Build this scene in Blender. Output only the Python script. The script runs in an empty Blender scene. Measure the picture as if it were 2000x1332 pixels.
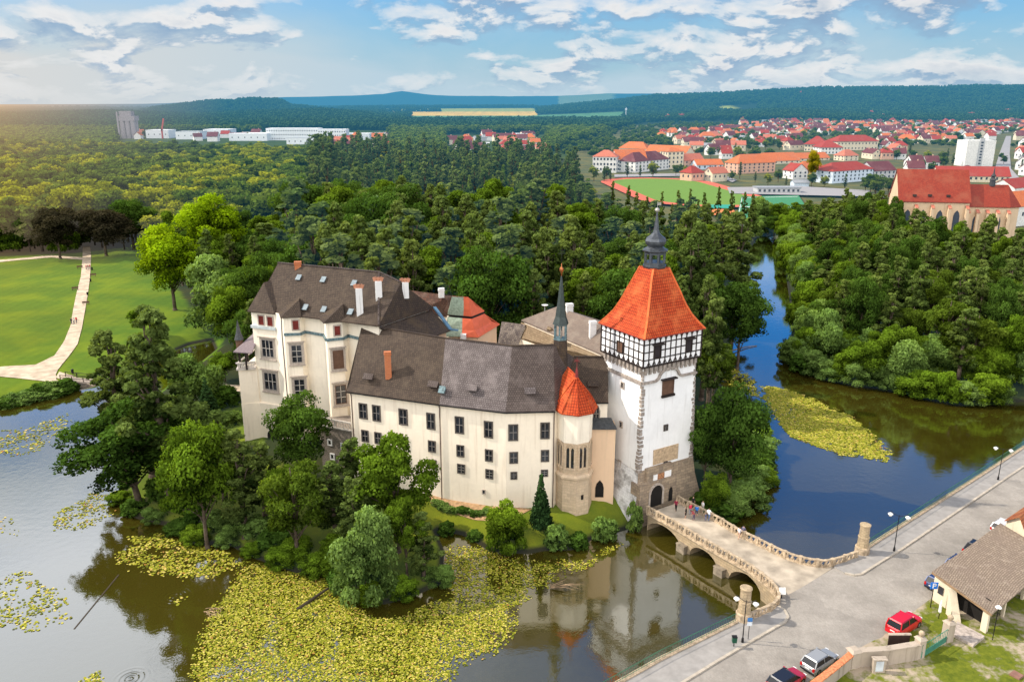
import bpy, math, random
import numpy as np
from mathutils import Vector, Matrix
random.seed(7); RNG = np.random.default_rng(7)
SC = bpy.context.scene; COL = SC.collection
rad = math.radians
# ---------------------------------------------------------------- survey: site measured by sighting from the drone's position
F = 1580.0; TH = rad(16.4); H = 55.0; sT, cT = math.sin(TH), math.cos(TH)
def ray(x, y): return (x-1000.0, F*cT-(y-666.0)*sT, -((y-666.0)*cT+F*sT))
def at(x, y, z=0.0):
    r = ray(x, y); t = (z-H)/r[2]; return Vector((r[0]*t, r[1]*t, z))
def zat(y, Y):
    r = ray(1000, y); return H+r[2]*Y/r[1]
def hgt(x, y, z, y1):
    g = at(x, y, z); return zat(y1, g.y)-z
def mpp(p): return (p[1]*cT-(p[2]-H)*sT)/F      # metres per picture unit at a place
SUN_EL, SUN_DIR = rad(39), Vector((-0.990, 0.13, 0)).normalized()

# ---------------------------------------------------------------- materials
def newmat(name):
    m = bpy.data.materials.new(name); m.use_nodes = True
    nt = m.node_tree; nt.nodes.clear(); return m, nt
def N(nt, typ, **kw):
    n = nt.nodes.new('ShaderNode'+typ)
    for k, v in kw.items():
        if hasattr(n, k): setattr(n, k, v)
        else: n.inputs[k.replace('_', ' ')].default_value = v
    return n
def link(nt, a, b): nt.links.new(a, b)
def c4(c): return (c[0], c[1], c[2], 1)
def mixc(nt, fac, a, b, mode='MIX'):
    n = nt.nodes.new('ShaderNodeMix'); n.data_type = 'RGBA'; n.blend_type = mode
    for s, v in ((0, fac), (6, a), (7, b)):
        if hasattr(v, 'links') or hasattr(v, 'is_linked'): nt.links.new(v, n.inputs[s])
        else: n.inputs[s].default_value = v if s == 0 else c4(v)
    return n.outputs[2]
def math_(nt, op, a, b=0.0, clamp=False):
    n = nt.nodes.new('ShaderNodeMath'); n.operation = op; n.use_clamp = clamp
    for i, v in enumerate((a, b)):
        if hasattr(v, 'is_linked'): nt.links.new(v, n.inputs[i])
        else: n.inputs[i].default_value = v
    return n.outputs[0]
def ramp(nt, f, *stops):
    n = nt.nodes.new('ShaderNodeValToRGB'); e = n.color_ramp.elements
    while len(e) < len(stops): e.new(0.5)
    for i, (p, c) in enumerate(stops):
        e[i].position = p; e[i].color = c4(c) if isinstance(c, (tuple, list)) else (c, c, c, 1)
    nt.links.new(f, n.inputs[0]); return n.outputs[0]
def noise(nt, scale, detail=3.0, rough=0.55, coord='Object', dist=0.0):
    tc = nt.nodes.new('ShaderNodeTexCoord') if coord != 'Pos' else nt.nodes.new('ShaderNodeNewGeometry')
    n = nt.nodes.new('ShaderNodeTexNoise'); n.inputs['Scale'].default_value = scale
    n.inputs['Detail'].default_value = detail; n.inputs['Roughness'].default_value = rough; n.inputs['Distortion'].default_value = dist
    nt.links.new(tc.outputs[coord if coord != 'Pos' else 'Position'], n.inputs['Vector']); return n.outputs[0]
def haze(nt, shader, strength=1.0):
    """painted haze: emission mixed into the surface colour by place in the world"""
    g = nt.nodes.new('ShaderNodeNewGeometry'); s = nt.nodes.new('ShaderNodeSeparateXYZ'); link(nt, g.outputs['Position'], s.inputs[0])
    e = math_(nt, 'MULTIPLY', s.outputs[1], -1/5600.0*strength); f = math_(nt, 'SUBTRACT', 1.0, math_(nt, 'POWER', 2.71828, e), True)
    # warm glow towards the low west, painted into the same emission
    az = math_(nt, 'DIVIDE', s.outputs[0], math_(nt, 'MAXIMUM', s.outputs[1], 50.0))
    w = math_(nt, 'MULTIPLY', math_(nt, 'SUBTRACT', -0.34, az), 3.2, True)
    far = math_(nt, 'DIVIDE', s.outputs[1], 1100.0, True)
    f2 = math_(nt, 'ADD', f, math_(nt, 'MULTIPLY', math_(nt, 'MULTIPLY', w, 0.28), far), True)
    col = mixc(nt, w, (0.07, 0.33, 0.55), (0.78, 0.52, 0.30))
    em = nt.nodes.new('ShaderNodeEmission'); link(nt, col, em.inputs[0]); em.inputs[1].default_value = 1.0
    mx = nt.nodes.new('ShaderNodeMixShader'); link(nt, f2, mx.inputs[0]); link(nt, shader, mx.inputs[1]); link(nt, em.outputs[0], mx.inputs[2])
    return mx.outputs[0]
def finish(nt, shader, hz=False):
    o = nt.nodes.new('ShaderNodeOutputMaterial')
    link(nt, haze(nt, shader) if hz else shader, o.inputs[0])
def bsdf(nt, col, rough=0.8, metal=0.0, spec=0.3, bump=None, bstr=0.3, bdist=0.05):
    b = nt.nodes.new('ShaderNodeBsdfPrincipled')
    if hasattr(col, 'is_linked'): link(nt, col, b.inputs['Base Color'])
    else: b.inputs['Base Color'].default_value = c4(col)
    if hasattr(rough, 'is_linked'): link(nt, rough, b.inputs['Roughness'])
    else: b.inputs['Roughness'].default_value = rough
    b.inputs['Metallic'].default_value = metal; b.inputs['Specular IOR Level'].default_value = spec
    if bump is not None:
        n = nt.nodes.new('ShaderNodeBump'); n.inputs['Strength'].default_value = bstr; n.inputs['Distance'].default_value = bdist
        link(nt, bump, n.inputs['Height']); link(nt, n.outputs[0], b.inputs['Normal'])
    return b.outputs[0]
MATS = {}
def plain(name, col, rough=0.7, metal=0.0, spec=0.3, var=0.15, scale=1.5, hz=False):
    if name in MATS: return MATS[name]
    m, nt = newmat(name); f = noise(nt, scale, 4)
    d = tuple(c*(1-var*1.6) for c in col); l = tuple(min(1, c*(1+var)) for c in col)
    c = ramp(nt, f, (0.3, d), (0.7, l))
    finish(nt, bsdf(nt, c, rough, metal, spec), hz); MATS[name] = m; return m
def plaster(name, col, dirt=(0.35, 0.28, 0.2), amt=0.35, hz=False):
    if name in MATS: return MATS[name]
    m, nt = newmat(name)
    a = noise(nt, 0.35, 6, 0.65); b = noise(nt, 2.4, 5, 0.6)
    # streaks run down the wall
    tc = nt.nodes.new('ShaderNodeTexCoord'); mp = nt.nodes.new('ShaderNodeMapping'); mp.inputs['Scale'].default_value = (1.6, 1.6, 0.12)
    link(nt, tc.outputs['Object'], mp.inputs[0]); st = nt.nodes.new('ShaderNodeTexNoise'); st.inputs['Scale'].default_value = 1.3; st.inputs['Detail'].default_value = 5
    link(nt, mp.outputs[0], st.inputs['Vector'])
    c = mixc(nt, math_(nt, 'MULTIPLY', ramp(nt, a, (0.42, 0.0), (0.75, 1.0)), amt), col, tuple(x*0.8 for x in col))
    c = mixc(nt, math_(nt, 'MULTIPLY', ramp(nt, st.outputs[0], (0.55, 0.0), (0.8, 1.0)), amt*0.9), c, dirt)
    c = mixc(nt, math_(nt, 'MULTIPLY', ramp(nt, b, (0.4, 0.0), (0.8, 1.0)), 0.12), c, tuple(x*0.6 for x in col))
    finish(nt, bsdf(nt, c, 0.9, spec=0.1, bump=b, bstr=0.25, bdist=0.03), hz); MATS[name] = m; return m
def bricky(name, c1, c2, mortar, bw, bh, rough=0.85, patch=None, pamt=0.5, msize=0.02, hz=False, pscale=0.5, bstr=0.5, offset=0.5, patch2=None):
    """coursed material in metres, laid out along each face"""
    if name in MATS: return MATS[name]
    m, nt = newmat(name); uv = nt.nodes.new('ShaderNodeUVMap'); uv.uv_map = 'UVMap'
    b = nt.nodes.new('ShaderNodeTexBrick'); link(nt, uv.outputs[0], b.inputs[0])
    for k, v in (('Color1', c4(c1)), ('Color2', c4(c2)), ('Mortar', c4(mortar)), ('Scale', 1.0), ('Mortar Size', msize), ('Brick Width', bw), ('Row Height', bh), ('Mortar Smooth', 0.3)):
        b.inputs[k].default_value = v
    b.offset = offset
    col = b.outputs[0]; n = noise(nt, 3.0, 5, 0.7)
    col = mixc(nt, math_(nt, 'MULTIPLY', ramp(nt, n, (0.35, 0.0), (0.75, 1.0)), 0.4), col, tuple(x*0.55 for x in c1))
    if patch:
        n2 = noise(nt, pscale, 6, 0.65)
        col = mixc(nt, math_(nt, 'MULTIPLY', ramp(nt, n2, (0.48, 0.0), (0.68, 1.0)), pamt), col, patch)
    if patch2:
        n3 = noise(nt, pscale*2.3, 6, 0.7, dist=0.6)
        col = mixc(nt, math_(nt, 'MULTIPLY', ramp(nt, n3, (0.56, 0.0), (0.7, 1.0)), pamt), col, patch2)
    finish(nt, bsdf(nt, col, rough, spec=0.15, bump=b.outputs[1], bstr=-bstr, bdist=0.05), hz); MATS[name] = m; return m
def glass(name='window_glass', col=(0.02, 0.022, 0.028)):
    if name in MATS: return MATS[name]
    m, nt = newmat(name); c = ramp(nt, noise(nt, 1.2, 3), (0.35, tuple(x*0.5 for x in col)), (0.7, tuple(x*1.9 for x in col)))
    finish(nt, bsdf(nt, c, 0.12, spec=0.6)); MATS[name] = m; return m
def leafmat(name, dark, light, trans=0.35, hz=False, ovar=0.5):
    if name in MATS: return MATS[name]
    m, nt = newmat(name); at_ = nt.nodes.new('ShaderNodeAttribute'); at_.attribute_name = 'shade'
    oi = nt.nodes.new('ShaderNodeObjectInfo')
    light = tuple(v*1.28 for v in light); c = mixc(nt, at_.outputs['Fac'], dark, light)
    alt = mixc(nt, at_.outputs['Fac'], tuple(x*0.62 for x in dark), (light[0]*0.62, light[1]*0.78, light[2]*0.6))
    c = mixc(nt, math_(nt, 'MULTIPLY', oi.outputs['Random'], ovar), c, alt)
    # broad noise by place: lighter, warmer sprays among the dark
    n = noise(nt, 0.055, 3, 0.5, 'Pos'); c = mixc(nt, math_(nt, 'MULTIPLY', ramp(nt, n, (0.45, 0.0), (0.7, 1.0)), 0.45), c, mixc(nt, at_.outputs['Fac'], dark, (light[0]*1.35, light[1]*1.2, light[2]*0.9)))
    d = nt.nodes.new('ShaderNodeBsdfDiffuse'); t = nt.nodes.new('ShaderNodeBsdfTranslucent'); link(nt, c, d.inputs[0])
    link(nt, mixc(nt, 1.0, c, (1.25, 1.2, 0.45), 'MULTIPLY'), t.inputs[0])
    mx = nt.nodes.new('ShaderNodeMixShader'); mx.inputs[0].default_value = trans; link(nt, d.outputs[0], mx.inputs[1]); link(nt, t.outputs[0], mx.inputs[2])
    finish(nt, mx.outputs[0], hz); MATS[name] = m; return m

# ---------------------------------------------------------------- mesh building
class MB:
    def __init__(s): s.v = []; s.f = []; s.m = []
    def add(s, vs, fs, mi=0):
        o = len(s.v); s.v += [tuple(p) for p in vs]; s.f += [tuple(i+o for i in f) for f in fs]; s.m += [mi]*len(fs); return s
    def box(s, c, sz, M=None, mi=0, rz=0.0, taper=1.0):
        x, y, z = (k/2 for k in sz); R = Matrix.Rotation(rz, 3, 'Z'); c = Vector(c)
        vs = [Vector((a*x*(taper if k > 0 else 1), b*y*(taper if k > 0 else 1), k*z)) for k in (-1, 1) for a, b in ((-1, -1), (1, -1), (1, 1), (-1, 1))]
        vs = [(M @ p if M else R @ p)+c for p in vs]
        return s.add(vs, [(3, 2, 1, 0), (4, 5, 6, 7), (0, 1, 5, 4), (1, 2, 6, 5), (2, 3, 7, 6), (3, 0, 4, 7)], mi)
    def bar(s, a, b, w, h=None, mi=0, up=(0, 0, 1)):
        a, b = Vector(a), Vector(b); d = (b-a); L = d.length
        if L < 1e-6: return s
        d /= L; u = Vector(up); x = d.cross(u)
        if x.length < 1e-3: x = d.cross(Vector((1, 0, 0)))
        x.normalize(); y = x.cross(d); h = h or w
        M = Matrix((x, d, y)).transposed(); return s.box((a+b)/2, (w, L, h), M, mi)
    def prism(s, pts, z0, z1, mi=0, cap=True, bot=True):
        n = len(pts); ar = sum(pts[i][0]*pts[(i+1) % n][1]-pts[(i+1) % n][0]*pts[i][1] for i in range(n))
        if ar < 0: pts = pts[::-1]
        b = [(p[0], p[1], z0) for p in pts]; t = [(p[0], p[1], z1) for p in pts]
        fs = [(i, (i+1) % n, n+(i+1) % n, n+i) for i in range(n)]
        if cap: fs.append(tuple(range(n, 2*n)))
        if bot: fs.append(tuple(range(n-1, -1, -1)))
        return s.add(b+t, fs, mi)
    def slab(s, pts, th=0.18, mi=0):
        P = [Vector(p) for p in pts]; n = Vector((0, 0, 0))
        for i in range(len(P)):
            a, b = P[i], P[(i+1) % len(P)]; n += Vector(((a.y-b.y)*(a.z+b.z), (a.z-b.z)*(a.x+b.x), (a.x-b.x)*(a.y+b.y)))
        if n.z < 0: P = P[::-1]
        k = len(P); lo = [p-Vector((0, 0, th)) for p in P]
        return s.add(P+lo, [tuple(range(k)), tuple(range(2*k-1, k-1, -1))]+[(i, i+k, (i+1) % k+k, (i+1) % k) for i in range(k)], mi)
    def lathe(s, c, prof, n=12, mi=0, rot=0.0, sq=None):
        c = Vector(c); vs = []
        for r, z in prof:
            for i in range(n):
                a = rot+2*math.pi*i/n; vs.append(c+Vector((r*math.cos(a), r*math.sin(a), z)))
        fs = []
        for j in range(len(prof)-1):
            for i in range(n): fs.append((j*n+i, j*n+(i+1) % n, (j+1)*n+(i+1) % n, (j+1)*n+i))
        fs.append(tuple(range(n-1, -1, -1))); k = (len(prof)-1)*n; fs.append(tuple(range(k, k+n)))
        return s.add(vs, fs, mi)
    def tube(s, pts, r, n=6, mi=0, r1=None):
        P = [Vector(p) for p in pts]; vs = []; k = len(P)
        for i, p in enumerate(P):
            d = (P[min(i+1, k-1)]-P[max(i-1, 0)]).normalized(); x = d.cross(Vector((0.13, 0.21, 1)) if abs(d.z) < 0.9 else Vector((1, 0, 0))).normalized(); y = d.cross(x)
            rr = r if r1 is None else r+(r1-r)*i/(k-1)
            vs += [p+x*rr*math.cos(2*math.pi*j/n)+y*rr*math.sin(2*math.pi*j/n) for j in range(n)]
        fs = [(i*n+j, i*n+(j+1) % n, (i+1)*n+(j+1) % n, (i+1)*n+j) for i in range(k-1) for j in range(n)]
        fs += [tuple(range(n-1, -1, -1)), tuple(range((k-1)*n, k*n))]
        return s.add(vs, fs, mi)
    def build(s, name, mats, parent=None, smooth=False, loc=None, world=True):
        me = bpy.data.meshes.new(name); vs = s.v
        if loc is not None: l = Vector(loc); vs = [tuple(Vector(p)-l) for p in vs]
        me.from_pydata(vs, [], s.f); mats = mats if isinstance(mats, (list, tuple)) else [mats]
        for m in mats: me.materials.append(m)
        me.polygons.foreach_set('material_index', s.m)
        if smooth: me.polygons.foreach_set('use_smooth', [True]*len(s.f))
        uvm(me); me.update()
        o = bpy.data.objects.new(name, me); COL.objects.link(o)
        if loc is not None: o.location = loc
        if parent is not None:
            o.parent = parent
            if world:
                q = parent; w_ = Vector((0, 0, 0))
                while q is not None: w_ += q.location; q = q.parent
                o.location = o.location-w_
        return o
def uvm(me):
    nl = len(me.loops)
    if not nl: return
    uv = me.uv_layers.new(name='UVMap'); co = np.empty(len(me.vertices)*3); me.vertices.foreach_get('co', co); co = co.reshape(-1, 3)
    vi = np.empty(nl, int); me.loops.foreach_get('vertex_index', vi); tot = np.empty(len(me.polygons), int); me.polygons.foreach_get('loop_total', tot)
    nr = np.empty(len(me.polygons)*3); me.polygons.foreach_get('normal', nr); nr = np.repeat(nr.reshape(-1, 3), tot, axis=0)
    t = np.stack([-nr[:, 1], nr[:, 0], np.zeros(nl)], 1); ln = np.linalg.norm(t, axis=1); flat = ln < 1e-3; t[flat] = (1, 0, 0); ln[flat] = 1; t /= ln[:, None]
    w = np.cross(nr, t); p = co[vi]; out = np.stack([(p*t).sum(1), (p*w).sum(1)], 1).ravel(); uv.data.foreach_set('uv', out)
def tag(o, label=None, cat=None, group=None, kind=None):
    if label: o['label'] = label
    if cat: o['category'] = cat
    if group: o['group'] = group
    if kind: o['kind'] = kind
    return o
def empty(name, loc, label, cat, group=None, rz=0.0):
    o = bpy.data.objects.new(name, None); COL.objects.link(o); o.location = loc; o.rotation_euler = (0, 0, rz); o.empty_display_size = 0.5
    return tag(o, label, cat, group)
def struct(o): o['kind'] = 'structure'; return o
def copy_tree(o, parent=None):
    c = o.copy(); COL.objects.link(c); c.parent = parent
    for ch in list(o.children): copy_tree(ch, c)
    return c
def npmesh(name, V, Fq, mats, attrs=None, smooth=False, k=4):
    me = bpy.data.meshes.new(name); n = len(Fq)
    me.vertices.add(len(V)); me.vertices.foreach_set('co', np.asarray(V, np.float32).ravel())
    me.loops.add(n*k); me.loops.foreach_set('vertex_index', np.asarray(Fq, np.int32).ravel())
    me.polygons.add(n); me.polygons.foreach_set('loop_start', np.arange(0, n*k, k, dtype=np.int32)); me.polygons.foreach_set('loop_total', np.full(n, k, np.int32))
    if smooth: me.polygons.foreach_set('use_smooth', np.ones(n, bool))
    for m in (mats if isinstance(mats, (list, tuple)) else [mats]): me.materials.append(m)
    for nm, (typ, dom, arr) in (attrs or {}).items():
        a = me.attributes.new(nm, typ, dom); a.data.foreach_set('color' if 'COLOR' in typ else 'value', np.asarray(arr, np.float32).ravel())
    me.update(calc_edges=True); me.validate(); return me

# ---------------------------------------------------------------- camera, light, sky
cam = bpy.data.cameras.new('camera'); co = bpy.data.objects.new('camera', cam); COL.objects.link(co); SC.camera = co
cam.sensor_width = 36; cam.lens = F/2000*36; cam.clip_start = 0.5; cam.clip_end = 60000
co.location = (0, 0, H); co.rotation_euler = (math.pi/2-TH, 0, 0)
sun = bpy.data.lights.new('sun', 'SUN'); so = bpy.data.objects.new('sun', sun); COL.objects.link(so)
sun.energy = 5.0; sun.angle = rad(0.6); sun.color = (1.0, 0.90, 0.76)
sd = Vector((SUN_DIR.x*math.cos(SUN_EL), SUN_DIR.y*math.cos(SUN_EL), math.sin(SUN_EL))); so.rotation_euler = sd.to_track_quat('Z', 'Y').to_euler(); so.location = (0, 0, 200)
W = bpy.data.worlds.new('World'); SC.world = W; W.use_nodes = True; nt = W.node_tree; nt.nodes.clear()
sky = nt.nodes.new('ShaderNodeTexSky'); sky.sky_type = 'NISHITA'; sky.sun_disc = False; sky.sun_elevation = SUN_EL; sky.sun_rotation = math.atan2(SUN_DIR.x, SUN_DIR.y); sky.air_density = 1.3; sky.dust_density = 0.7; sky.ozone_density = 2.0
tc = nt.nodes.new('ShaderNodeTexCoord'); sp = nt.nodes.new('ShaderNodeSeparateXYZ'); link(nt, tc.outputs['Generated'], sp.inputs[0])
X_, Y_, Z_ = sp.outputs
zz = math_(nt, 'ADD', math_(nt, 'MAXIMUM', Z_, 0.0), 0.36)
def cloudn(dz, scale, det, seed):
    q = math_(nt, 'ADD', zz, dz); cb = nt.nodes.new('ShaderNodeCombineXYZ'); link(nt, math_(nt, 'DIVIDE', X_, q), cb.inputs[0]); link(nt, math_(nt, 'DIVIDE', Y_, q), cb.inputs[1]); cb.inputs[2].default_value = seed
    n = nt.nodes.new('ShaderNodeTexNoise'); n.inputs['Scale'].default_value = scale; n.inputs['Detail'].default_value = det; n.inputs['Roughness'].default_value = 0.56; n.inputs['Distortion'].default_value = 0.25
    link(nt, cb.outputs[0], n.inputs['Vector']); return n.outputs[0]
n1 = cloudn(0.0, 4.6, 10, 3.1); n2 = cloudn(0.010, 4.6, 10, 3.1); nb = cloudn(0.0, 1.5, 4, 9.0)
dens = math_(nt, 'ADD', n1, math_(nt, 'MULTIPLY', math_(nt, 'SUBTRACT', nb, 0.5), 0.65))
mask = ramp(nt, dens, (0.45, 0.0), (0.52, 0.55), (0.62, 1.0))
westc = math_(nt, 'MULTIPLY', 1.0, math_(nt, 'MULTIPLY', math_(nt, 'MULTIPLY', ramp(nt, Z_, (0.34, 0.0), (0.46, 1.0)), math_(nt, 'MULTIPLY', math_(nt, 'SUBTRACT', 0.0, X_), 3.0, True)), ramp(nt, cloudn(0.0, 1.3, 4, 40.0), (0.38, 0.0), (0.52, 1.0))), True); westc = math_(nt, 'MULTIPLY', westc, math_(nt, 'SUBTRACT', 1.0, ramp(nt, Z_, (0.62, 0.0), (0.75, 1.0))), True)
hood = math_(nt, 'ADD', ramp(nt, Z_, (0.60, 0.0), (0.80, 0.9)), westc, True); back = math_(nt, 'MULTIPLY', math_(nt, 'SUBTRACT', -0.05, Y_), 3.0, True)  # unseen bright cloud overhead and behind the camera, added to fill the facades
over = math_(nt, 'MAXIMUM', hood, math_(nt, 'MULTIPLY', back, 0.9)); 
clear = math_(nt, 'MULTIPLY', math_(nt, 'MULTIPLY', math_(nt, 'ADD', X_, 0.12), 5.0, True), ramp(nt, Z_, (0.15, 0.0), (0.25, 1.0)))   # a clear stretch of sky in the east
mask = math_(nt, 'MULTIPLY', mask, math_(nt, 'SUBTRACT', 1.0, math_(nt, 'MULTIPLY', clear, 0.75))); mask = math_(nt, 'MAXIMUM', mask, over)
lit = ramp(nt, math_(nt, 'ADD', math_(nt, 'MULTIPLY', math_(nt, 'SUBTRACT', n1, n2), 5.5), 0.5), (0.32, 0.0), (0.62, 1.0))
ccol = mixc(nt, lit, (0.30, 0.46, 0.66), (0.93, 0.93, 0.93))
thick = ramp(nt, dens, (0.6, 0.0), (0.78, 1.0)); ccol = mixc(nt, math_(nt, 'MULTIPLY', thick, 0.55), ccol, (0.27, 0.42, 0.60))
wst = math_(nt, 'MULTIPLY', math_(nt, 'SUBTRACT', -0.15, X_), 1.7, True)
ccol = mixc(nt, over, ccol, mixc(nt, back, (0.92, 0.94, 1.0), (1.0, 0.96, 0.91)))
# thin high veil and pale band near the horizon
veil = math_(nt, 'ADD', math_(nt, 'MULTIPLY', ramp(nt, cloudn(0.0, 0.9, 6, 22.0), (0.4, 0.0), (0.7, 1.0)), 0.5), ramp(nt, Z_, (0.0, 0.9), (0.08, 0.55), (0.16, 0.15), (0.3, 0.0)), True)
veil = math_(nt, 'ADD', math_(nt, 'MULTIPLY', veil, math_(nt, 'SUBTRACT', 1.0, math_(nt, 'MULTIPLY', clear, 0.8))), math_(nt, 'MULTIPLY', math_(nt, 'SUBTRACT', -0.15, X_), 0.35, True), True)
veilcol = mixc(nt, wst, (0.58, 0.76, 0.88), (0.95, 0.86, 0.78))
skyc = mixc(nt, 1.0, sky.outputs[0], (0.05, 0.66, 1.38), 'MULTIPLY')
b1 = nt.nodes.new('ShaderNodeBackground'); link(nt, skyc, b1.inputs[0]); b1.inputs[1].default_value = 0.12
b2 = nt.nodes.new('ShaderNodeBackground'); link(nt, veilcol, b2.inputs[0]); b2.inputs[1].default_value = 0.85
b3 = nt.nodes.new('ShaderNodeBackground'); link(nt, ccol, b3.inputs[0]); link(nt, math_(nt, 'ADD', 0.92, math_(nt, 'ADD', math_(nt, 'SUBTRACT', math_(nt, 'MULTIPLY', westc, 1.5), math_(nt, 'MULTIPLY', over, 0.32)), math_(nt, 'MULTIPLY', back, 1.75))), b3.inputs[1])
m1 = nt.nodes.new('ShaderNodeMixShader'); link(nt, veil, m1.inputs[0]); link(nt, b1.outputs[0], m1.inputs[1]); link(nt, b2.outputs[0], m1.inputs[2])
m2 = nt.nodes.new('ShaderNodeMixShader'); link(nt, math_(nt, 'MULTIPLY', mask, ramp(nt, Z_, (0.0, 0.15), (0.035, 0.9), (0.06, 1.0))), m2.inputs[0]); link(nt, m1.outputs[0], m2.inputs[1]); link(nt, b3.outputs[0], m2.inputs[2])
wo = nt.nodes.new('ShaderNodeOutputWorld'); link(nt, m2.outputs[0], wo.inputs[0])
SC.view_settings.view_transform = 'Standard'; SC.view_settings.look = 'None'; SC.view_settings.exposure = 0
SC.cycles.max_bounces = 5; SC.cycles.diffuse_bounces = 3; SC.cycles.transparent_max_bounces = 6; SC.cycles.caustics_reflective = False; SC.cycles.caustics_refractive = False
# ---------------------------------------------------------------- terrain
ZS, ZD = 2.55, 2.50
def G2(l, z=0.0): return [tuple(at(x, y, z)[:2]) for x, y in l]
west_bank = [(-400, 880), (-150, 835), (0, 795), (60, 783), (128, 768), (152, 757), (190, 752), (260, 728), (330, 690), (372, 672), (412, 664)]
isle_west = [(420, 684), (385, 712), (330, 752), (268, 800), (240, 850), (238, 905), (250, 940), (236, 975), (262, 1012), (335, 1030), (365, 1062), (450, 1066), (500, 1092), (575, 1118), (650, 1125), (690, 1170), (745, 1182), (800, 1168), (865, 1140), (868, 1075), (852, 1036), (905, 1046), (960, 1078), (1030, 1082), (1070, 1075), (1120, 1075), (1160, 1052), (1228, 1034), (1240, 1024)]
isle_east = [(1300, 1012), (1366, 996), (1400, 1010), (1455, 985), (1476, 935), (1472, 850), (1455, 800), (1405, 760), (1422, 700), (1428, 655), (1445, 600), (1462, 540), (1462, 492), (1486, 455)]
east_bank = [(1505, 455), (1530, 495), (1538, 560), (1547, 620), (1545, 672), (1548, 710), (1595, 737), (1665, 752), (1760, 765), (1820, 782), (1880, 792), (2000, 785), (2300, 800)]
railL = [at(1120, 1385, ZS), at(1288, 1290, ZS), at(1438, 1214.6, ZS)]
railR = [at(1693, 1070, ZS), at(1913, 930, ZS), at(2000, 873, ZS), at(2150, 780, ZS)]
WATER = G2(west_bank)+G2(isle_west)+G2(isle_east)+G2(east_bank)
a0 = Vector(railR[-1][:2]); WATER += [(130, 150), (a0.x, a0.y)]+[tuple(p[:2]) for p in railR[::-1][1:]]+[tuple(at(1611, 1105, ZS)[:2]), tuple(at(1530, 1092, ZS)[:2]), tuple(at(1500, 1180, ZS)[:2])]+[tuple(p[:2]) for p in railL[::-1]]+[(2, 52), (0, 20), (-160, 20)]
WP = np.array(WATER)
def sdist(x, y, P):
    """signed distance, positive outside the polygon"""
    d = np.full(x.shape, 1e9); ins = np.zeros(x.shape, bool); n = len(P)
    for i in range(n):
        ax, ay = P[i]; bx, by = P[(i+1) % n]; vx, vy = bx-ax, by-ay; L = vx*vx+vy*vy+1e-9
        t = np.clip(((x-ax)*vx+(y-ay)*vy)/L, 0, 1); d = np.minimum(d, np.hypot(x-ax-t*vx, y-ay-t*vy))
        cnd = ((ay > y) != (by > y)) & (x < (bx-ax)*(y-ay)/(by-ay+1e-12)+ax); ins ^= cnd
    return np.where(ins, -d, d)
def nz(x, y, s, seed=0):
    r = np.random.default_rng(seed); o = 0
    for k in range(5):
        a = r.uniform(0, 6.28, 2); f = s*1.9**k; o = o+np.sin((x*math.cos(a[0])+y*math.sin(a[0]))*f+a[1]*3)*np.cos((x*math.sin(a[0]*1.7)-y*math.cos(a[0]*1.7))*f*0.83+a[1])/1.5**k
    return o/2.2
K = 0.000582
RIDGES = [(11500, 1500, [(-900, 204), (0, 204), (300, 203), (550, 190), (640, 188), (700, 187), (750, 184), (770, 180), (785, 178), (800, 180), (830, 184), (880, 187), (1000, 188), (1100, 187), (1180, 183), (1300, 183), (1400, 186), (2900, 186)]),
          (6800, 700, [(-900, 207), (0, 205), (60, 206), (150, 203), (220, 206), (330, 207), (420, 230), (3000, 230)]),
          (3800, 520, [(200, 240), (262, 218), (300, 209), (400, 197), (500, 191), (545, 193), (570, 205), (620, 208), (700, 230)]),
          (5300, 1300, [(500, 215), (600, 209), (760, 207), (1040, 206), (1100, 215), (1400, 230)]),
          (4300, 900, [(960, 222), (1060, 209), (1200, 195), (1280, 185), (1400, 181), (1480, 177), (1600, 171), (1700, 172), (1850, 169), (2000, 166), (2900, 160)]),
          (2700, 420, [(-900, 215), (0, 222), (200, 216), (380, 222), (500, 216), (640, 213), (720, 220), (800, 238), (1100, 238), (1240, 226), (1400, 216), (1560, 212), (1700, 222), (2000, 225), (2900, 222)])]
def level(x, y):
    l = 1.5+1.5*np.exp(-(((x-0)/34)**2+((y-112)/16)**2)**2)+2.4*np.exp(-(((x+33)/14)**2+((y-124)/11)**2)**2)
    l = np.where((x > 18) & (y < 118+(x-40)*0.8) & (y < x*1.1+55) & (x > y*0.3-2), 2.2, l)
    l = l+np.clip((y-380)/500, 0, 1)*2.0
    return l
def terr(x, y):
    x = np.asarray(x, float); y = np.asarray(y, float)
    near = (np.abs(x) < 200) & (y < 400); d = np.full(x.shape, 50.0)
    if near.any(): d[near] = sdist(x[near], y[near], WP)
    z = np.where(d > 0, np.minimum(d*0.55+0.02, level(x, y)+0.12*nz(x, y, 0.25)), np.maximum(d*0.7, -2.0))
    yy = np.maximum(y, 60); px = 1000+1647*x/yy; hh = np.zeros(x.shape)
    for D, s, pts in RIDGES:
        ys = np.interp(px, [p[0] for p in pts], [p[1] for p in pts]); h = 55+(200-ys)*K*D-(17 if D < 9000 else 0)
        hh = np.maximum(hh, np.maximum(h, 0)*np.exp(-((y-D)/s)**2))
    far = y > 1500
    z = z+np.where(far, hh*(1+0.05*nz(x, y, 0.004, 5)), 0)
    return z
def tz(p): return float(terr(np.array([p[0]]), np.array([p[1]]))[0])
def axis(lo, hi, step, glo, ghi, r):
    c = list(np.arange(lo, hi, step)); s = step; v = hi
    while v < ghi: c.append(v); s *= r; v += s
    s = step; v = lo-step
    while v > glo: c.insert(0, v); s *= r; v -= s
    return np.array(c)
gx = axis(-130, 130, 1.1, -16000, 16000, 1.06); gy = axis(24, 330, 1.1, 0, 26000, 1.025)
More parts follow.
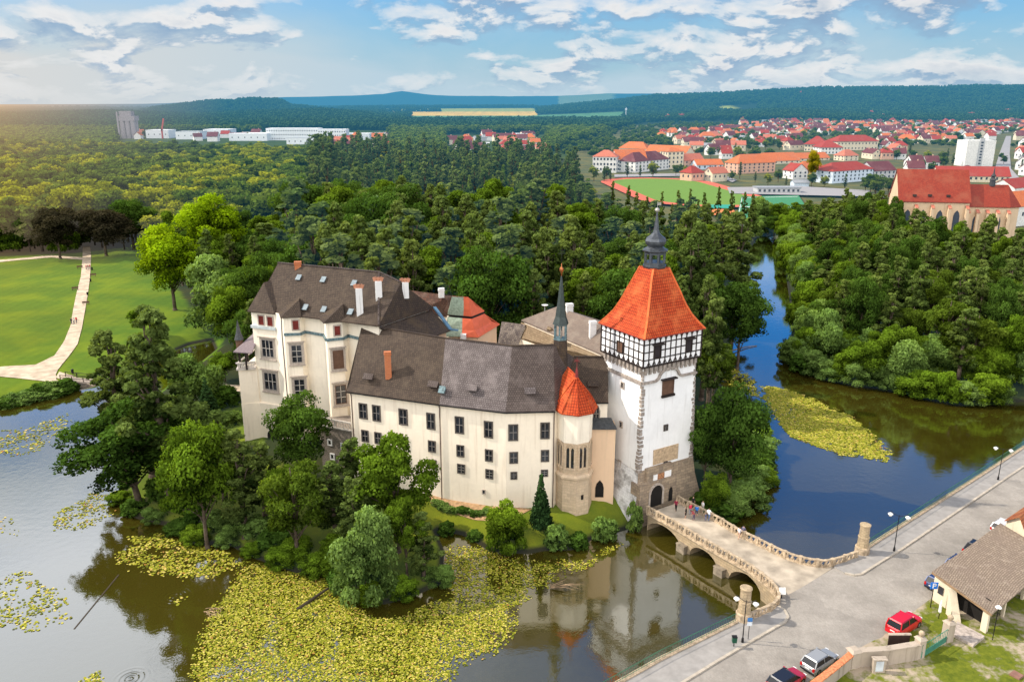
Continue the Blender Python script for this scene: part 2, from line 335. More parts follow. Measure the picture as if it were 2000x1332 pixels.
GX, GY = np.meshgrid(gx, gy); GZ = terr(GX, GY); nx, ny = len(gx), len(gy)
# surface classes: colour per vertex
def inp(x, y, poly): return sdist(x, y, np.array(poly)) < 0
def fieldmask(x, y):
    """(class) 1 green field 2 ripe field 3 pasture, 0 wood"""
    px = 1000+1647*x/np.maximum(y, 60); c = np.zeros(x.shape, int); n = nz(x, y, 0.0012, 9)
    c[(px > 800+n*30) & (px < 1225+n*20) & (y > 2250) & (y < 3350)] = 1
    c[(px > 740+n*20) & (px < 1050+n*20) & (y >= 3350) & (y < 4150)] = 2
    c[(px > 860) & (px < 1045) & (y >= 4150) & (y < 5200)] = 3
    c[(px > 740) & (px < 860) & (y >= 4350) & (y < 5000)] = 3
    c[(px > 540) & (px < 660) & (y > 4300) & (y < 5300) & (n > -0.2)] = 2
    c[(px > 250) & (px < 285) & (y > 3200) & (y < 3600)] = 3
    c[(px > 590) & (px < 700) & (y > 3300) & (y < 3700) & (n > 0)] = 3; c[(px > 1250) & (px < 1330) & (y > 4600) & (y < 5200)] = 3; c[(px > 1090) & (px < 1200) & (y > 6500)] = 3
    c[(px > 1400) & (px < 1435) & (y > 3100) & (y < 3500)] = 3
    return c
px_ = 1000+1647*GX/np.maximum(GY, 60)
col = np.zeros(GX.shape+(3,)); col[:] = (0.035, 0.045, 0.014)
nn = nz(GX, GY, 0.08, 3)[..., None]
lawn = inp(GX, GY, G2([(-500, 520), (95, 497), (170, 492), (300, 478), (330, 540), (400, 640), (440, 660), (420, 690), (300, 770), (140, 765), (-500, 900)], 1.5))
col[lawn] = (0.088, 0.165, 0.007)
isle = inp(GX, GY, G2([(840, 960), (1240, 960), (1240, 1040), (900, 1060), (840, 1040)], 2)) | inp(GX, GY, G2([(395, 780), (480, 780), (520, 880), (420, 870)], 2)) | inp(GX, GY, G2([(225, 900), (420, 880), (640, 960), (850, 960), (880, 1150), (700, 1200), (330, 1060), (220, 1000)], 1))
col[isle] = (0.11, 0.16, 0.012)
town = (GY > 330) & (px_ > 1130) & (GY < 2300) & (px_ < 2600); col[town] = (0.10, 0.11, 0.055)
town2 = (GY > 420) & (px_ > 200) & (px_ <= 1130) & (GY < 2000) & (GY > 800); col[town2] = (0.04, 0.07, 0.02)
fm = np.where(GY > 2000, fieldmask(GX, GY), 0)
col[fm == 1] = (0.09, 0.22, 0.11); col[fm == 2] = (0.62, 0.43, 0.10); f2_ = (fm == 2) & (nz(GX, GY, 0.004, 31) > 0.25); col[f2_] = (0.36, 0.36, 0.10); col[fm == 3] = (0.30, 0.36, 0.08)
col[(GY > 2000) & (fm == 0)] = (0.018, 0.035, 0.018)
col *= (1+0.18*nn)
dd = sdist(GX, GY, WP) if False else None
idx = np.arange(nx*ny).reshape(ny, nx); Fq = np.stack([idx[:-1, :-1], idx[:-1, 1:], idx[1:, 1:], idx[1:, :-1]], -1).reshape(-1, 4)
gm, nt = newmat('ground_cover'); a = nt.nodes.new('ShaderNodeAttribute'); a.attribute_name = 'Col'
f = noise(nt, 0.9, 6, 0.7, 'Pos'); f2 = noise(nt, 0.07, 4, 0.6, 'Pos'); f3 = noise(nt, 6.0, 2, 0.6, 'Pos')
c = mixc(nt, math_(nt, 'MULTIPLY', ramp(nt, f, (0.35, 0.0), (0.75, 1.0)), 0.5), a.outputs[0], mixc(nt, 1.0, a.outputs[0], (0.45, 0.55, 0.5), 'MULTIPLY'))
c = mixc(nt, math_(nt, 'MULTIPLY', ramp(nt, f2, (0.42, 0.0), (0.62, 1.0)), 0.6), c, mixc(nt, 1.0, a.outputs[0], (1.9, 1.35, 0.7), 'MULTIPLY'))
gp = nt.nodes.new('ShaderNodeNewGeometry'); gs = nt.nodes.new('ShaderNodeSeparateXYZ'); link(nt, gp.outputs['Position'], gs.inputs[0])
mw = nt.nodes.new('ShaderNodeTexWave'); mw.inputs['Scale'].default_value = 0.11; mw.inputs['Distortion'].default_value = 3.0; mw.inputs['Detail'].default_value = 3; mw.inputs['Detail Scale'].default_value = 0.6; link(nt, gp.outputs['Position'], mw.inputs['Vector'])
c = mixc(nt, math_(nt, 'MULTIPLY', mw.outputs['Fac'], 0.22), c, mixc(nt, 1.0, c, (0.6, 0.72, 0.6), 'MULTIPLY'))
wr = noise(nt, 0.35, 7, 0.75, 'Pos'); c = mixc(nt, math_(nt, 'MULTIPLY', ramp(nt, wr, (0.55, 0.0), (0.72, 1.0)), 0.4), c, mixc(nt, 1.0, c, (1.7, 1.25, 0.9), 'MULTIPLY'))
c = mixc(nt, ramp(nt, gs.outputs[2], (0.25, 1.0), (0.55, 0.0)), c, (0.03, 0.026, 0.012))
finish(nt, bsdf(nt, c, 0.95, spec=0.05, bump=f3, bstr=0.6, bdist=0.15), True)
me = npmesh('ground', np.stack([GX.ravel(), GY.ravel(), GZ.ravel()], 1), Fq, gm, {'Col': ('FLOAT_COLOR', 'POINT', np.concatenate([col, np.ones(col.shape[:2]+(1,))], -1).reshape(-1, 4))}, True)
ground = bpy.data.objects.new('ground', me); COL.objects.link(ground); struct(ground)

# water
wm, nt = newmat('pond_water'); g = nt.nodes.new('ShaderNodeNewGeometry')
nA = noise(nt, 0.9, 3, 0.5, 'Pos'); nB = noise(nt, 5.0, 2, 0.5, 'Pos'); nC = noise(nt, 0.03, 3, 0.5, 'Pos')
bmp = math_(nt, 'ADD', math_(nt, 'MULTIPLY', nA, 1.0), math_(nt, 'MULTIPLY', nB, 0.25))
# rings from a fish
def ring(p, R):
    vs = nt.nodes.new('ShaderNodeVectorMath'); vs.operation = 'DISTANCE'; link(nt, g.outputs['Position'], vs.inputs[0]); vs.inputs[1].default_value = p
    d = vs.outputs['Value']; s = math_(nt, 'SINE', math_(nt, 'MULTIPLY', d, 12.0)); e = math_(nt, 'SUBTRACT', 1.0, math_(nt, 'DIVIDE', d, R), True)
    return math_(nt, 'MULTIPLY', math_(nt, 'MULTIPLY', s, e), 1.6)
bmp = math_(nt, 'ADD', bmp, ring(at(340, 1165, 0), 2.6)); bmp = math_(nt, 'ADD', bmp, ring(at(255, 1325, 0), 2.2))
bn = nt.nodes.new('ShaderNodeBump'); bn.inputs['Strength'].default_value = 0.22; bn.inputs['Distance'].default_value = 0.05; link(nt, bmp, bn.inputs['Height'])
dif = nt.nodes.new('ShaderNodeBsdfDiffuse'); link(nt, ramp(nt, nC, (0.35, (0.040, 0.034, 0.004)), (0.65, (0.054, 0.045, 0.006))), dif.inputs[0])
gl = nt.nodes.new('ShaderNodeBsdfGlossy'); gl.inputs['Roughness'].default_value = 0.03; gl.inputs['Color'].default_value = (0.92, 0.96, 1.0, 1); link(nt, bn.outputs[0], gl.inputs['Normal'])
fr = nt.nodes.new('ShaderNodeFresnel'); fr.inputs[0].default_value = 1.8; link(nt, bn.outputs[0], fr.inputs['Normal'])
ff = math_(nt, 'MULTIPLY', fr.outputs[0], 2.1, True)
mx = nt.nodes.new('ShaderNodeMixShader'); link(nt, ff, mx.inputs[0]); link(nt, dif.outputs[0], mx.inputs[1]); link(nt, gl.outputs[0], mx.inputs[2]); finish(nt, mx.outputs[0])
w = MB(); w.add([(-300, 10, 0), (250, 10, 0), (250, 345, 0), (-300, 345, 0)], [(0, 1, 2, 3)]); struct(w.build('pond_water', wm))

# ---------------------------------------------------------------- paths of the park
def sheet(name, pts, mat, z, thick=0.0, kerb=None):
    b = MB(); b.prism([(p[0], p[1]) for p in pts], z-max(thick, 0.003), z, bot=False); return struct(b.build(name, mat))
gravel = plain('pale_gravel', (0.56, 0.45, 0.33), 0.95, var=0.22, scale=0.5)
def ribbon(name, pxl, mat, lift):
    """strip between left and right edge points, following the ground"""
    V = []; Fs = []
    for L, R in pxl:
        for k in range(7):
            t = k/6; p = at(L[0]+(R[0]-L[0])*t, L[1]+(R[1]-L[1])*t, 1.6); V.append((p.x, p.y, tz(p)+lift))
    for i in range(len(pxl)-1):
        for k in range(6): a_ = i*7+k; Fs.append((a_, a_+1, a_+8, a_+7))
    b = MB(); b.add(V, Fs); o = b.build(name, mat); return struct(o)
def dens(l, n=5):
    out = []
    for i in range(len(l)-1):
        for k in range(n): t = k/n; out.append(tuple((l[i][j][0]+(l[i+1][j][0]-l[i][j][0])*t, l[i][j][1]+(l[i+1][j][1]-l[i][j][1])*t) for j in (0, 1)))
    return out+[l[-1]]
ribbon('park_path', dens([((162, 482), (176, 482)), ((161, 505), (178, 503)), ((158, 540), (176, 540)), ((150, 570), (172, 572)), ((143, 605), (166, 607)), ((138, 635), (160, 640)), ((126, 665), (152, 671)), ((106, 695), (130, 702)), ((70, 712), (113, 722)), ((0, 716), (109, 731)), ((-60, 722), (110, 742)), ((-60, 728), (122, 749))]), gravel, 0.14)
ribbon('park_path', dens([((116, 726), (108, 738)), ((150, 736), (140, 747)), ((200, 739), (196, 752)), ((235, 742), (232, 753))]), gravel, 0.16)
ribbon('park_path', dens([((-200, 507), (-200, 512)), ((0, 508), (0, 512)), ((100, 499), (100, 503)), ((165, 503), (163, 508))]), gravel, 0.15)
ribbon('castle_yard', dens([((440, 750), (436, 762)), ((470, 752), (470, 764))]), gravel, 0.12)
# ---------------------------------------------------------------- wall-plane helpers
class Wall:
    def __init__(s, A, B):
        s.A = Vector(A[:2]); s.B = Vector(B[:2]); s.u = (s.B-s.A).normalized(); s.n = Vector((s.u.y, -s.u.x)); s.L = (s.B-s.A).length
    def hit(s, x, y):
        r = ray(x, y); d = Vector(r[:2]); t = s.A.dot(s.n)/d.dot(s.n); return (d*t-s.A).dot(s.u), H+r[2]*t
    def p(s, a, z, out=0.0): q = s.A+s.u*a+s.n*out; return Vector((q.x, q.y, z))
    def M(s): return Matrix(((s.u.x, s.n.x, 0), (s.u.y, s.n.y, 0), (0, 0, 1)))
    def rect(s, x0, y0, x1, y1):
        cy, cx = (y0+y1)/2, (x0+x1)/2; return s.hit(x0, cy)[0], s.hit(cx, y1)[1], s.hit(x1, cy)[0], s.hit(cx, y0)[1]
    def box(s, b, s0, z0, s1, z1, o0, o1, mi=0):
        b.box(s.p((s0+s1)/2, (z0+z1)/2, (o0+o1)/2), (abs(s1-s0), o1-o0, z1-z0), s.M(), mi)
def planehit(x, y, p0, p1, p2):
    n = (Vector(p1)-Vector(p0)).cross(Vector(p2)-Vector(p0)); r = Vector(ray(x, y)); o = Vector((0, 0, H)); t = (Vector(p0)-o).dot(n)/r.dot(n); return o+r*t, n.normalized()*(1 if n.z > 0 else -1)
GL = glass(); FRAME = plain('dark_window_stone', (0.10, 0.085, 0.075), 0.8); BARS = plain('grey_window_bars', (0.30, 0.27, 0.25), 0.6)
STONEF = plain('grey_surround_stone', (0.42, 0.36, 0.31), 0.9, scale=4); SHUT = plain('dark_red_shutter', (0.16, 0.022, 0.016), 0.6); BRSH = plain('brown_shutter', (0.13, 0.07, 0.045), 0.7)
def window(parent, W_, r, nx=2, ny=3, fw=0.13, frame=None, bars=None, pane=None, surround=0.0, hood=False, out=0.0, shutter=None, bw=0.05, arch=False):
    s0, z0, s1, z1 = r; b = MB(); o = out
    for q in ((s0, z0, s0+fw, z1), (s1-fw, z0, s1, z1), (s0+fw, z0, s1-fw, z0+fw), (s0+fw, z1-fw, s1-fw, z1)): W_.box(b, *q, o-0.05, o+0.13)
    i0, i1, j0, j1 = s0+fw, s1-fw, z0+fw, z1-fw
    if not shutter:
        for k in range(1, nx): x = i0+(i1-i0)*k/nx; W_.box(b, x-bw/2, j0, x+bw/2, j1, o, o+0.085, 1)
        for k in range(1, ny): z = j0+(j1-j0)*k/ny; W_.box(b, i0, z-bw/2, i1, z+bw/2, o, o+0.08, 1)
    if surround:
        g = surround
        for q in ((s0-g, z0-g, s0, z1+g), (s1, z0-g, s1+g, z1+g), (s0, z0-g, s1, z0), (s0, z1, s1, z1+g)): W_.box(b, *q, o-0.05, o+0.10, 2)
    f = b.build('window', [frame or FRAME, bars or BARS, STONEF], parent)
    p = MB(); W_.box(p, i0, j0, i1, j1, o-0.03, o+0.035)
    if shutter:
        W_.box(p, (i0+i1)/2-0.02, j0, (i0+i1)/2+0.02, j1, o+0.03, o+0.05)
        for k in range(1, 4): z = j0+(j1-j0)*k/4; W_.box(p, i0+0.05, z-0.03, i1-0.05, z+0.03, o+0.03, o+0.055)
    p.build('shutter' if shutter else 'pane', shutter or pane or GL, f)
    if hood:
        h = MB(); g = surround+0.15; W_.box(h, s0-g, z1+surround+0.05, s1+g, z1+surround+0.2, o-0.05, o+0.38); h.build('hood', STONEF, f)
        h = MB(); W_.box(h, s0-g+0.05, z0-surround-0.15, s1+g-0.05, z0-surround, o-0.05, o+0.3); h.build('sill', STONEF, f)
    return f
CREAM = plaster('cream_plaster', (0.92, 0.815, 0.67), (0.5, 0.37, 0.25), 0.5); CREAM2 = plaster('pale_cream_plaster', (0.93, 0.84, 0.70), (0.5, 0.4, 0.3), 0.5); PEACH = plaster('peach_plaster', (0.74, 0.53, 0.36), amt=0.3)
WHITE = plaster('white_limewash', (0.86, 0.86, 0.86), (0.45, 0.43, 0.40), 0.55)
SHING = bricky('brown_wood_shingles', (0.090, 0.066, 0.050), (0.056, 0.042, 0.034), (0.030, 0.022, 0.018), 0.32, 0.30, 0.8, (0.125, 0.095, 0.068), 0.35, 0.035, bstr=0.9, patch2=(0.06, 0.045, 0.035))
SHINGL = bricky('silvery_shingles', (0.165, 0.140, 0.138), (0.11, 0.09, 0.088), (0.045, 0.036, 0.034), 0.32, 0.30, 0.65, (0.235, 0.20, 0.195), 0.5, 0.04, bstr=0.9)
SHINGD = bricky('dark_shingles', (0.085, 0.062, 0.048), (0.055, 0.042, 0.036), (0.020, 0.016, 0.014), 0.42, 0.32, 0.8, (0.13, 0.09, 0.05), 0.4, 0.03, bstr=0.8)
SHINGG = bricky('grey_board_roof', (0.21, 0.165, 0.135), (0.17, 0.135, 0.115), (0.12, 0.09, 0.075), 1.2, 0.30, 0.8, (0.26, 0.22, 0.18), 0.5, 0.02)
SHINGT = bricky('tan_wood_shingles', (0.30, 0.22, 0.14), (0.20, 0.145, 0.09), (0.08, 0.055, 0.035), 0.35, 0.3, 0.85, (0.34, 0.27, 0.17), 0.5, 0.03)
OLDT = bricky('old_brown_tiles', (0.17, 0.085, 0.06), (0.10, 0.06, 0.05), (0.035, 0.025, 0.02), 0.3, 0.38, 0.85, (0.26, 0.2, 0.16), 0.6, 0.03, bstr=0.9)
REDT = bricky('orange_clay_tiles', (0.56, 0.080, 0.022), (0.42, 0.055, 0.016), (0.16, 0.02, 0.008), 0.34, 0.40, 0.75, (0.70, 0.19, 0.06), 0.5, 0.05, bstr=0.8, offset=0.0, patch2=(0.36, 0.075, 0.035))
REDM = plain('salmon_painted_metal', (0.72, 0.15, 0.075), 0.5, var=0.06); 
COPPER = plain('green_copper', (0.33, 0.42, 0.33), 0.6, var=0.22, scale=3); SLATE = plain('dark_slate', (0.055, 0.06, 0.065), 0.45, scale=3, var=0.3); LEAD = plain('lead_sheet', (0.085, 0.095, 0.11), 0.38, 0.5, 0.5, 0.2, 2.5)
FLASH = plain('blue_grey_flashing', (0.13, 0.20, 0.22), 0.5, scale=3, var=0.4); IRON = plain('dark_iron', (0.018, 0.018, 0.02), 0.5, 0.4); GOLD = plain('gilded_ball', (0.45, 0.16, 0.06), 0.35, 0.8)
ASHLAR = bricky('weathered_ashlar', (0.40, 0.31, 0.22), (0.27, 0.21, 0.155), (0.13, 0.10, 0.08), 0.85, 0.42, 0.9, (0.13, 0.11, 0.095), 0.65, 0.02, pscale=0.6, patch2=(0.48, 0.38, 0.25))
ASHL2 = bricky('light_ashlar', (0.66, 0.51, 0.35), (0.55, 0.42, 0.29), (0.38, 0.29, 0.2), 0.8, 0.4, 0.9, (0.36, 0.29, 0.22), 0.5, 0.015, pscale=0.7)
BATTM = bricky('limewashed_rubble', (0.80, 0.80, 0.80), (0.72, 0.72, 0.73), (0.55, 0.54, 0.53), 0.8, 0.4, 0.9, (0.20, 0.19, 0.17), 0.9, 0.02, pscale=0.55, patch2=(0.30, 0.30, 0.31))
RUBBLE = bricky('grey_rubble_stone', (0.26, 0.22, 0.19), (0.17, 0.15, 0.13), (0.32, 0.27, 0.23), 0.45, 0.3, 0.95, (0.12, 0.11, 0.09), 0.5, 0.05, pscale=1.2)
QUOIN = plain('grey_quoin_stone', (0.33, 0.285, 0.25), 0.9, var=0.3, scale=2.5); BRICKC = bricky('orange_brick', (0.60, 0.17, 0.05), (0.48, 0.12, 0.04), (0.35, 0.22, 0.15), 0.3, 0.12)
CHW = plaster('white_chimney', (0.72, 0.71, 0.70), (0.2, 0.18, 0.17), 0.9); DARK = plain('deep_shadow_opening', (0.012, 0.010, 0.009), 0.9)  # near-black colour for flat sheets that stand in for the shade inside openings
TIMB = plain('black_timber', (0.022, 0.014, 0.012), 0.7)

# ---------------------------------------------------------------- the long residential wing
zE, zR = 16.73, 23.8
A, B_, C_, D_ = at(682, 760, zE), at(861, 785, zE), at(988, 800, zE), Vector((5.6, 98.85, zE))
rA, rB, rC, rD = at(707, 634, zR), at(870, 661, zR), at(1000, 676, zR), at(1081, 674, zR)
E_, D2 = Vector((12.86, 102.0, zE)), Vector((7.2, 102.0, zE)); sR1, sR2 = Vector((8.6, 107, 21.2)), Vector((13.3, 107, 21.2))
wing = empty('castle_wing', (C_.x, C_.y, 2.5), 'long cream castle wing with three bent facades of dark windows under a brown shingle roof', 'castle wing')
bk = [Vector((13.3, 111.5, 0)), Vector((6.2, 109.3, 0)), Vector((0.6, 109.0, 0)), Vector((-7.3, 113.0, 0)), Vector((-20.6, 119.0, 0))]
b = MB(); b.prism([A, B_, C_, D_, D2, E_]+bk, 0.5, zE-0.02, cap=True); b.build('wall', CREAM, wing)
def out(p, q, d=0.4):  # push eave outwards
    return d
f1, f2, f3, f4 = Wall(A, B_), Wall(B_, C_), Wall(C_, D_), Wall(D2, E_)
oA, oB, oC, oD = (Vector((A.x-0.2, A.y, 0))+Vector((f1.n.x, f1.n.y, 0))*0.45, B_+Vector((f1.n.x, f1.n.y, 0))*0.45, C_+Vector(((f2.n+f3.n).x/2, (f2.n+f3.n).y/2, 0))*0.45, D_+Vector((f3.n.x, f3.n.y, 0))*0.45)
for q in (oA, oB, oC, oD): q.z = zE-0.15
oE, oD2 = Vector((12.9, 101.6, zE-0.15)), Vector((5.9, 101.6, zE-0.15))
def roofcurve(b, e0, e1, r0, r1, mi=0, kick=0.16, th=0.2):
    """slope with a flatter foot, as on old shingle roofs"""
    m0, m1 = e0.lerp(r0, kick), e1.lerp(r1, kick); m0.z -= 0.28; m1.z -= 0.28
    b.slab([e0, e1, m1, m0], th, mi); b.slab([m0, m1, r1, r0], th, mi)
b = MB(); roofcurve(b, oA, oB, rA, rB); roofcurve(b, oB, oC, rB, rC, 1); roofcurve(b, oC, oD, rC, rD, 2)
b.slab([oD, oD2, sR1, rD], 0.2, 2); b.slab([oD2, oE, sR2, sR1], 0.2, 0)
bz = [Vector((p.x, p.y, zE-0.1)) for p in bk]
b.slab([rA, rB, bz[3], bz[4]], 0.2); b.slab([rB, rC, bz[2], bz[3]], 0.2); b.slab([rC, rD, bz[1], bz[2]], 0.2); b.slab([rD, sR1, bz[1]], 0.2); b.slab([sR1, sR2, bz[0], bz[1]], 0.2); b.slab([rA, bz[4], oA], 0.15, 0)
SHINGM = bricky('greybrown_shingles', (0.125, 0.098, 0.088), (0.078, 0.060, 0.055), (0.035, 0.028, 0.025), 0.32, 0.30, 0.75, (0.16, 0.13, 0.12), 0.5, 0.04, bstr=0.9)
wroof = b.build('roof', [SHING, SHINGL, SHINGM], wing)
# ridge boards and gutters
b = MB()
for p, q in ((rA, rB), (rB, rC), (rC, rD), (sR1, sR2)): b = MB(); b.bar(p+Vector((0, 0, .08)), q+Vector((0, 0, .08)), 0.3, 0.12); b.build('ridge_cap', SHINGD, wroof)
b = MB()
for p, q in ((oA, oB), (oB, oC), (oC, oD), (oD2, oE)): b.bar(p-Vector((0, 0, .16)), q-Vector((0, 0, .16)), 0.16, 0.14)
b.build('gutter', IRON, wing)
for W_, x in ((f1, 0.35), (f1, f1.L-0.15), (f3, f3.L-0.1)):
    b = MB(); b.tube([W_.p(x, zE-0.2, 0.4), W_.p(x, zE-0.9, 0.14), W_.p(x, 2.4, 0.14)], 0.075); b.build('downpipe', plain('rusty_pipe', (0.09, 0.05, 0.04), 0.6), wing)
b = MB()
for W_ in (f1, f2, f3): W_.box(b, 0.02, zE-0.55, W_.L-0.02, zE-0.2, -0.1, 0.16)
b.build('cornice', CREAM2, wing)
def z2(q): return tuple(660+v/3.505 if i % 2 == 0 else 620+v/3.505 for i, v in enumerate(q))
for W_, qs in ((f1, [(145, 587, 203, 693), (237, 600, 294, 710), (418, 625, 479, 735), (608, 653, 667, 765)]), (f2, [(802, 677, 864, 794), (1001, 709, 1063, 823)]), (f3, [(1166, 730, 1234, 843), (1385, 717, 1450, 830)])):
    for q in qs: window(wing, W_, W_.rect(*z2(q)), 2, 2, 0.16)
for W_, qs in ((f1, [(163, 770, 212, 850), (252, 785, 300, 865), (432, 813, 482, 892), (619, 842, 671, 921)]), (f2, [(813, 872, 866, 953), (1008, 902, 1062, 985)]), (f3, [(1174, 919, 1233, 998), (1389, 905, 1446, 986)])):
    for q in qs: window(wing, W_, W_.rect(*z2(q)), 2, 2, 0.14)
for W_, qs in ((f1, [(625, 972, 677, 1035), (440, 945, 490, 1005)]), (f2, [(818, 1002, 872, 1067), (1011, 1038, 1065, 1103)]), (f3, [(1181, 1055, 1228, 1107), (1390, 1040, 1438, 1088)])):
    for q in qs: window(wing, W_, W_.rect(*z2(q)), 2, 3, 0.12)
window(wing, f2, f2.rect(*z2((988, 1176, 1012, 1208))), 1, 1, 0.10, frame=STONEF)
# chimney, hatches on the roof
def chimney(parent, x, yb, yt, pl, w, mat, cap=True, crown=False):
    p, n = planehit(x, yb, *pl); zt = zat(yt, p.y); b = MB(); b.box((p.x, p.y, (p.z-0.8+zt)/2), (w, w*0.8, zt-p.z+0.8), rz=0.2)
    if cap: b.box((p.x, p.y, zt-0.25), (w+0.16, w*0.8+0.16, 0.16), rz=0.2); b.box((p.x, p.y, zt+0.04), (w+0.1, w*0.8+0.1, 0.1), rz=0.2)
    o = b.build('chimney', mat, parent)
    if crown:
        c = MB()
        for i in (-1, 0, 1): c.bar((p.x+i*w*0.4, p.y, zt), (p.x+i*w*0.62, p.y, zt+0.55), 0.22, 0.5)
        c.build('chimney_pot', plain('terracotta_pot', (0.45, 0.2, 0.12), 0.8), o)
    return o
chimney(wroof, 758.5, 729, 688, (oA, oB, rB), 0.85, BRICKC)
def hatch(parent, x, y, pl, w=1.3, d=0.7, mat=None, name='roof_hatch', lift=0.35):
    p, n = planehit(x, y, *pl); t = n.cross(Vector((0, 0, 1))).normalized(); u = t.cross(n)
    b = MB(); M = Matrix((t, u, n)).transposed(); b.box(p+n*lift/2, (w, d, lift+0.1), M); b.box(p+n*(lift+0.06), (w+0.2, d+0.2, 0.07), M); return b.build(name, mat or SHINGM, parent)
hatch(wroof, 721, 737, (oA, oB, rB)); hatch(wroof, 847, 752, (oA, oB, rB)); hatch(wroof, 923, 759, (oB, oC, rC), mat=SHINGL); hatch(wroof, 1035, 765, (oC, oD, rD), mat=SHINGL); hatch(wroof, 865, 763, (oA, oB, rB), 0.7, 0.8, FLASH); hatch(wroof, 1158, 752, (oD2, oE, sR2), mat=SHINGD)
# slender ridge turret (bell cote)
c0 = Vector((6.55, 105.2, 0)); cote = empty('ridge_turret', (c0.x, c0.y, 22), 'slim green copper bell turret with gilded ball and cross on the roof ridge', 'turret')
b = MB(); b.lathe(c0, [(1.25, 20.0), (1.05, 22.2), (0.95, 24.3)], 6, rot=0.3); b.build('base', SHINGD, cote)
b = MB(); b.lathe(c0, [(0.98, 24.3), (0.98, 24.5)], 6, rot=0.3); b.lathe(c0, [(0.9, 26.3), (0.95, 26.5)], 6, rot=0.3)
for i in range(6): a_ = 0.3+i*math.pi/3; b.bar(c0+Vector((0.82*math.cos(a_), 0.82*math.sin(a_), 24.5)), c0+Vector((0.82*math.cos(a_), 0.82*math.sin(a_), 26.3)), 0.2)
b.lathe(c0, [(0.16, 24.5), (0.3, 25.0), (0.22, 25.5), (0.05, 25.7)], 8, mi=1); b.build('lantern', [FLASH, STONEF], cote)
b = MB(); b.lathe(c0, [(1.15, 26.45), (1.05, 26.75), (0.78, 27.5), (0.5, 29.5), (0.3, 31.4), (0.1, 33.0)], 6, rot=0.3); b.build('spire', plain('patinated_copper', (0.045, 0.060, 0.058), 0.45, 0.2, scale=3), cote)
b = MB(); b.lathe(c0, [(0.08, 32.9), (0.09, 33.4), (0.28, 33.75), (0.3, 34.0), (0.06, 34.3), (0.03, 34.8)], 8); b.build('ball', GOLD, cote, smooth=True)
b = MB(); b.bar(c0+Vector((0, 0, 34.3)), c0+Vector((0, 0, 36.8)), 0.06); b.bar(c0+Vector((-.45, 0, 36)), c0+Vector((.45, 0, 36)), 0.06); b.build('cross', IRON, cote)

# ---------------------------------------------------------------- polygonal chapel bay with orange roof
tc0 = Vector((8.35, 99.9, 0)); tur = empty('oriel_turret', (tc0.x, tc0.y, 2.2), 'pale polygonal stone turret with pointed tile roof and paired lancets on the castle wing', 'turret')
orot = -math.pi/2+0.07; 
b = MB(); b.lathe(tc0, [(2.55, 0.8), (2.45, 7.0)], 8, rot=orot); b.build('base', ASHL2, tur)
b = MB(); b.lathe(tc0, [(2.45, 7.0), (2.72, 7.15), (2.72, 7.45), (2.4, 7.7)], 8, rot=orot); b.build('string_course', ASHL2, tur)
b = MB(); b.lathe(tc0, [(2.3, 7.6), (2.3, 12.2)], 8, rot=orot); b.build('lancet_storey', ASHL2, tur)
b = MB(); b.lathe(tc0, [(2.32, 12.2), (2.36, 16.5)], 8, rot=orot); b.build('wall', CREAM2, tur)
ov = [tc0+Vector((2.3*math.cos(orot+i*math.pi/4), 2.3*math.sin(orot+i*math.pi/4), 0)) for i in range(8)]
def lancet(b, W_, s, z0, z1, w, o0, o1, mi=0):
    b.box(W_.p(s, (z0+z1-w)/2, (o0+o1)/2), (w, o1-o0, z1-w-z0), W_.M(), mi)
    pts = [(-w/2, z1-w), (w/2, z1-w), (w*0.36, z1-w*0.45), (0, z1), (-w*0.36, z1-w*0.45)]; vs = [W_.p(s+a, z, o1) for a, z in pts]; b.add(vs, [(0, 1, 2, 3, 4)], mi)
for i in (-2, -1, 0, 1):
    W_ = Wall(ov[i % 8], ov[(i+1) % 8]); f_ = MB()
    for q in (-0.62, 0.0, 0.62): W_.box(f_, W_.L/2+q-0.1, 8.6, W_.L/2+q+0.1, 11.6, 0, 0.14)
    W_.box(f_, W_.L/2-0.72, 8.45, W_.L/2+0.72, 8.62, 0, 0.22); 
    pts = [W_.p(W_.L/2+0.75*math.cos(t), 11.3+0.8*math.sin(t), 0.1) for t in np.linspace(0, math.pi, 7)]
    for p, q in zip(pts, pts[1:]): f_.bar(p, q, 0.14, 0.14)
    f_ = f_.build('window', ASHL2, tur); g = MB()
    for q in (-0.31, 0.31): lancet(g, W_, W_.L/2+q, 8.7, 11.6, 0.42, -0.02, 0.03)
    g.build('pane', GL, f_)
W_ = Wall(ov[7], ov[0]) ; b = MB(); Wf = Wall(ov[0], ov[1]); Wf.box(b, Wf.L/2-0.2, 4.1, Wf.L/2+0.2, 4.8, 0, 0.2); b.build('slit_window', DARK, tur)
ev = [tc0+Vector((2.98*math.cos(orot+i*math.pi/4), 2.98*math.sin(orot+i*math.pi/4), 16.45)) for i in range(8)]
ap = Vector((8.45, 100.1, 20.7)); ap2 = Vector((7.5, 103.3, 20.9)); b = MB()
for i in (-2, -1, 0, 1): b.slab([ev[i % 8], ev[(i+1) % 8], ap], 0.12)
b.slab([ev[6], ap, ap2, Vector((4.6, 101.7, 16.9))], 0.12); b.slab([ev[2], ap, ap2, Vector((11, 103, 16.9))], 0.12)
tr = b.build('roof', REDT, tur); b = MB()
for i in (-2, -1, 0, 1, 2): b.bar(ev[i % 8]+Vector((0, 0, .06)), ap+Vector((0, 0, .08)), 0.16, 0.12)
b.bar(ap, ap2, 0.2, 0.14); b.build('ridge_tiles', REDT, tr)
b = MB(); b.bar(ap, ap+Vector((0, 0, 2.6)), 0.07); b.lathe(ap, [(0.22, -0.1), (0.16, 0.7), (0.05, 1.4)], 6)
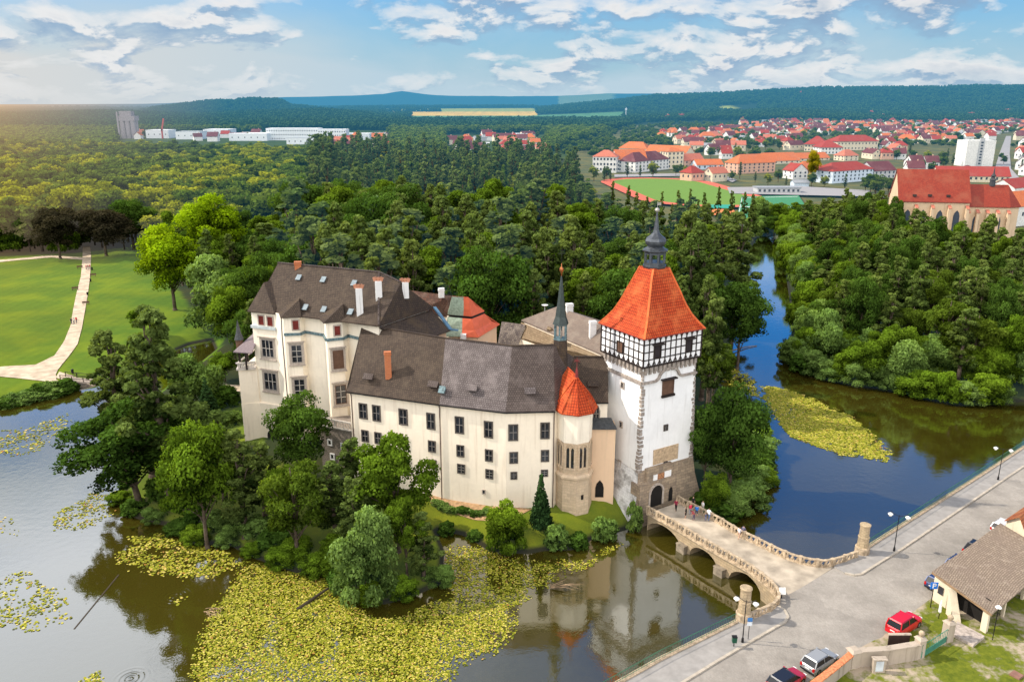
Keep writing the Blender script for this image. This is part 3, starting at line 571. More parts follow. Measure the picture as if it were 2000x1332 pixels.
for a_ in (0, 1): b.bar(ap+Vector((-.4, 0, 2.0+a_*.35)), ap+Vector((.4, 0, 2.35-a_*.35)), 0.06)
b.build('finial', plain('rust_red_iron', (0.2, 0.03, 0.03), 0.5), tur)
# projecting lower wall beside the turret, with slate lean-to
W5 = Wall((9.9, 100.6), (13.6, 100.6)); b = MB(); b.prism([(9.2, 100.6), (13.9, 100.6), (13.9, 103), (9.2, 103)], 1.0, 13.4); b.build('porch_wall', PEACH, wing)
b = MB(); b.slab([(9.2, 100.2, 13.35), (14.0, 100.2, 13.35), (13.4, 102.0, 14.2), (9.2, 102.0, 14.2)], 0.16); b.build('porch_roof', SLATE, wing)
f4w = Wall((9, 102), (12.9, 102)); b = MB(); 
for o, s_, in ((0.02, 0),): lancet(b, f4w, 2.35, 14.2, 16.1, 0.95, -0.02, 0.05)
pw = b.build('pointed_window', GL, wing); b = MB()
for q in (1.95, 2.35, 2.75): f4w.box(b, q-0.035, 14.2, q+0.035, 15.5, 0, 0.1)
f4w.box(b, 1.9, 14.75, 2.8, 14.82, 0, 0.1)
pts = [f4w.p(2.35+a_, z, 0.06) for a_, z in ((-0.52, 14.15), (-0.52, 15.2), (-0.3, 15.8), (0, 16.2), (0.3, 15.8), (0.52, 15.2), (0.52, 14.15))]
for p, q in zip(pts, pts[1:]): b.bar(p, q, 0.09)
b.build('tracery', STONEF, pw)
b = MB(); s_, z_ = W5.hit(1171, 950); lancet(b, W5, s_, z_-1.6, z_+1.0, 1.15, -0.02, 0.05); b.build('door', DARK, wing)

# ---------------------------------------------------------------- gate tower
Ft = Vector((17.0, 99.5)); U = Vector((0.857, 0.515)).normalized(); Vv = Vector((-U.y, U.x)); ta, tb = 9.3, 8.3
tower = empty('gate_tower', (Ft.x+3, Ft.y+5, 2), 'tall white gate tower with black timber framed top and steep orange roof', 'tower')
def quad(e, dx=0.0): return [Ft-U*e-Vv*e, Ft+U*(ta+e)-Vv*e, Ft+U*(ta+e)+Vv*(tb+e), Ft-U*e+Vv*(tb+e)]
def frus(b, e0, z0, e1, z1, mi=0, caps=True):
    p, q = quad(e0), quad(e1); vs = [(v.x, v.y, z0) for v in p]+[(v.x, v.y, z1) for v in q]
    fs = [(i, (i+1) % 4, 4+(i+1) % 4, 4+i) for i in range(4)]+([(4, 5, 6, 7), (3, 2, 1, 0)] if caps else []); b.add(vs, fs, mi)
zT = 22.1
b = MB(); frus(b, 0.25, 6.5, -0.1, zT); tw = b.build('shaft', WHITE, tower)
bb = MB(); p, q = quad(1.75), quad(0.30); vs = [(v.x, v.y, -1.0) for v in p]+[(v.x, v.y, 9.1 if i != 1 else 9.1) for i, v in enumerate(q)]
bb.add(vs, [(0, 1, 5, 4), (1, 2, 6, 5), (2, 3, 7, 6), (3, 0, 4, 7), (4, 5, 6, 7)]); bb.m[3] = 1
# mid ring so that the batter curves
bb = MB(); rg = [(1.95, -1.0), (1.2, 2.0), (0.58, 5.0), (0.28, 7.5)]; vs = []
for e, z in rg: vs += [(v.x, v.y, z) for v in quad(e)]
for j in range(3):
    for i in range(4): bb.f.append((j*4+i, j*4+(i+1) % 4, j*4+4+(i+1) % 4, j*4+4+i)); bb.m.append(1 if i == 3 else 0)
bb.f.append((12, 13, 14, 15)); bb.m.append(0); bb.v = vs; bb.build('battered_base', [ASHLAR, BATTM], tower)
Wr, Wl = Wall(Ft, Ft+U*ta), Wall(Ft+Vv*tb, Ft)
gb = MB(); Wr.box(gb, -0.75, -1.0, 5.75, 5.9, -0.5, 1.35); Wr.box(gb, 0.9, 5.9, 5.4, 7.75, -0.5, 0.8); gate = gb.build('gatehouse_wall', ASHLAR, tower)
GW = Wall(Wr.p(0, 0, 1.35), Wr.p(ta, 0, 1.35))
def archshape(b, W_, s, z0, w, hs, hr, o, mi=0, n=8):
    pts = [(s-w/2, z0), (s+w/2, z0)]+[(s+w/2*math.cos(t), z0+hs+hr*math.sin(t)) for t in np.linspace(0, math.pi, n+1)]
    b.add([W_.p(a_, z, o) for a_, z in pts], [tuple(range(len(pts)))], mi)
def z4(q): return tuple(1060+v/3.505 if i % 2 == 0 else 680+v/3.505 for i, v in enumerate(q))
r_ = GW.rect(*z4((737, 930, 815, 1045))); zdeck = 2.5
gs_, gw_ = (r_[0]+r_[2])/2, r_[2]-r_[0]
b = MB(); r_ = (r_[0], zdeck, r_[2], 5.45); archshape(b, GW, gs_, zdeck-0.2, gw_, r_[3]-zdeck-0.9, 1.1, 0.03); gt = b.build('gateway', DARK, tower)
b = MB(); pts = [GW.p(gs_+(gw_/2+0.16)*math.cos(t), r_[3]-1.1+1.26*math.sin(t), 0.06) for t in np.linspace(0, math.pi, 9)]; pts = [GW.p(gs_+gw_/2+0.16, zdeck, 0.06)]+pts+[GW.p(gs_-gw_/2-0.16, zdeck, 0.06)]
for p, q in zip(pts, pts[1:]): b.bar(p, q, 0.3, 0.24)
b.build('arch_surround', STONEF, gt)
r_ = GW.rect(*z4((862, 945, 888, 1020))); b = MB(); lancet(b, GW, (r_[0]+r_[2])/2, zdeck-0.1, r_[3], r_[2]-r_[0], -0.02, 0.03); b.build('side_door', DARK, tower)
for q, m, nm in (((730, 850, 757, 898), WHITE, 'white_plate'), ((805, 822, 850, 870), WHITE, 'white_plate'), ((757, 840, 803, 880), plain('carved_arms', (0.42, 0.2, 0.1), 0.8, var=0.6, scale=7), 'coat_of_arms')):
    r_ = Wr.rect(*z4(q)); b = MB(); Wr.box(b, *r_, 0.5, 0.88); b.build(nm, m, tower)
r_ = Wr.rect(*z4((750, 672, 917, 772))); b = MB(); Wr.box(b, *r_, 0.0, 0.27); b.build('faded_mural_panel', plain('tan_mural', (0.50, 0.37, 0.24), 0.9, var=0.22, scale=3), tower)
for q in ((823, 520, 851, 562), (818, 768, 843, 808)): window(tower, Wr, Wr.rect(*z4(q)), 2, 1, 0.08, out=0.12 if q[1] < 600 else 0.25)
for q in ((540, 230, 560, 275), (533, 498, 554, 542), (528, 762, 548, 808)): window(tower, Wl, Wl.rect(*z4(q)), 1, 1, 0.10, frame=STONEF, out=0.0+0.25*(q[1]/800))
r_ = Wr.rect(*z4((818, 212, 896, 312))); w_ = window(tower, Wr, r_, 2, 1, 0.14, frame=BRSH, shutter=BRSH, out=-0.02); b = MB(); Wr.box(b, r_[0]-0.25, r_[3], r_[2]+0.25, r_[3]+0.18, -0.1, 0.5); b.build('hood', TIMB, w_); b = MB(); Wr.box(b, r_[0]-0.1, r_[1]-0.35, r_[2]+0.1, r_[1]-0.05, -0.05, 0.3); b.build('sill', TIMB, w_)
# string course with arched rise
b = MB(); zl = Wl.hit(*z4((560, 190)))[1]; Wl.box(b, 0.0, zl-0.2, tb-0.05, zl+0.22, -0.1, 0.2)
zs = 20.0; zs = Wr.hit(*z4((700, 240)))[1]; cs = (r_[0]+r_[2])/2; hw = (r_[2]-r_[0])/2+0.75; pts = [Wr.p(-0.05, zs, 0.06), Wr.p(cs-hw-0.5, zs, 0.06)]+[Wr.p(cs+hw*math.cos(t), zs+0.2+1.25*math.sin(t), 0.06) for t in np.linspace(math.pi*0.97, 0.03*math.pi, 10)]+[Wr.p(cs+hw+0.5, zs, 0.06), Wr.p(ta+0.05, zs, 0.06)]
for p, q in zip(pts, pts[1:]): b.bar(p, q, 0.28, 0.42, up=(Wr.n.x, Wr.n.y, 0))
b.build('string_course', QUOIN, tower)
# quoins
rq = random.Random(3); 
for k, (wa, wb, at_a, sg) in enumerate(((Wr, Wl, 0.0, 1), (Wr, None, ta, -1), (Wl, None, 0.0, 1))):
    b = MB(); z = 7.3
    while z < 21.2:
        h = rq.uniform(0.34, 0.5); e = 0.25-0.35*(z-8)/14; l = rq.choice((0.22, 0.5, 0.36)); l2 = rq.choice((0.2, 0.45, 0.34))
        if k == 0: Wr.box(b, -e-0.05, z, l, z+h, e-0.25, e+0.05); Wl.box(b, tb-l2, z, tb+e+0.045, z+h-0.01, e-0.2, e+0.045)
        elif k == 1: Wr.box(b, ta-l, z, ta+e+0.05, z+h, e-0.25, e+0.05)
        else: Wl.box(b, -e-0.05, z, l, z+h, e-0.25, e+0.05)
        z += h+rq.uniform(0.06, 0.2)
    b.build('quoins', QUOIN, tower)
# corbels
b = MB(); e = 0.0
for i in range(12): s_ = ta*(i+0.5)/12; Wr.box(b, s_-0.2, zT-0.75, s_+0.2, zT-0.02, -0.1, 0.28); Wr.box(b, s_-0.2, zT-1.1, s_+0.2, zT-0.75, -0.1, 0.12)
for i in range(10): s_ = tb*(i+0.5)/10; Wl.box(b, s_-0.2, zT-0.75, s_+0.2, zT-0.02, -0.1, 0.28); Wl.box(b, s_-0.2, zT-1.1, s_+0.2, zT-0.75, -0.1, 0.12)
b.build('corbels', QUOIN, tower)
# timber framed storey
zTT = 26.25; b = MB(); frus(b, 0.32, zT, 0.32, zTT); tf = b.build('timber_storey', plaster('white_infill', (0.84, 0.84, 0.85), (0.5, 0.48, 0.46), 0.15), tower)
b = MB()
for W_, L, nb in ((Wr, ta, 11), (Wl, tb, 9)):
    s0, s1 = -0.34, L+0.34
    for i in range(nb+1): s_ = s0+(s1-s0)*i/nb; w = 0.16 if 0 < i < nb else 0.24; W_.box(b, s_-w/2, zT, s_+w/2, zTT, 0.30, 0.385)
    for j in range(5): z = zT+(zTT-zT)*j/4; hh = 0.15 if 0 < j < 4 else 0.24; z = min(max(z, zT+0.09), zTT-0.09); W_.box(b, s0, z-hh/2, s1, z+hh/2, 0.30, 0.37)
    for i in range(1, nb):
        s_ = s0+(s1-s0)*i/nb
        for sg in (-1, 1): b.bar(W_.p(s_, zT+0.75, 0.35), W_.p(s_+sg*0.36, zT+0.12, 0.35), 0.11, 0.07); b.bar(W_.p(s_, zTT-0.75, 0.35), W_.p(s_+sg*0.33, zTT-0.15, 0.35), 0.08, 0.07)
b.build('timber_frame', TIMB, tf)
def z3(q): return tuple(1060+v/3.506 if i % 2 == 0 else 380+v/3.506 for i, v in enumerate(q))
for W_, q, m in ((Wr, (748, 1022, 798, 1112), TIMB), (Wr, (966, 982, 1010, 1070), TIMB), (Wl, (524, 1002, 566, 1082), BRSH)):
    r_ = W_.rect(*z3(q)); r_ = (r_[0], r_[1], r_[2], min(r_[3], zTT-0.4)); w_ = window(tower, W_, r_, 2, 1, 0.10, frame=TIMB, shutter=plain('near_black_shutter', (0.03, 0.022, 0.025)) if m == TIMB else BRSH, out=0.34)
    if m == TIMB: b = MB(); W_.box(b, r_[0]-0.3, r_[3]-0.02, r_[2]+0.3, r_[3]+0.12, 0.36, 0.95); b.build('hood', TIMB, w_)
# roof: bell-cast pyramid
ctr = Ft+U*ta/2+Vv*tb/2; b = MB(); prof = [(0.94, 26.12), (0.82, 26.95), (0.68, 28.1), (0.565, 29.5), (0.45, 31.3), (0.345, 32.8), (0.25, 34.2)]
hx, hy = ta/2+0.95, tb/2+0.95; vs = []
for k, z in prof:
    kx = k*hx; ky = max(k*hy, 0); 
    if k < 0.3: kx = ky = (k*hx+k*hy)/2
    vs += [(ctr+U*(sx*kx)+Vv*(sy*ky)) for sx, sy in ((-1, -1), (1, -1), (1, 1), (-1, 1))]
zz_ = [z for k, z in prof for _ in range(4)]; b.v = [(v.x, v.y, z) for v, z in zip(vs, zz_)]
for j in range(len(prof)-1):
    for i in range(4): b.f.append((j*4+i, j*4+(i+1) % 4, j*4+4+(i+1) % 4, j*4+4+i)); b.m.append(0)
b.f += [(3, 2, 1, 0), tuple(range(len(prof)*4-4, len(prof)*4))]; b.m += [0, 0]
trf = b.build('roof', REDT, tower); bv_ = list(b.v)
for i in range(4):
    hb = MB(); P = [Vector(bv_[j*4+i]) for j in range(len(prof))]
    for p, q in zip(P, P[1:]): hb.bar(p, q, 0.26, 0.2)
    hb.build('hip_tiles', plain('hip_tile_orange', (0.66, 0.14, 0.035), 0.6), trf)
b = MB()
q_ = [Vector((v.x, v.y, 26.1)) for v in vs[:4]]
for p, q in zip(q_, q_[1:]+q_[:1]): b.bar(p, q, 0.14, 0.12)
b.build('gutter', plain('rusty_gutter', (0.25, 0.04, 0.03), 0.5), trf)
cc = Vector((ctr.x, ctr.y, 0)); lr = math.atan2(U.y, U.x)+math.pi/8
def sq(b): b.v = [(x, y, 34.1+(z-34.5)*0.83) for x, y, z in b.v]
b = MB(); b.lathe(cc, [(1.5, 34.5), (1.62, 34.75), (1.62, 34.95), (1.45, 35.0), (1.45, 35.45)], 8, rot=lr); b.lathe(cc, [(1.4, 37.0), (1.72, 37.2), (1.75, 37.35), (1.35, 37.6), (1.0, 37.9)], 8, rot=lr)
for i in range(8): a_ = lr+i*math.pi/4; b.bar(cc+Vector((1.32*math.cos(a_), 1.32*math.sin(a_), 35.4)), cc+Vector((1.32*math.cos(a_), 1.32*math.sin(a_), 37.05)), 0.24)
for i in range(8):
    a0_, a1_ = lr+i*math.pi/4, lr+(i+1)*math.pi/4; P0, P1 = (cc+Vector((1.32*math.cos(t), 1.32*math.sin(t), 36.85)) for t in (a0_, a1_)); b.bar(P0, P1, 0.16, 0.3)
sq(b); b.build('lantern', LEAD, tower)
b = MB(); b.lathe(cc, [(0.95, 37.85), (1.1, 38.0), (1.38, 38.4), (1.45, 38.8), (1.3, 39.2), (0.85, 39.6), (0.5, 40.0), (0.36, 40.5), (0.27, 41.5), (0.17, 42.5), (0.09, 43.3)], 8, rot=lr); sq(b); b.build('onion_dome', LEAD, tower)
b = MB(); b.lathe(cc, [(0.08, 43.2), (0.3, 43.4), (0.34, 43.65), (0.2, 43.9), (0.03, 44.0), (0.03, 44.7)], 10); b.bar(cc+Vector((0, 0, 44)), cc+Vector((0, 0, 44.9)), 0.05); b.box(cc+Vector((0.22, 0, 44.55)), (0.5, 0.04, 0.45)); sq(b); b.build('weather_vane', plain('dull_silver', (0.4, 0.38, 0.34), 0.4, 0.6), tower)

# ---------------------------------------------------------------- palace
zP = 24.6
px_eave = [(490, 605), (536, 610), (553, 617), (584, 616), (593, 612), (631, 618), (636, 627), (668, 624), (678, 619), (739, 633)]
PE = [at(x, y, zP) for x, y in px_eave]
pal = empty('castle_palace', (PE[3].x, PE[3].y, 4), 'tall cream palace with canted bays, stone framed windows and steep brown shingle roof', 'palace')
pr1, pr0 = at(740, 532, 30.7), at(543, 514, 30.7); pr2 = at(783, 552, 29.6); pe_r = at(841, 599, zP)
foot = [Vector((p.x, p.y)) for p in PE]+[Vector((pe_r.x-0.3, pe_r.y)), Vector((-18, 131)), Vector((-34, 136)), Vector((PE[0].x+0.2, PE[0].y+10))]
# set the walls a little behind the eaves
b = MB(); b.prism(foot, 2.0, zP-0.05); b.build('wall', CREAM2, pal)
LB = [Vector((-42.5, 119.3)), Vector((PE[0].x, PE[0].y-0.08)), Vector((PE[0].x, PE[0].y+8)), Vector((-42.0, 127))]
b = MB(); b.prism([(LB[0].x-0.05, LB[0].y-0.05), (LB[1].x+0.2, LB[1].y-0.35), (PE[1].x+0.1, PE[1].y-0.45), (PE[1].x+0.1, PE[1].y+4), (LB[1].x+0.2, LB[1].y+8), (LB[3].x, LB[3].y)], 1.5, 9.6); b.prism([(LB[0].x-0.02, LB[0].y-0.02), (LB[1].x+0.15, LB[1].y-0.2), (LB[1].x+0.2, LB[1].y+8), (LB[3].x, LB[3].y)], 9.6, 15.2); 
lower = b.build('lower_wall', CREAM, pal)
WB = Wall((LB[1].x+0.2, LB[1].y-0.35), (PE[1].x+0.1, PE[1].y-0.45)); b = MB(); archshape(b, WB, 2.2, 2.0, 2.6, 2.2, 1.2, 0.03); b.build('arched_opening', DARK, pal)
# balustrade of the loggia
WL = Wall((LB[0].x-0.1, LB[0].y-0.15), (LB[1].x+0.1, LB[1].y-0.5)); b = MB(); WL.box(b, -0.15, 15.2, WL.L, 15.5, -1.2, 0.15); WL.box(b, -0.15, 16.25, WL.L, 16.45, -0.12, 0.14)
n_ = 11
for i in range(n_): WL.box(b, 0.1+i*(WL.L-0.3)/n_, 15.5, 0.1+i*(WL.L-0.3)/n_+0.13, 16.25, -0.05, 0.09)
b.bar((LB[0].x, LB[0].y, 16.35), (LB[3].x, LB[3].y, 16.35), 0.2, 0.2); b.build('balustrade', plain('pale_carved_stone', (0.55, 0.5, 0.45), 0.9), pal)
b = MB()
for p in ((-42.2, 119.5), (-42.0, 122.5), (-41.1, 119.1)): b.bar((p[0], p[1], 15.3), (p[0], p[1], 18.3), 0.25)
b.bar((-42.2, 119.5, 18.2), (-40, 118.9, 18.2), 0.25, 0.3); b.bar((-42.2, 119.5, 18.2), (-42, 126, 18.2), 0.25, 0.3); b.build('loggia_post', TIMB, pal)
b = MB(); b.slab([(-42.9, 118.9, 18.3), (-39.8, 118.2, 18.3), (-39.7, 122.3, 20.3), (-40.6, 124, 20.3)], 0.15); b.slab([(-42.9, 118.9, 18.3), (-40.6, 124, 20.3), (-42.5, 126, 18.3)], 0.15); b.build('loggia_roof', plain('mauve_slate', (0.19, 0.15, 0.16), 0.6, scale=4), pal)
b = MB(); b.lathe((-42.7, 121.5, 0), [(0.55, 18.0), (0.6, 19.6)], 8, mi=1); b.lathe((-42.7, 121.5, 0), [(0.75, 19.5), (0.4, 20.6), (0.04, 22.6)], 8); b.build('corner_turret', [SLATE, BRSH], pal)
# facades with windows
PW = {k: Wall(PE[i], PE[i+1]) for k, i in (('a', 0), ('b', 2), ('m', 4), ('c', 6), ('r', 8))}
def z1(q): return tuple(440+v/4.163 if i % 2 == 0 else 480+v/4.163 for i, v in enumerate(q))
for k, q in (('a', (275, 570, 313, 640)), ('a', (347, 580, 386, 650)), ('b', (550, 608, 596, 680)), ('c', (888, 652, 933, 726))): window(pal, PW[k], PW[k].rect(*z1(q)), 2, 1, 0.06, frame=SHUT, shutter=SHUT, surround=0.2, hood=False)
for k, q, sh in (('a', (300, 765, 395, 905), None), ('a', (320, 1032, 420, 1170), None), ('b', (538, 805, 625, 950), None), ('b', (562, 1083, 650, 1228), None), ('c', (875, 848, 962, 998), BRSH), ('c', (895, 1130, 985, 1283), None)):
    window(pal, PW[k], PW[k].rect(*z1(q)), 3 if k == 'a' else 2, 2 if k == 'a' else 3, 0.10, frame=BARS if k != 'c' else BRSH, bars=plain('pale_bars', (0.5, 0.46, 0.42)), surround=0.32, hood=True, shutter=sh, bw=0.08)
b = MB(); zc = PW['a'].hit(*z1((340, 670)))[1]; PW['a'].box(b, -0.1, zc-0.15, PW['a'].L+0.1, zc+0.3, -0.1, 0.3); b.build('cornice', plain('pale_lead_cornice', (0.5, 0.55, 0.56), 0.6), pal)
b = MB()
for i in range(2, 9):
    W_ = Wall(PE[i], PE[i+1]); W_.box(b, -0.08, zc-0.4, W_.L+0.08, zc-0.02, -0.1, 0.26)
b.build('cornice', FLASH, pal)
b = MB(); b.tube([PW['b'].p(-0.25, zP-0.2, 0.3), PW['b'].p(-0.3, zc, 0.5), PW['b'].p(-0.3, 4.0, 0.2)], 0.09); b.build('downpipe', plain('grey_pipe', (0.12, 0.11, 0.11), 0.5), pal)
# roof
def ox(p, d, z=None): q = Vector(p)+Vector(d); q.z = z if z is not None else q.z; return q
b = MB(); e0, e1 = ox(PE[1], (-0.2, -0.1, 0), zP-0.05), ox(PE[9], (0.1, -0.5, 0), zP-0.1); er = ox(pe_r, (0.4, 0, 0), zP-0.1)
lft = Vector((PE[0].x-0.3, PE[0].y+9.5, zP-0.05)); rear = Vector((-17.5, 131.5, zP-0.1)); rl = Vector((-34, 136.5, zP-0.05))
el = Vector((PE[0].x+0.2, PE[0].y, zP-0.05))
roofcurve(b, el, e1, pr0, pr1, 0, 0.12); b.slab([e1, er, pr2, pr1], 0.2, 1); b.slab([er, rear, pr2], 0.2, 1); b.slab([rear, rl, pr0, pr1, pr2], 0.2, 0); b.slab([rl, lft, pr0], 0.2, 0); b.slab([lft, el, pr0], 0.2, 0)
# bay roofs
s0, s1 = at(515, 552, 28.3), at(550, 541, 28.6); a0_, a1_ = ox(PE[0], (-0.45, -0.35, 0), zP-0.1), ox(PE[1], (0.15, -0.45, 0), zP-0.1)
b.slab([a0_, a1_, s0], 0.15); b.slab([a1_, ox(PE[1], (0.9, 1.5, 0), zP), s1, s0], 0.15, 1); b.slab([a0_, s0, s1, lft.lerp(el, 0.4)], 0.15)
for i, apx in ((2, (586, 583)), (6, (667, 592))):
    W_ = Wall(PE[i], PE[i+1]); ap_ = planehit(apx[0], apx[1], e0, e1, pr1)[0]; ap_.z += 0.1
    q0, q1 = W_.p(-0.35, zP-0.12, 0.4), W_.p(W_.L+0.35, zP-0.12, 0.4); m_ = ap_+Vector((W_.n.x, W_.n.y, 0))*1.2; m_.z = ap_.z; b.slab([q0, q1, m_], 0.15); l_, r2 = W_.p(-0.9, zP+0.35, -1.6), W_.p(W_.L+0.9, zP+0.35, -1.6); b.slab([q0, m_, ap_, l_], 0.15, 1); b.slab([q1, r2, ap_, m_], 0.15, 1)
# skirt below the hip
k0, k1, k2 = at(742, 650, 22.3), at(834, 661, 21.9), at(880, 645, 21.9); b.slab([ox(e1, (0.1, 0.3, 0), 24.2), k0, k1, ox(er, (-0.3, 0, 0), 24.1)], 0.15, 1); b.slab([ox(er, (-0.3, 0, 0), 24.1), k1, k2], 0.15, 1)
proof = b.build('roof', [SHING, SHINGD], pal)
b = MB(); b.bar(ox(pr0, (0, 0, .1)), ox(pr1, (0, 0, .1)), 0.3, 0.14); b.bar(ox(pr1, (0, 0, .1)), ox(e1, (0, 0, .15)), 0.25, 0.12); b.bar(ox(pr1, (0, 0, .1)), ox(pr2, (0, 0, .1)), 0.3, 0.14); b.build('ridge_cap', SHINGM, proof)
b = MB(); b.prism([(e1.x, e1.y+1.2), (k1.x-0.6, k1.y+0.8), (k2.x-0.7, k2.y+0.2), (-12, 124), (-18, 118)], 10, 21.9); b.build('rear_wall', PEACH, pal)
b = MB(); b.bar(er+Vector((0.2, 0, 0)), k2+Vector((0, 0, 0.1)), 0.5, 0.25); b.bar(k2+Vector((0, 0, 0.1)), k2+Vector((1.2, 0, 0.0)), 0.4, 0.2); b.build('gutter', plain('blue_metal', (0.10, 0.20, 0.30), 0.4), proof)
pl = (el, e1, pr1); chimney(proof, 703, 607, 563, pl, 0.95, CHW, False, True); chimney(proof, 740, 578, 549, pl, 0.95, CHW, False, True); chimney(proof, 792, 572, 551, (e1, er, pr2), 0.95, CHW, False, True); chimney(proof, 582, 520, 512, pl, 1.0, BRICKC)
SKY = plain('skylight_glass', (0.22, 0.27, 0.30), 0.2, spec=0.6)
for x, y in ((584, 543), (632, 547), (692, 554), (597, 601), (633, 605), (685, 610)): hatch(proof, x, y, pl, 0.62, 0.8, SKY, 'skylight', 0.12)
# small balcony and rubble terrace between palace and wing
b = MB(); bx_ = at(548, 800, 8.6); Wc = PW['b']; Wc.box(b, -1.3, 8.0, 1.6, 8.3, -0.2, 1.3); Wc.box(b, -1.3, 8.95, 1.6, 9.12, 1.1, 1.3); Wc.box(b, -1.3, 8.3, -1.1, 9.1, 0.0, 1.3)
for i in range(9): Wc.box(b, -1.2+i*0.33, 8.3, -1.1+i*0.33, 8.95, 1.14, 1.26)
b.build('balcony', STONEF, pal)
ter = empty('terrace_wall', (-24, 111.5, 4), 'rough grey rubble terrace with small white framed windows between palace and long wing', 'terrace')
TW = Wall((-28.2, 110.4), (-22.6, 108.0)); b = MB(); b.prism([(-28.2, 110.4), (-22.6, 108.0), (-21, 113), (-27, 115)], 1.5, 9.6); b.build('wall', RUBBLE, ter)
b = MB(); TW.box(b, -0.1, 9.6, TW.L, 9.8, -0.3, 0.2); TW.box(b, -0.1, 10.75, TW.L, 10.95, -0.1, 0.15); TW.box(b, -0.1, 9.8, 0.15, 10.75, -0.1, 0.12); TW.box(b, 2.6, 9.8, 2.85, 10.75, -0.1, 0.12)
for i in range(14): TW.box(b, 0.3+i*0.38, 9.8, 0.4+i*0.38, 10.75, -0.02, 0.06)
b.build('parapet', plain('pale_parapet_stone', (0.52, 0.48, 0.44), 0.9), ter)
for q in ((-20+1.6+20, 7.2), (3.9, 7.0), (1.9, 5.0), (3.6, 4.8)): window(ter, TW, (q[0]-0.4, q[1]-0.5, q[0]+0.4, q[1]+0.5), 1, 1, 0.16, frame=WHITE)

# ---------------------------------------------------------------- buildings behind
pav = empty('courtyard_pavilion', (-5, 127, 4), 'pavilion with two tier bell roof, half green copper and half salmon red', 'pavilion')
e = [at(869, 656, 19), at(935, 658, 19), at(976, 633, 19)]; e.append(e[0]+e[2]-e[1]); m_ = [at(874, 613, 22.4), at(921, 617, 22.4), at(946, 607, 22.4)]; m_.append(m_[0]+m_[2]-m_[1]); t_ = [at(883, 578, 25.6), at(914, 580, 25.6)]
b = MB(); b.prism([e[0].lerp(e[2], .06), e[1].lerp(e[3], .05), e[2].lerp(e[0], .06), e[3].lerp(e[1], .05)], 2, 19); b.build('wall', PEACH, pav)
b = MB(); f_ = 0.48
def L(a_, c_, t): return Vector(a_).lerp(Vector(c_), t)
md = [Vector((p.x, p.y, 21.9)) for p in m_]; 
def two(lo0, lo1, hi0, hi1, fa, fb): b.slab([lo0, L(lo0, lo1, fa), L(hi0, hi1, fb), hi0], 0.12, 0); b.slab([L(lo0, lo1, fa), lo1, hi1, L(hi0, hi1, fb)], 0.12, 1)
def sag(a_, c_, t, d): q = L(a_, c_, t); q.z -= d; return q
lm = [sag(e[i], md[i], .5, .45) for i in range(4)]
two(e[0], e[1], lm[0], lm[1], .5, .55); two(lm[0], lm[1], md[0], md[1], .55, .62); b.slab([e[1], e[2], lm[2], lm[1]], .12, 1); b.slab([lm[1], lm[2], md[2], md[1]], .12, 1); b.slab([e[3], e[0], md[0], md[3]], .12, 0); b.slab([e[2], e[3], md[3], md[2]], .12, 1)
g0, g1 = t_[0], t_[1]; gm_ = [sag(m_[0], g0, .5, .3), sag(m_[1], g1, .5, .3)]
two(m_[0], m_[1], gm_[0], gm_[1], .66, .7); two(gm_[0], gm_[1], g0, g1, .7, .72); r_ = sag(m_[2], g1, .5, .3); b.slab([m_[1], m_[2], r_, gm_[1]], .12, 1); b.slab([gm_[1], r_, g1], .12, 1); b.slab([m_[3], m_[0], g0], .12, 0); b.slab([m_[2], m_[3], g0, g1], .12, 1)
b.build('roof', [COPPER, REDM], pav)
b = MB(); b.prism([(p.x*0.97-0.1, p.y+0.2) for p in m_], 21.7, 22.3); b.build('collar', IRON, pav)
WPv = Wall(e[1].lerp(e[3], .05), e[2].lerp(e[0], .06)); window(pav, WPv, (2.6, 15.6, 3.4, 17.2), 1, 1, 0.14, frame=WHITE, out=0.02)
WPf = Wall(e[0].lerp(e[2], .06), e[1].lerp(e[3], .05)); chb = MB(); chb.box(WPf.p(WPf.L*.55, 18, 1.2), (0.9, 0.9, 3.2)); chb.build('chimney', CHW, pav)
def gable(name, label, cat, pts_e, pts_r, zb, wm_, rm, back=None, group=None):
    """pts_e front eave (2 points), pts_r ridge (2 points); back eave is mirrored"""
    e0, e1 = map(Vector, pts_e); r0, r1 = map(Vector, pts_r); b0, b1 = (Vector((2*r0.x-e0.x, 2*r0.y-e0.y, e0.z)), Vector((2*r1.x-e1.x, 2*r1.y-e1.y, e1.z)))
    o = empty(name, ((e0.x+e1.x)/2, (e0.y+e1.y)/2, zb), label, cat, group); w = MB(); c_ = (e0+e1+b0+b1)/4
    P = [p.lerp(c_, 0.06) for p in (e0, e1, b1, b0)]; w.prism(P, zb, e0.z-0.1, cap=False)
    for a_, c2, r in ((P[0], P[3], r0), (P[1], P[2], r1)): rr = r.lerp(Vector((c_.x, c_.y, r.z)), 0.06); w.add([(a_.x, a_.y, e0.z-0.1), (c2.x, c2.y, e0.z-0.1), (rr.x, rr.y, r.z-0.15)], [(0, 1, 2)])
    w.build('wall', wm_, o); b = MB(); b.slab([e0, e1, r1, r0], 0.16); b.slab([b0, b1, r1, r0], 0.16); rf = b.build('roof', rm, o); return o, rf
o, rf = gable('rear_range', 'rear castle range with old brown tiled roof behind the palace', 'building', (at(800, 613, 20.5), at(874, 618, 20.5)), (at(790, 566, 24.2), at(884, 578, 24.2)), 3, CREAM, OLDT)
chimney(rf, 862, 572, 564, (at(800, 613, 20.5), at(874, 618, 20.5), at(884, 578, 24.2)), 0.9, CHW)
ge0, ge1, gr0, gr1 = at(1018, 625, 18.3), at(1200, 702, 18.3), at(1087, 599, 21.6), at(1200, 639, 21.6)
hallo = empty('great_hall', (8, 125, 3), 'broad castle range with shallow grey board roof and two white chimneys left of the tower', 'building')
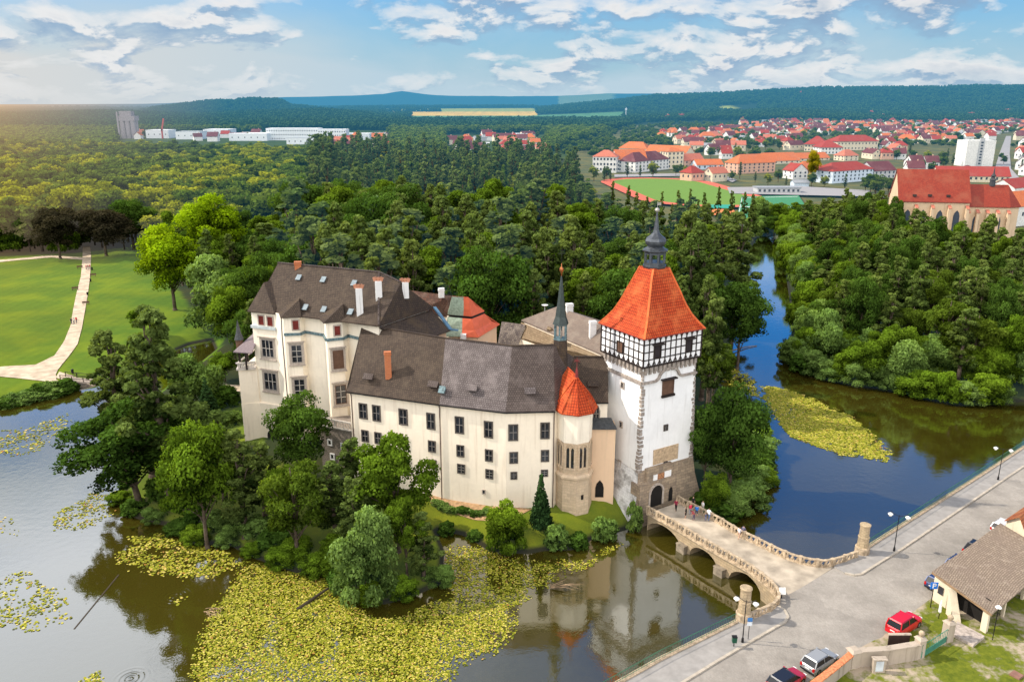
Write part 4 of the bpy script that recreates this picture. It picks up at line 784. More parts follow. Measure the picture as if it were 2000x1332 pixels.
bkk = [Vector((gr1.x+5, gr1.y+9, 18.3)), Vector((gr0.x+3, gr0.y+9, 18.3))]
b = MB(); b.prism([ge0.lerp(gr1, .04), ge1.lerp(gr0, .04), bkk[0], bkk[1]], 2, 18.2); b.build('wall', CREAM, hallo)
b = MB(); b.slab([ge0, ge1, gr1, gr0], 0.2); b.slab([gr0, gr1, bkk[0], bkk[1]], 0.2); b.slab([ge0, gr0, bkk[1]], 0.2); rf = b.build('roof', SHINGG, hallo)
l0, l1 = at(1008, 658, 15.6), at(1185, 722, 15.6); b = MB(); b.slab([l0, l1, Vector((ge1.x, ge1.y, 17.9)), Vector((ge0.x, ge0.y, 17.9))], 0.16); b.build('lean_to_roof', SHINGT, hallo)
b = MB(); b.prism([l0.lerp(ge1, .03), l1.lerp(ge0, .03), Vector((ge1.x, ge1.y, 0)), Vector((ge0.x, ge0.y, 0))], 2, 15.5); b.build('lean_to_wall', CREAM2, hallo)
chimney(rf, 1157, 655, 628, (ge0, ge1, gr1), 1.0, CHW); chimney(rf, 1112, 606, 594, (ge0, ge1, gr1), 1.1, CHW); hatch(rf, 1072, 645, (l0, l1, Vector((ge1.x, ge1.y, 17.9))), 0.9, 0.5, SHINGT)
dish = MB(); dp = planehit(1064, 608, ge0, ge1, gr1)[0]; dish.lathe(dp+Vector((0, 0, 1.0)), [(0.1, -0.1), (0.45, 0.0), (0.6, 0.12)], 12); dish.bar(dp, dp+Vector((0, 0, 1)), 0.07); tag(dish.build('satellite_dish', plain('dish_white', (0.7, 0.7, 0.7))), 'white satellite dish on the ridge of the grey board roof', 'satellite dish')
gable('courtyard_shed', 'small courtyard range with mottled grey tiles between pavilion and great hall', 'building', (at(972, 672, 14.5), at(1012, 676, 14.5)), (at(980, 628, 18), at(1026, 634, 18)), 3, CREAM, bricky('mottled_grey_tiles', (0.24, 0.2, 0.17), (0.1, 0.08, 0.08), (0.04, 0.035, 0.03), 0.4, 0.35, 0.85, (0.3, 0.26, 0.22), 0.5, 0.03))
# ---------------------------------------------------------------- bridge
def resample(P, n):
    P = [Vector(p) for p in P]; L_ = [0]
    for a_, c_ in zip(P, P[1:]): L_.append(L_[-1]+(c_-a_).length)
    out = []
    for k in range(n):
        t = L_[-1]*k/(n-1); i = max(0, min(len(P)-2, next((j for j in range(len(P)-1) if L_[j+1] >= t-1e-6), len(P)-2))); out.append(P[i].lerp(P[i+1], (t-L_[i])/max(1e-6, L_[i+1]-L_[i])))
    return out
nearP = [at(x, y, 3.45) for x, y in [(1266, 989), (1291, 1002), (1330, 1024), (1370, 1048), (1414, 1073), (1462, 1099), (1499, 1126), (1518, 1146), (1523, 1163), (1510, 1178), (1486, 1188), (1460, 1199)]]
farP = [at(x, y, 3.45) for x, y in [(1325, 969), (1367, 990), (1404, 1009), (1449, 1036), (1470, 1045), (1520, 1070), (1549, 1082), (1580, 1090), (1612, 1094), (1640, 1088), (1673, 1076)]]
BRT = plain('sandy_bridge_stone', (0.46, 0.36, 0.25), 0.95, var=0.3, scale=2.2); DECK = plain('sandy_deck', (0.42, 0.36, 0.285), 0.95, var=0.25, scale=0.55)
BST = bricky('bridge_masonry', (0.50, 0.39, 0.25), (0.38, 0.29, 0.19), (0.20, 0.155, 0.10), 0.7, 0.35, 0.9, (0.24, 0.20, 0.14), 0.6, 0.02, pscale=0.9)
bridge = empty('stone_bridge', (24, 90, 0), 'curved sandstone bridge on three arches leading to the gate tower', 'bridge')
nA_, fA_ = resample(nearP[:7], 70), resample(farP[:8], 70); b = MB(); vs = []
tt = np.linspace(0, 1, 70); arches = [(0.0, 0.30), (0.385, 0.62), (0.71, 0.97)]
for k in range(70):
    zb = -0.6
    for a0_, a1_ in arches:
        if a0_ < tt[k] < a1_: q = (tt[k]-(a0_+a1_)/2)/((a1_-a0_)/2); zb = 0.1+1.75*math.sqrt(max(0, 1-q*q))
    vs += [(nA_[k].x, nA_[k].y, ZD-0.02), (nA_[k].x, nA_[k].y, zb), (fA_[k].x, fA_[k].y, zb), (fA_[k].x, fA_[k].y, ZD-0.02)]
for k in range(69): o = 4*k; b.f += [(o, o+1, o+5, o+4), (o+1, o+2, o+6, o+5), (o+2, o+3, o+7, o+6), (o+3, o, o+4, o+7)]; b.m += [0]*4
b.v = vs; b.build('arched_wall', BST, bridge)
# the curved end that flares to the street
nose = nearP[6:]+farP[::-1][:4]; b = MB(); b.prism([(p.x, p.y) for p in nose], -1, ZD-0.03); b.build('abutment', BST, bridge)
# string under the parapet
def offs(P, d):
    out = []
    for i, p in enumerate(P):
        t = (P[min(i+1, len(P)-1)]-P[max(0, i-1)]).normalized(); out.append(p+Vector((t.y, -t.x, 0))*d)
    return out
for P in (offs(nearP, 0.08), offs(farP, -0.08)):
    b = MB(); R_ = resample(P, 50)
    for p, q in zip(R_, R_[1:]): b.bar((p.x, p.y, ZD-0.05), (q.x, q.y, ZD-0.05), 0.42, 0.22)
    b.build('string_course', BRT, bridge)
for t in (0.34, 0.665):
    k = int(t*69); p, q = nA_[k], nA_[min(69, k+1)]; d = (q-p).normalized(); n = Vector((d.y, -d.x, 0)); c_ = Vector((p.x, p.y, 0))+n*0.35
    M = Matrix(((d.x, n.x, 0), (d.y, n.y, 0), (0, 0, 1))); b = MB(); c_ -= n*0.15; b.box((c_.x, c_.y, 0.2), (1.35, 1.0, 1.6), M); b.box((c_.x, c_.y, 1.05), (1.45, 1.1, 0.12), M); b.build('pier', plain('grey_pier_stone', (0.27, 0.225, 0.17), 0.9, var=0.3), bridge)
dk = offs(nearP, -0.0)+farP[::-1]; b = MB(); b.prism([(p.x, p.y) for p in dk], ZD-0.03, ZD, bot=False); b.build('deck', DECK, bridge)
for nm, P, npan in (('near', nearP, 17), ('far', farP, 14)):
    R_ = resample(P, npan*3+1); cp = MB(); cb = MB()
    for p, q in zip(R_, R_[1:]): cp.bar((p.x, p.y, 3.4), (q.x, q.y, 3.4), 0.30, 0.14); cb.bar((p.x, p.y, ZD+0.1), (q.x, q.y, ZD+0.1), 0.30, 0.2)
    cp.build('coping', BRT, bridge); cb.build('plinth', BRT, bridge)
    for i in range(0, npan*3+1, 3):
        p = R_[i]; q = R_[min(i+1, npan*3)]; q0 = R_[max(i-1, 0)]; a_ = math.atan2((q-q0).y, (q-q0).x); b = MB(); b.box((p.x, p.y, (ZD+3.5)/2), (0.34, 0.42, 3.5-ZD), rz=a_); b.build('post', BRT, bridge)
        if i < npan*3:
            b = MB()
            for j in range(3):
                s_, e_ = R_[i+j], R_[i+j+1]; m1_, m2_ = s_.lerp(e_, .22), s_.lerp(e_, .72); b.bar((m1_.x, m1_.y, ZD+0.15), (m2_.x, m2_.y, 3.36), 0.16, 0.22); b.bar((m2_.x, m2_.y, ZD+0.2), (m2_.x, m2_.y, 2.95), 0.14, 0.16)
            b.build('baluster_panel', BRT, bridge)
def column(loc, label):
    o = empty('round_column', loc, label, 'column'); b = MB(); b.lathe((loc[0], loc[1], 0), [(0.85, 0), (0.85, ZS+0.9), (0.78, ZS+1.0)], 14); b.build('base', BRT, o, smooth=False)
    b = MB(); b.lathe((loc[0], loc[1], 0), [(0.66, ZS+0.9), (0.62, ZS+2.2), (0.70, ZS+2.25), (0.66, ZS+2.35), (0.58, ZS+2.4), (0.56, ZS+3.7), (0.64, ZS+3.75), (0.64, ZS+3.9), (0.5, ZS+3.95)], 14); b.build('shaft', BST, o)
cn, cf = at(1452, 1210, ZS), at(1683, 1080, ZS)
column((cn.x, cn.y, ZS), 'round weathered stone column at the near end of the curved parapet'); column((cf.x, cf.y, ZS), 'round weathered stone column at the far end of the bridge parapet')

# ---------------------------------------------------------------- street
def pl2(l, z=ZS): return [tuple(at(x, y, z)[:2]) for x, y in l]
COB = None
m, nt = newmat('cobbled_street'); vo = nt.nodes.new('ShaderNodeTexVoronoi'); vo.inputs['Scale'].default_value = 4.5; g = nt.nodes.new('ShaderNodeNewGeometry'); link(nt, g.outputs['Position'], vo.inputs['Vector'])
f = noise(nt, 0.25, 5, 0.65, 'Pos'); f2 = noise(nt, 2.5, 5, 0.7, 'Pos')
c = mixc(nt, ramp(nt, f, (0.35, 0.0), (0.7, 1.0)), (0.37, 0.34, 0.305), (0.25, 0.23, 0.205)); c = mixc(nt, math_(nt, 'MULTIPLY', ramp(nt, f2, (0.4, 0.0), (0.8, 1.0)), 0.4), c, (0.16, 0.15, 0.13))
c = mixc(nt, math_(nt, 'MULTIPLY', ramp(nt, vo.outputs['Color'], (0.2, 1.0), (0.8, 0.0)), 0.2), c, (0.24, 0.21, 0.18))
rp_ = noise(nt, 0.12, 2, 0.4, 'Pos', 1.5); c = mixc(nt, math_(nt, 'MULTIPLY', ramp(nt, rp_, (0.53, 0.0), (0.56, 1.0)), 0.22), c, (0.17, 0.155, 0.14))
finish(nt, bsdf(nt, c, 0.9, spec=0.1, bump=vo.outputs['Distance'], bstr=0.5, bdist=0.05)); COB = m
m, nt = newmat('verge_ground'); f = noise(nt, 0.16, 5, 0.6, 'Pos'); f2 = noise(nt, 1.5, 6, 0.7, 'Pos')
c = mixc(nt, ramp(nt, f2, (0.35, 0.0), (0.7, 1.0)), (0.16, 0.18, 0.02), (0.065, 0.095, 0.012)); c = mixc(nt, ramp(nt, math_(nt, 'ADD', f, math_(nt, 'MULTIPLY', math_(nt, 'SUBTRACT', f2, 0.5), 0.35)), (0.49, 0.0), (0.60, 1.0)), c, (0.40, 0.33, 0.25))
finish(nt, bsdf(nt, c, 0.95, spec=0.05, bump=f2, bstr=0.6, bdist=0.1)); VERGE = m
streetP = [tuple(p[:2]) for p in railL]+pl2([(1560, 1150)])+[tuple(p[:2]) for p in railR]+[(130, 60), (60, 20), (0, 30)]
streetP[0] = (5, 58.5)
b = MB(); P3 = streetP; b.prism(P3, -1.5, ZS); b.m[-2] = 1; b.m[-1] = 1; struct(b.build('street', [BST, COB]))
PAVE = plain('pale_pavement', (0.30, 0.285, 0.27), 0.95, var=0.12, scale=1.0); KERB = plain('kerb_stone', (0.44, 0.39, 0.32), 0.9, var=0.15, scale=2)
for P in ([(1120, 1385), (1288, 1290), (1438, 1216), (1478, 1193), (1506, 1184), (1519, 1184), (1532, 1192), (1539, 1205), (1533, 1215), (1467, 1253), (1404, 1290), (1250, 1385)],
          [(1693, 1072), (1673, 1084), (1645, 1096), (1628, 1108), (1650, 1120), (1669, 1124), (1682, 1122), (1720, 1098), (1758, 1075), (1971, 930), (2150, 812), (2150, 782), (2000, 875), (1913, 932)]):
    w_ = pl2(P); b = MB(); b.prism(w_, ZS-0.05, ZS+0.13, bot=False); struct(b.build('pavement', PAVE))
for P in ([(1506, 1184), (1519, 1184), (1532, 1192), (1539, 1205), (1533, 1215), (1467, 1253), (1404, 1290), (1250, 1385)], [(1650, 1120), (1669, 1124), (1682, 1122), (1720, 1098), (1758, 1075), (1971, 930), (2150, 812)]):
    w_ = pl2(P); b = MB()
    for p, q in zip(w_, w_[1:]): b.bar((*p, ZS+0.075), (*q, ZS+0.075), 0.28, 0.15)
    struct(b.build('kerb', KERB))
for P in ([(1120, 1385), (1288, 1290), (1438, 1216)], [(1693, 1071), (1913, 931), (2000, 874), (2150, 780)]):
    w_ = pl2(P); b = MB()
    for p, q in zip(w_, w_[1:]): b.bar((*p, ZS+0.12), (*q, ZS+0.12), 0.5, 0.30)
    struct(b.build('embankment_wall', BRT))
b = MB(); b.prism(pl2([(1520, 1372), (1581, 1330), (1642, 1286), (1681, 1264), (1708, 1250), (1722, 1245), (1745, 1222), (1790, 1190), (1814, 1172), (1850, 1150), (1910, 1105), (1960, 1068), (2200, 930)])+[(90, 60), (55, 40), (30, 50)], ZS-0.05, ZS+0.035, bot=False); struct(b.build('verge', VERGE))
GRN = plain('green_railing_paint', (0.03, 0.13, 0.08), 0.5); 
def railing(pts, label, step=0.35):
    o = empty('green_railing', (*pts[0], ZS), label, 'railing'); b = MB()
    for p, q in zip(pts, pts[1:]):
        b.bar((*p, ZS+1.2), (*q, ZS+1.2), 0.05); b.bar((*p, ZS+0.4), (*q, ZS+0.4), 0.04)
    b.build('rail', GRN, o); b = MB(); R_ = resample([(*p, 0) for p in pts], max(2, int(sum((Vector(q)-Vector(p)).length for p, q in zip(pts, pts[1:]))/step)))
    for p in R_: b.bar((p.x, p.y, ZS+0.25), (p.x, p.y, ZS+1.2), 0.028)
    b.build('bars', GRN, o)
railing(pl2([(1120, 1385), (1288, 1290), (1436, 1217)]), 'green metal railing along the near embankment left of the stone column')
railing(pl2([(1695, 1070), (1913, 930), (2000, 873), (2150, 779)]), 'green metal railing along the far embankment right of the stone column')

# ---------------------------------------------------------------- street furniture
LAMPG = plain('white_lamp_glass', (0.85, 0.85, 0.82), 0.3)
def lamp(px, py, label, rz=0.0, h=4.6):
    p = at(px, py, ZS+0.1); o = empty('street_lamp', p, label, 'street lamp', 'twin street lamps on the embankment'); b = MB(); b.lathe(p, [(0.14, 0), (0.12, 0.5), (0.06, 0.6), (0.045, h), (0.02, h+0.35)], 8); b.build('pole', IRON, o)
    for s in (-1, 1):
        d = Vector((math.cos(rz)*s, math.sin(rz)*s, 0)); P_ = [p+d*(0.95*math.sin(t))+Vector((0, 0, h+0.15+0.45*(1-math.cos(t*2))*0.5)) for t in np.linspace(0, math.pi/2, 6)]; P_.append(P_[-1]+Vector((0, 0, -0.25))); b = MB(); b.tube(P_, 0.03, 5); a_ = b.build('arm', IRON, o)
        q = P_[-1]; b = MB(); b.lathe(q, [(0.05, 0.05), (0.3, -0.12), (0.31, -0.18)], 10); b.lathe(q, [(0.24, -0.18), (0.14, -0.42), (0.05, -0.46)], 10); b.build('lamp_shade', LAMPG, o)
lamp(1450, 1254, 'twin armed black street lamp in front of the near stone column', 0.5-1.0); lamp(1746, 1076, 'twin armed black street lamp just right of the far stone column', -0.5); lamp(1949, 937, 'twin armed black street lamp farthest along the embankment at right', -0.5)
p = at(1461, 1248, ZS+.1); o = empty('sign_post', p, 'slim grey sign post with two small blue and white signs', 'sign'); b = MB(); b.bar(p, p+Vector((0, 0, 2.6)), 0.05); b.build('pole', IRON, o)
for z, c_ in ((2.35, (0.05, 0.2, 0.5)), (1.85, (0.7, 0.75, 0.8))): b = MB(); b.box(p+Vector((0, -0.05, z)), (0.5, 0.03, 0.42)); b.build('sign_face', plain('sign_%d' % int(z*100), c_, 0.4, var=0.05), o)
p = at(1433, 1262, ZS+.1); o = empty('litter_bin', p, 'small dark green litter bin on a post beside the street lamp', 'litter bin'); b = MB(); b.bar(p, p+Vector((0, 0, 0.9)), 0.07); b.build('post', IRON, o); b = MB(); b.box(p+Vector((0, -0.05, 0.85)), (0.42, 0.34, 0.62), taper=1.12); b.build('body', plain('bin_green', (0.01, 0.07, 0.04), 0.4), o); b = MB(); b.box(p+Vector((0, -0.05, 1.2)), (0.5, 0.42, 0.08)); b.build('lid', IRON, o)
p = at(1526, 1168, ZD); o = empty('info_board', p, 'small white information board leaning at the end of the bridge parapet', 'sign'); b = MB(); b.box(p+Vector((0, -0.1, 1.0)), (0.7, 0.06, 0.75), Matrix.Rotation(-0.4, 3, 'X')); b.build('board', LAMPG, o); b = MB(); b.bar(p, p+Vector((0, 0, 0.9)), 0.08); b.build('post', IRON, o)
# parking sign
p = at(1817, 1186, ZS); o = empty('parking_sign', p, 'square blue parking sign with white letter P at the barn corner', 'sign'); b = MB(); b.bar(p, p+Vector((0, 0, 3.1)), 0.07); b.build('pole', IRON, o); b = MB(); b.box(p+Vector((0, -0.06, 2.75)), (0.8, 0.05, 0.8)); sf = b.build('sign_face', plain('parking_blue', (0.01, 0.16, 0.60), 0.4, var=0.03), o)
b = MB(); q = p+Vector((0, -0.11, 2.75)); b.box(q+Vector((-0.14, 0, 0)), (0.09, 0.03, 0.56)); b.box(q+Vector((0.01, 0, 0.24)), (0.22, 0.03, 0.08)); b.box(q+Vector((0.01, 0, 0.0)), (0.22, 0.03, 0.08)); b.box(q+Vector((0.14, 0, 0.12)), (0.08, 0.03, 0.26)); b.build('letter', LAMPG, sf)
# barn
barn = empty('open_barn', at(1870, 1215, ZS), 'long open barn with sagging wooden shingle roof and cream pillars beside the street', 'barn')
RL, RR = at(1821, 1115, ZS+3.6), at(1938, 1198, ZS+2.9); dv = at(1954, 1021, ZS+3.6)-RL; BA = plaster('barn_plaster', (0.72, 0.62, 0.47), (0.35, 0.28, 0.2), 0.5)
SHB = bricky('weathered_barn_shingles', (0.34, 0.265, 0.20), (0.24, 0.185, 0.145), (0.11, 0.085, 0.06), 0.5, 0.22, 0.9, (0.20, 0.15, 0.12), 0.6, 0.03, pscale=0.35, bstr=0.9, patch2=(0.42, 0.35, 0.27))
b = MB(); K_ = 10
for i in range(K_):
    def rp(a_, t): q = a_+dv*t; return Vector((q.x, q.y, q.z-0.12*math.sin(math.pi*t*1.0)))
    b.slab([rp(RR, i/K_), rp(RR, (i+1)/K_), rp(RL, (i+1)/K_), rp(RL, i/K_)], 0.14)
b.build('roof', SHB, barn)
ud = dv.normalized(); ud.z = 0; cr = (RR-RL); cr.z = 0; crn = cr.normalized(); B0 = Vector((RL.x, RL.y, 0))+ud*0.5+crn*0.4; Bw = cr.length-0.9
def pil(s, t, w, d, z1, mat=BA, nm='pillar', z0=ZS-0.2): q = B0+crn*s+ud*t; M = Matrix(((crn.x, -ud.x, 0), (crn.y, -ud.y, 0), (0, 0, 1))); b = MB(); b.box((q.x, q.y, (z0+z1)/2), (w, d, z1-z0), M); return b.build(nm, mat, barn)
pil(0.9, 0.15, 2.2, 0.4, ZS+3.35, nm='front_wall'); pil(Bw-0.3, 0.2, 0.65, 0.5, ZS+2.85); q = pil(0.05, dv.length/2, 0.3, dv.length-1.2, ZS+3.4, nm='street_wall')
for t in (4.5, 9.5, 14.5): pil(Bw-0.2, t, 0.3, 0.35, ZS+2.8)
pil(Bw/2+0.75, 1.3, Bw-2.6, 0.15, ZS+3.02, DARK, 'inner_shade_sheet'); pil(Bw-1.4, 8.5, 0.2, 9.0, ZS+2.6, DARK, 'inner_shade_sheet')  # black sheets added as the shade inside the open barn
b = MB(); 
for i in range(4): q = RL+Vector((0, 0, -0.2)); b.bar(RL.lerp(RR, 0)+Vector((0, 0, -0.22)), RR+Vector((0, 0, -0.22)), 0.16, 0.16) if i == 0 else None
b.build('eave_beam', plain('old_wood_beam', (0.28, 0.18, 0.10), 0.85), barn)
q = B0+crn*2.3-ud*0.6; b = MB(); b.add([(q.x-0.3, q.y, ZS), (q.x+0.5, q.y, ZS), (q.x+0.5, q.y-1.6, ZS), (q.x-0.3, q.y-1.6, ZS), (q.x-0.3, q.y+0.3, ZS+3), (q.x+0.5, q.y+0.3, ZS+3)], [(3, 2, 5, 4), (0, 4, 5, 1), (3, 4, 0), (2, 1, 5), (0, 1, 2, 3)]); b.build('buttress', BA, barn)
w_ = Wall(B0+Vector((0, 0, 0)), B0+crn*2); b = MB(); Wb = Wall(w_.p(0, 0, 0.1), w_.p(2, 0, 0.1)); Wb.box(b, 0.5, ZS+1.3, 1.1, ZS+2.2, 0, 0.08); b.build('small_window', GL, barn)
GR = plain('ramp_gravel', (0.42, 0.36, 0.32), 0.95, var=0.25, scale=3)
b = MB(); b.prism(pl2([(1868, 1218), (1922, 1247), (1900, 1265), (1862, 1244)]), ZS, ZS+0.35); struct(b.build('ramp', GR))
# neighbour with clay tile roof
n0 = at(1954, 1017, ZS+3.6); n1 = at(2000, 1052, ZS+3.4); o, rf = gable('tiled_house', 'cream house with rust orange clay tile roof behind the barn at right', 'house', (n1+Vector((0.3, -0.6, -0.2)), n1+Vector((12, 8.5, -0.2))), (at(1962, 1008, ZS+5.2)+Vector((1.8, 0, 0)), at(1962, 1008, ZS+5.2)+Vector((13.5, 9, 0))), ZS-0.1, BA, bricky('rust_clay_tiles', (0.40, 0.13, 0.05), (0.30, 0.09, 0.04), (0.10, 0.03, 0.02), 0.35, 0.35, 0.8, (0.45, 0.22, 0.1), 0.5, 0.04))
# garden wall with tiled coping, ball pier, gate, letter box, board
GWM = plaster('weathered_garden_wall', (0.45, 0.38, 0.31), (0.16, 0.13, 0.10), 0.9); CAP = plain('salmon_coping_tiles', (0.62, 0.22, 0.10), 0.85, var=0.3, scale=5)
gw = empty('garden_wall', at(1664, 1296, ZS), 'weathered garden wall with salmon tile coping and low pier at the lower right', 'wall')
def wallrun(pts, h, w, cap, capm):
    for p, q in zip(pts, pts[1:]): b = MB(); c_ = MB(); b.bar((*p, ZS+h/2), (*q, ZS+h/2), w, h); c_.bar((*p, ZS+h+0.06), (*q, ZS+h+0.06), w+0.2, 0.13); b.build('wall', GWM, gw); c_.build('coping', capm, gw)
wallrun(pl2([(1560, 1382), (1617, 1338), (1662, 1301)]), 1.5, 0.45, 1, CAP); wallrun(pl2([(1668, 1300), (1730, 1296), (1790, 1286)]), 1.7, 0.5, 1, GWM)
for px, py, h, w in ((1664, 1300, 1.8, 0.95), (1793, 1282, 2.1, 0.75), (1849, 1250, 2.1, 0.8)):
    p = at(px, py, ZS); b = MB(); b.box(p+Vector((0, 0, h/2)), (w, w, h), rz=0.3); b.box(p+Vector((0, 0, h+0.12)), (w+0.2, w+0.2, 0.24), rz=0.3, taper=0.6); pr = b.build('pier', GWM, gw)
    if px != 1664: b = MB(); b.lathe(p+Vector((0, 0, h+0.2)), [(0.1, 0), (0.12, 0.1), (0.26, 0.25), (0.3, 0.42), (0.22, 0.6), (0.05, 0.68)], 10); b.build('stone_ball', BRT, pr, smooth=True)
p = at(1715, 1313, ZS); ms = empty('meter_cabinet', p, 'small brick housing with pale grey cabinet door against the garden wall', 'cabinet'); b = MB(); b.box(p+Vector((0, 0.1, 0.75)), (1.15, 0.4, 1.5)); b.box(p+Vector((0, 0.05, 1.55)), (1.35, 0.6, 0.1)); b.build('housing', GWM, ms); b = MB(); b.box(p+Vector((0, -0.12, 0.8)), (0.72, 0.06, 1.1)); b.build('door', plain('cabinet_grey', (0.55, 0.6, 0.66), 0.5), ms)
g0, g1 = at(1798, 1287, ZS), at(1847, 1255, ZS); gt = empty('garden_gate', g0, 'green sheet metal gate with open bars above between two stone piers', 'gate'); b = MB(); b.bar((g0.x, g0.y, ZS+0.45), (g1.x, g1.y, ZS+0.45), 0.05, 0.7); b.build('panel', plain('gate_green', (0.06, 0.22, 0.16), 0.5), gt); b = MB()
for t in np.linspace(0, 1, 15): q = g0.lerp(g1, t); b.bar((q.x, q.y, ZS+0.75), (q.x, q.y, ZS+1.6), 0.03)
b.bar((g0.x, g0.y, ZS+1.6), (g1.x, g1.y, ZS+1.6), 0.05); b.build('bars', plain('gate_green', (0, 0, 0)), gt)
p = at(1752, 1272, ZS); bd = empty('notice_board', p, 'dark brown notice board on two legs in the verge behind the red van', 'notice board'); b = MB(); b.box(p+Vector((0, 0, 1.35)), (2.1, 0.1, 1.25)); b.build('board', plain('board_brown', (0.035, 0.02, 0.018), 0.6), bd); b = MB(); b.box(p+Vector((0, 0, 2.03)), (2.25, 0.3, 0.1)); b.build('cap', GWM, bd)
for s in (-0.5, 0.5): b = MB(); b.bar(p+Vector((s, 0, 0)), p+Vector((s, 0, 0.8)), 0.1); b.build('leg', IRON, bd)
p = at(1833, 1208, ZS); um = empty('folded_parasol', p, 'folded white parasol leaning by the barn buttress', 'parasol'); b = MB(); b.lathe(p, [(0.04, 0.7), (0.16, 0.9), (0.12, 1.8), (0.03, 2.3)], 8); b.build('canopy', LAMPG, um); b = MB(); b.bar(p, p+Vector((0, 0, 0.8)), 0.06); b.build('pole', TIMB, um)
p = at(1938, 1250, ZS); ml = empty('barn_lamp', p, 'thin lamp post with small white head at the barn corner', 'lamp'); b = MB(); b.bar(p, p+Vector((0, 0, 3.9)), 0.06); b.build('pole', IRON, ml); b = MB(); b.lathe(p, [(0.32, 3.85), (0.2, 4.0), (0.04, 4.1)], 8); b.build('head', LAMPG, ml)
p = at(1985, 1320, ZS); b = MB(); b.box(p+Vector((0, 0, .1)), (0.9, 0.9, 0.25), rz=0.6); tag(b.build('manhole_cover', plain('rust_cover', (0.25, 0.13, 0.1), 0.9)), 'square rusty cover in the gravel at the lower right corner', 'cover')

# foot bridge in the park
fb = empty('footbridge', at(165, 745, 1.5), 'low wooden footbridge with white and dark rails over the park canal', 'footbridge'); q0, q1 = at(118, 742, 1.7), at(232, 752, 1.7); off = Vector((0, 2.0, 0)); b = MB()
b.slab([q0, q1, q1+off, q0+off], 0.25); b.build('deck', plain('grey_planks', (0.4, 0.33, 0.27), 0.9), fb)
for dd_, m in ((0, TIMB), (2.0, TIMB)):
    b = MB()
    for z in (0.5, 1.0): b.bar(q0+Vector((0, dd_, z)), q1+Vector((0, dd_, z)), 0.1)
    for t in np.linspace(0, 1, 6): q = q0.lerp(q1, t)+Vector((0, dd_, 0)); b.bar(q, q+Vector((0, 0, 1.05)), 0.12)
    b.build('railing', m, fb)
# ---------------------------------------------------------------- trees
def leaves(P, Nn, size, rs, el=1.0, shade=None, tilt=0.6):
    n = len(P); d = Nn+rs.normal(0, tilt, (n, 3)); d /= np.linalg.norm(d, axis=1)[:, None]+1e-9
    r = rs.normal(0, 1, (n, 3)); t = np.cross(d, r); t /= np.linalg.norm(t, axis=1)[:, None]+1e-9; w = np.cross(d, t)
    s = (size*rs.uniform(0.6, 1.35, n))[:, None]; a = t*s*0.5; c = w*s*0.5*el
    V = np.stack([P-a-c*0.6, P+a-c*0.6, P+a*0.55+c+d*s*0.15, P-a*0.55+c+d*s*0.15], 1).reshape(-1, 3)
    return V, np.arange(4*n).reshape(n, 4), np.repeat(shade, 4)
def lumps_round(rs, R, Hc, z0, k, flat=1.0, core=0.35):
    L = []
    for i in range(k):
        d = rs.normal(0, 1, 3); d /= np.linalg.norm(d); d[2] = abs(d[2])*1.0 if rs.random() < 0.62 else -abs(d[2])*0.9
        f = rs.uniform(core, 0.86); L.append((d[0]*R*f, d[1]*R*f, z0+Hc/2+d[2]*Hc/2*f*0.95, R*rs.uniform(0.22, 0.40)))
    return L
def crown_mesh(name, lumps, nleaf, size, seed, mat, zc, R, Hc, droop=0.0, el=1.0, tilt=0.6, squash=0.8):
    rs = np.random.default_rng(seed); L = np.array(lumps); w = L[:, 3]**2; idx = rs.choice(len(L), nleaf, p=w/w.sum()); c = L[idx, :3]; r = L[idx, 3]
    d = rs.normal(0, 1, (nleaf, 3)); d /= np.linalg.norm(d, axis=1)[:, None]; up = d[:, 2] < -0.35; d[up, 2] *= -1
    bump = 1+0.28*np.sin(d[:, 0]*7+idx)*np.sin(d[:, 1]*6+idx*2.1)*np.cos(d[:, 2]*5)
    P = c+d*(r*bump*rs.uniform(0.72, 1.08, nleaf))[:, None]*np.array([1, 1, squash]); cen = np.array([0, 0, zc]); o = P-cen; rr = np.linalg.norm(o/np.array([R, R, Hc/2]), axis=1)
    zn = (P[:, 2]-(zc-Hc/2))/Hc; sh = np.clip(-0.12+0.34*np.clip(d[:, 2], -0.3, 1)+0.42*np.clip(rr-0.4, 0, 0.8)+0.42*zn+rs.normal(0, 0.13, nleaf)+0.15*np.sin(idx*1.7), 0, 1)  # painted shading: leaves lighter on top and outside, darker inside and below
    if droop: P[:, 2] -= droop*rs.random(nleaf)*np.clip(rr, 0, 1)
    V, Fq, S = leaves(P, d*0.8+np.array([0, 0, 0.35]), size, rs, el, sh, tilt)
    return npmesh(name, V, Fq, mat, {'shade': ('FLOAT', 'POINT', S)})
BARK = plain('grey_brown_bark', (0.10, 0.075, 0.055), 0.95, var=0.3, scale=3)
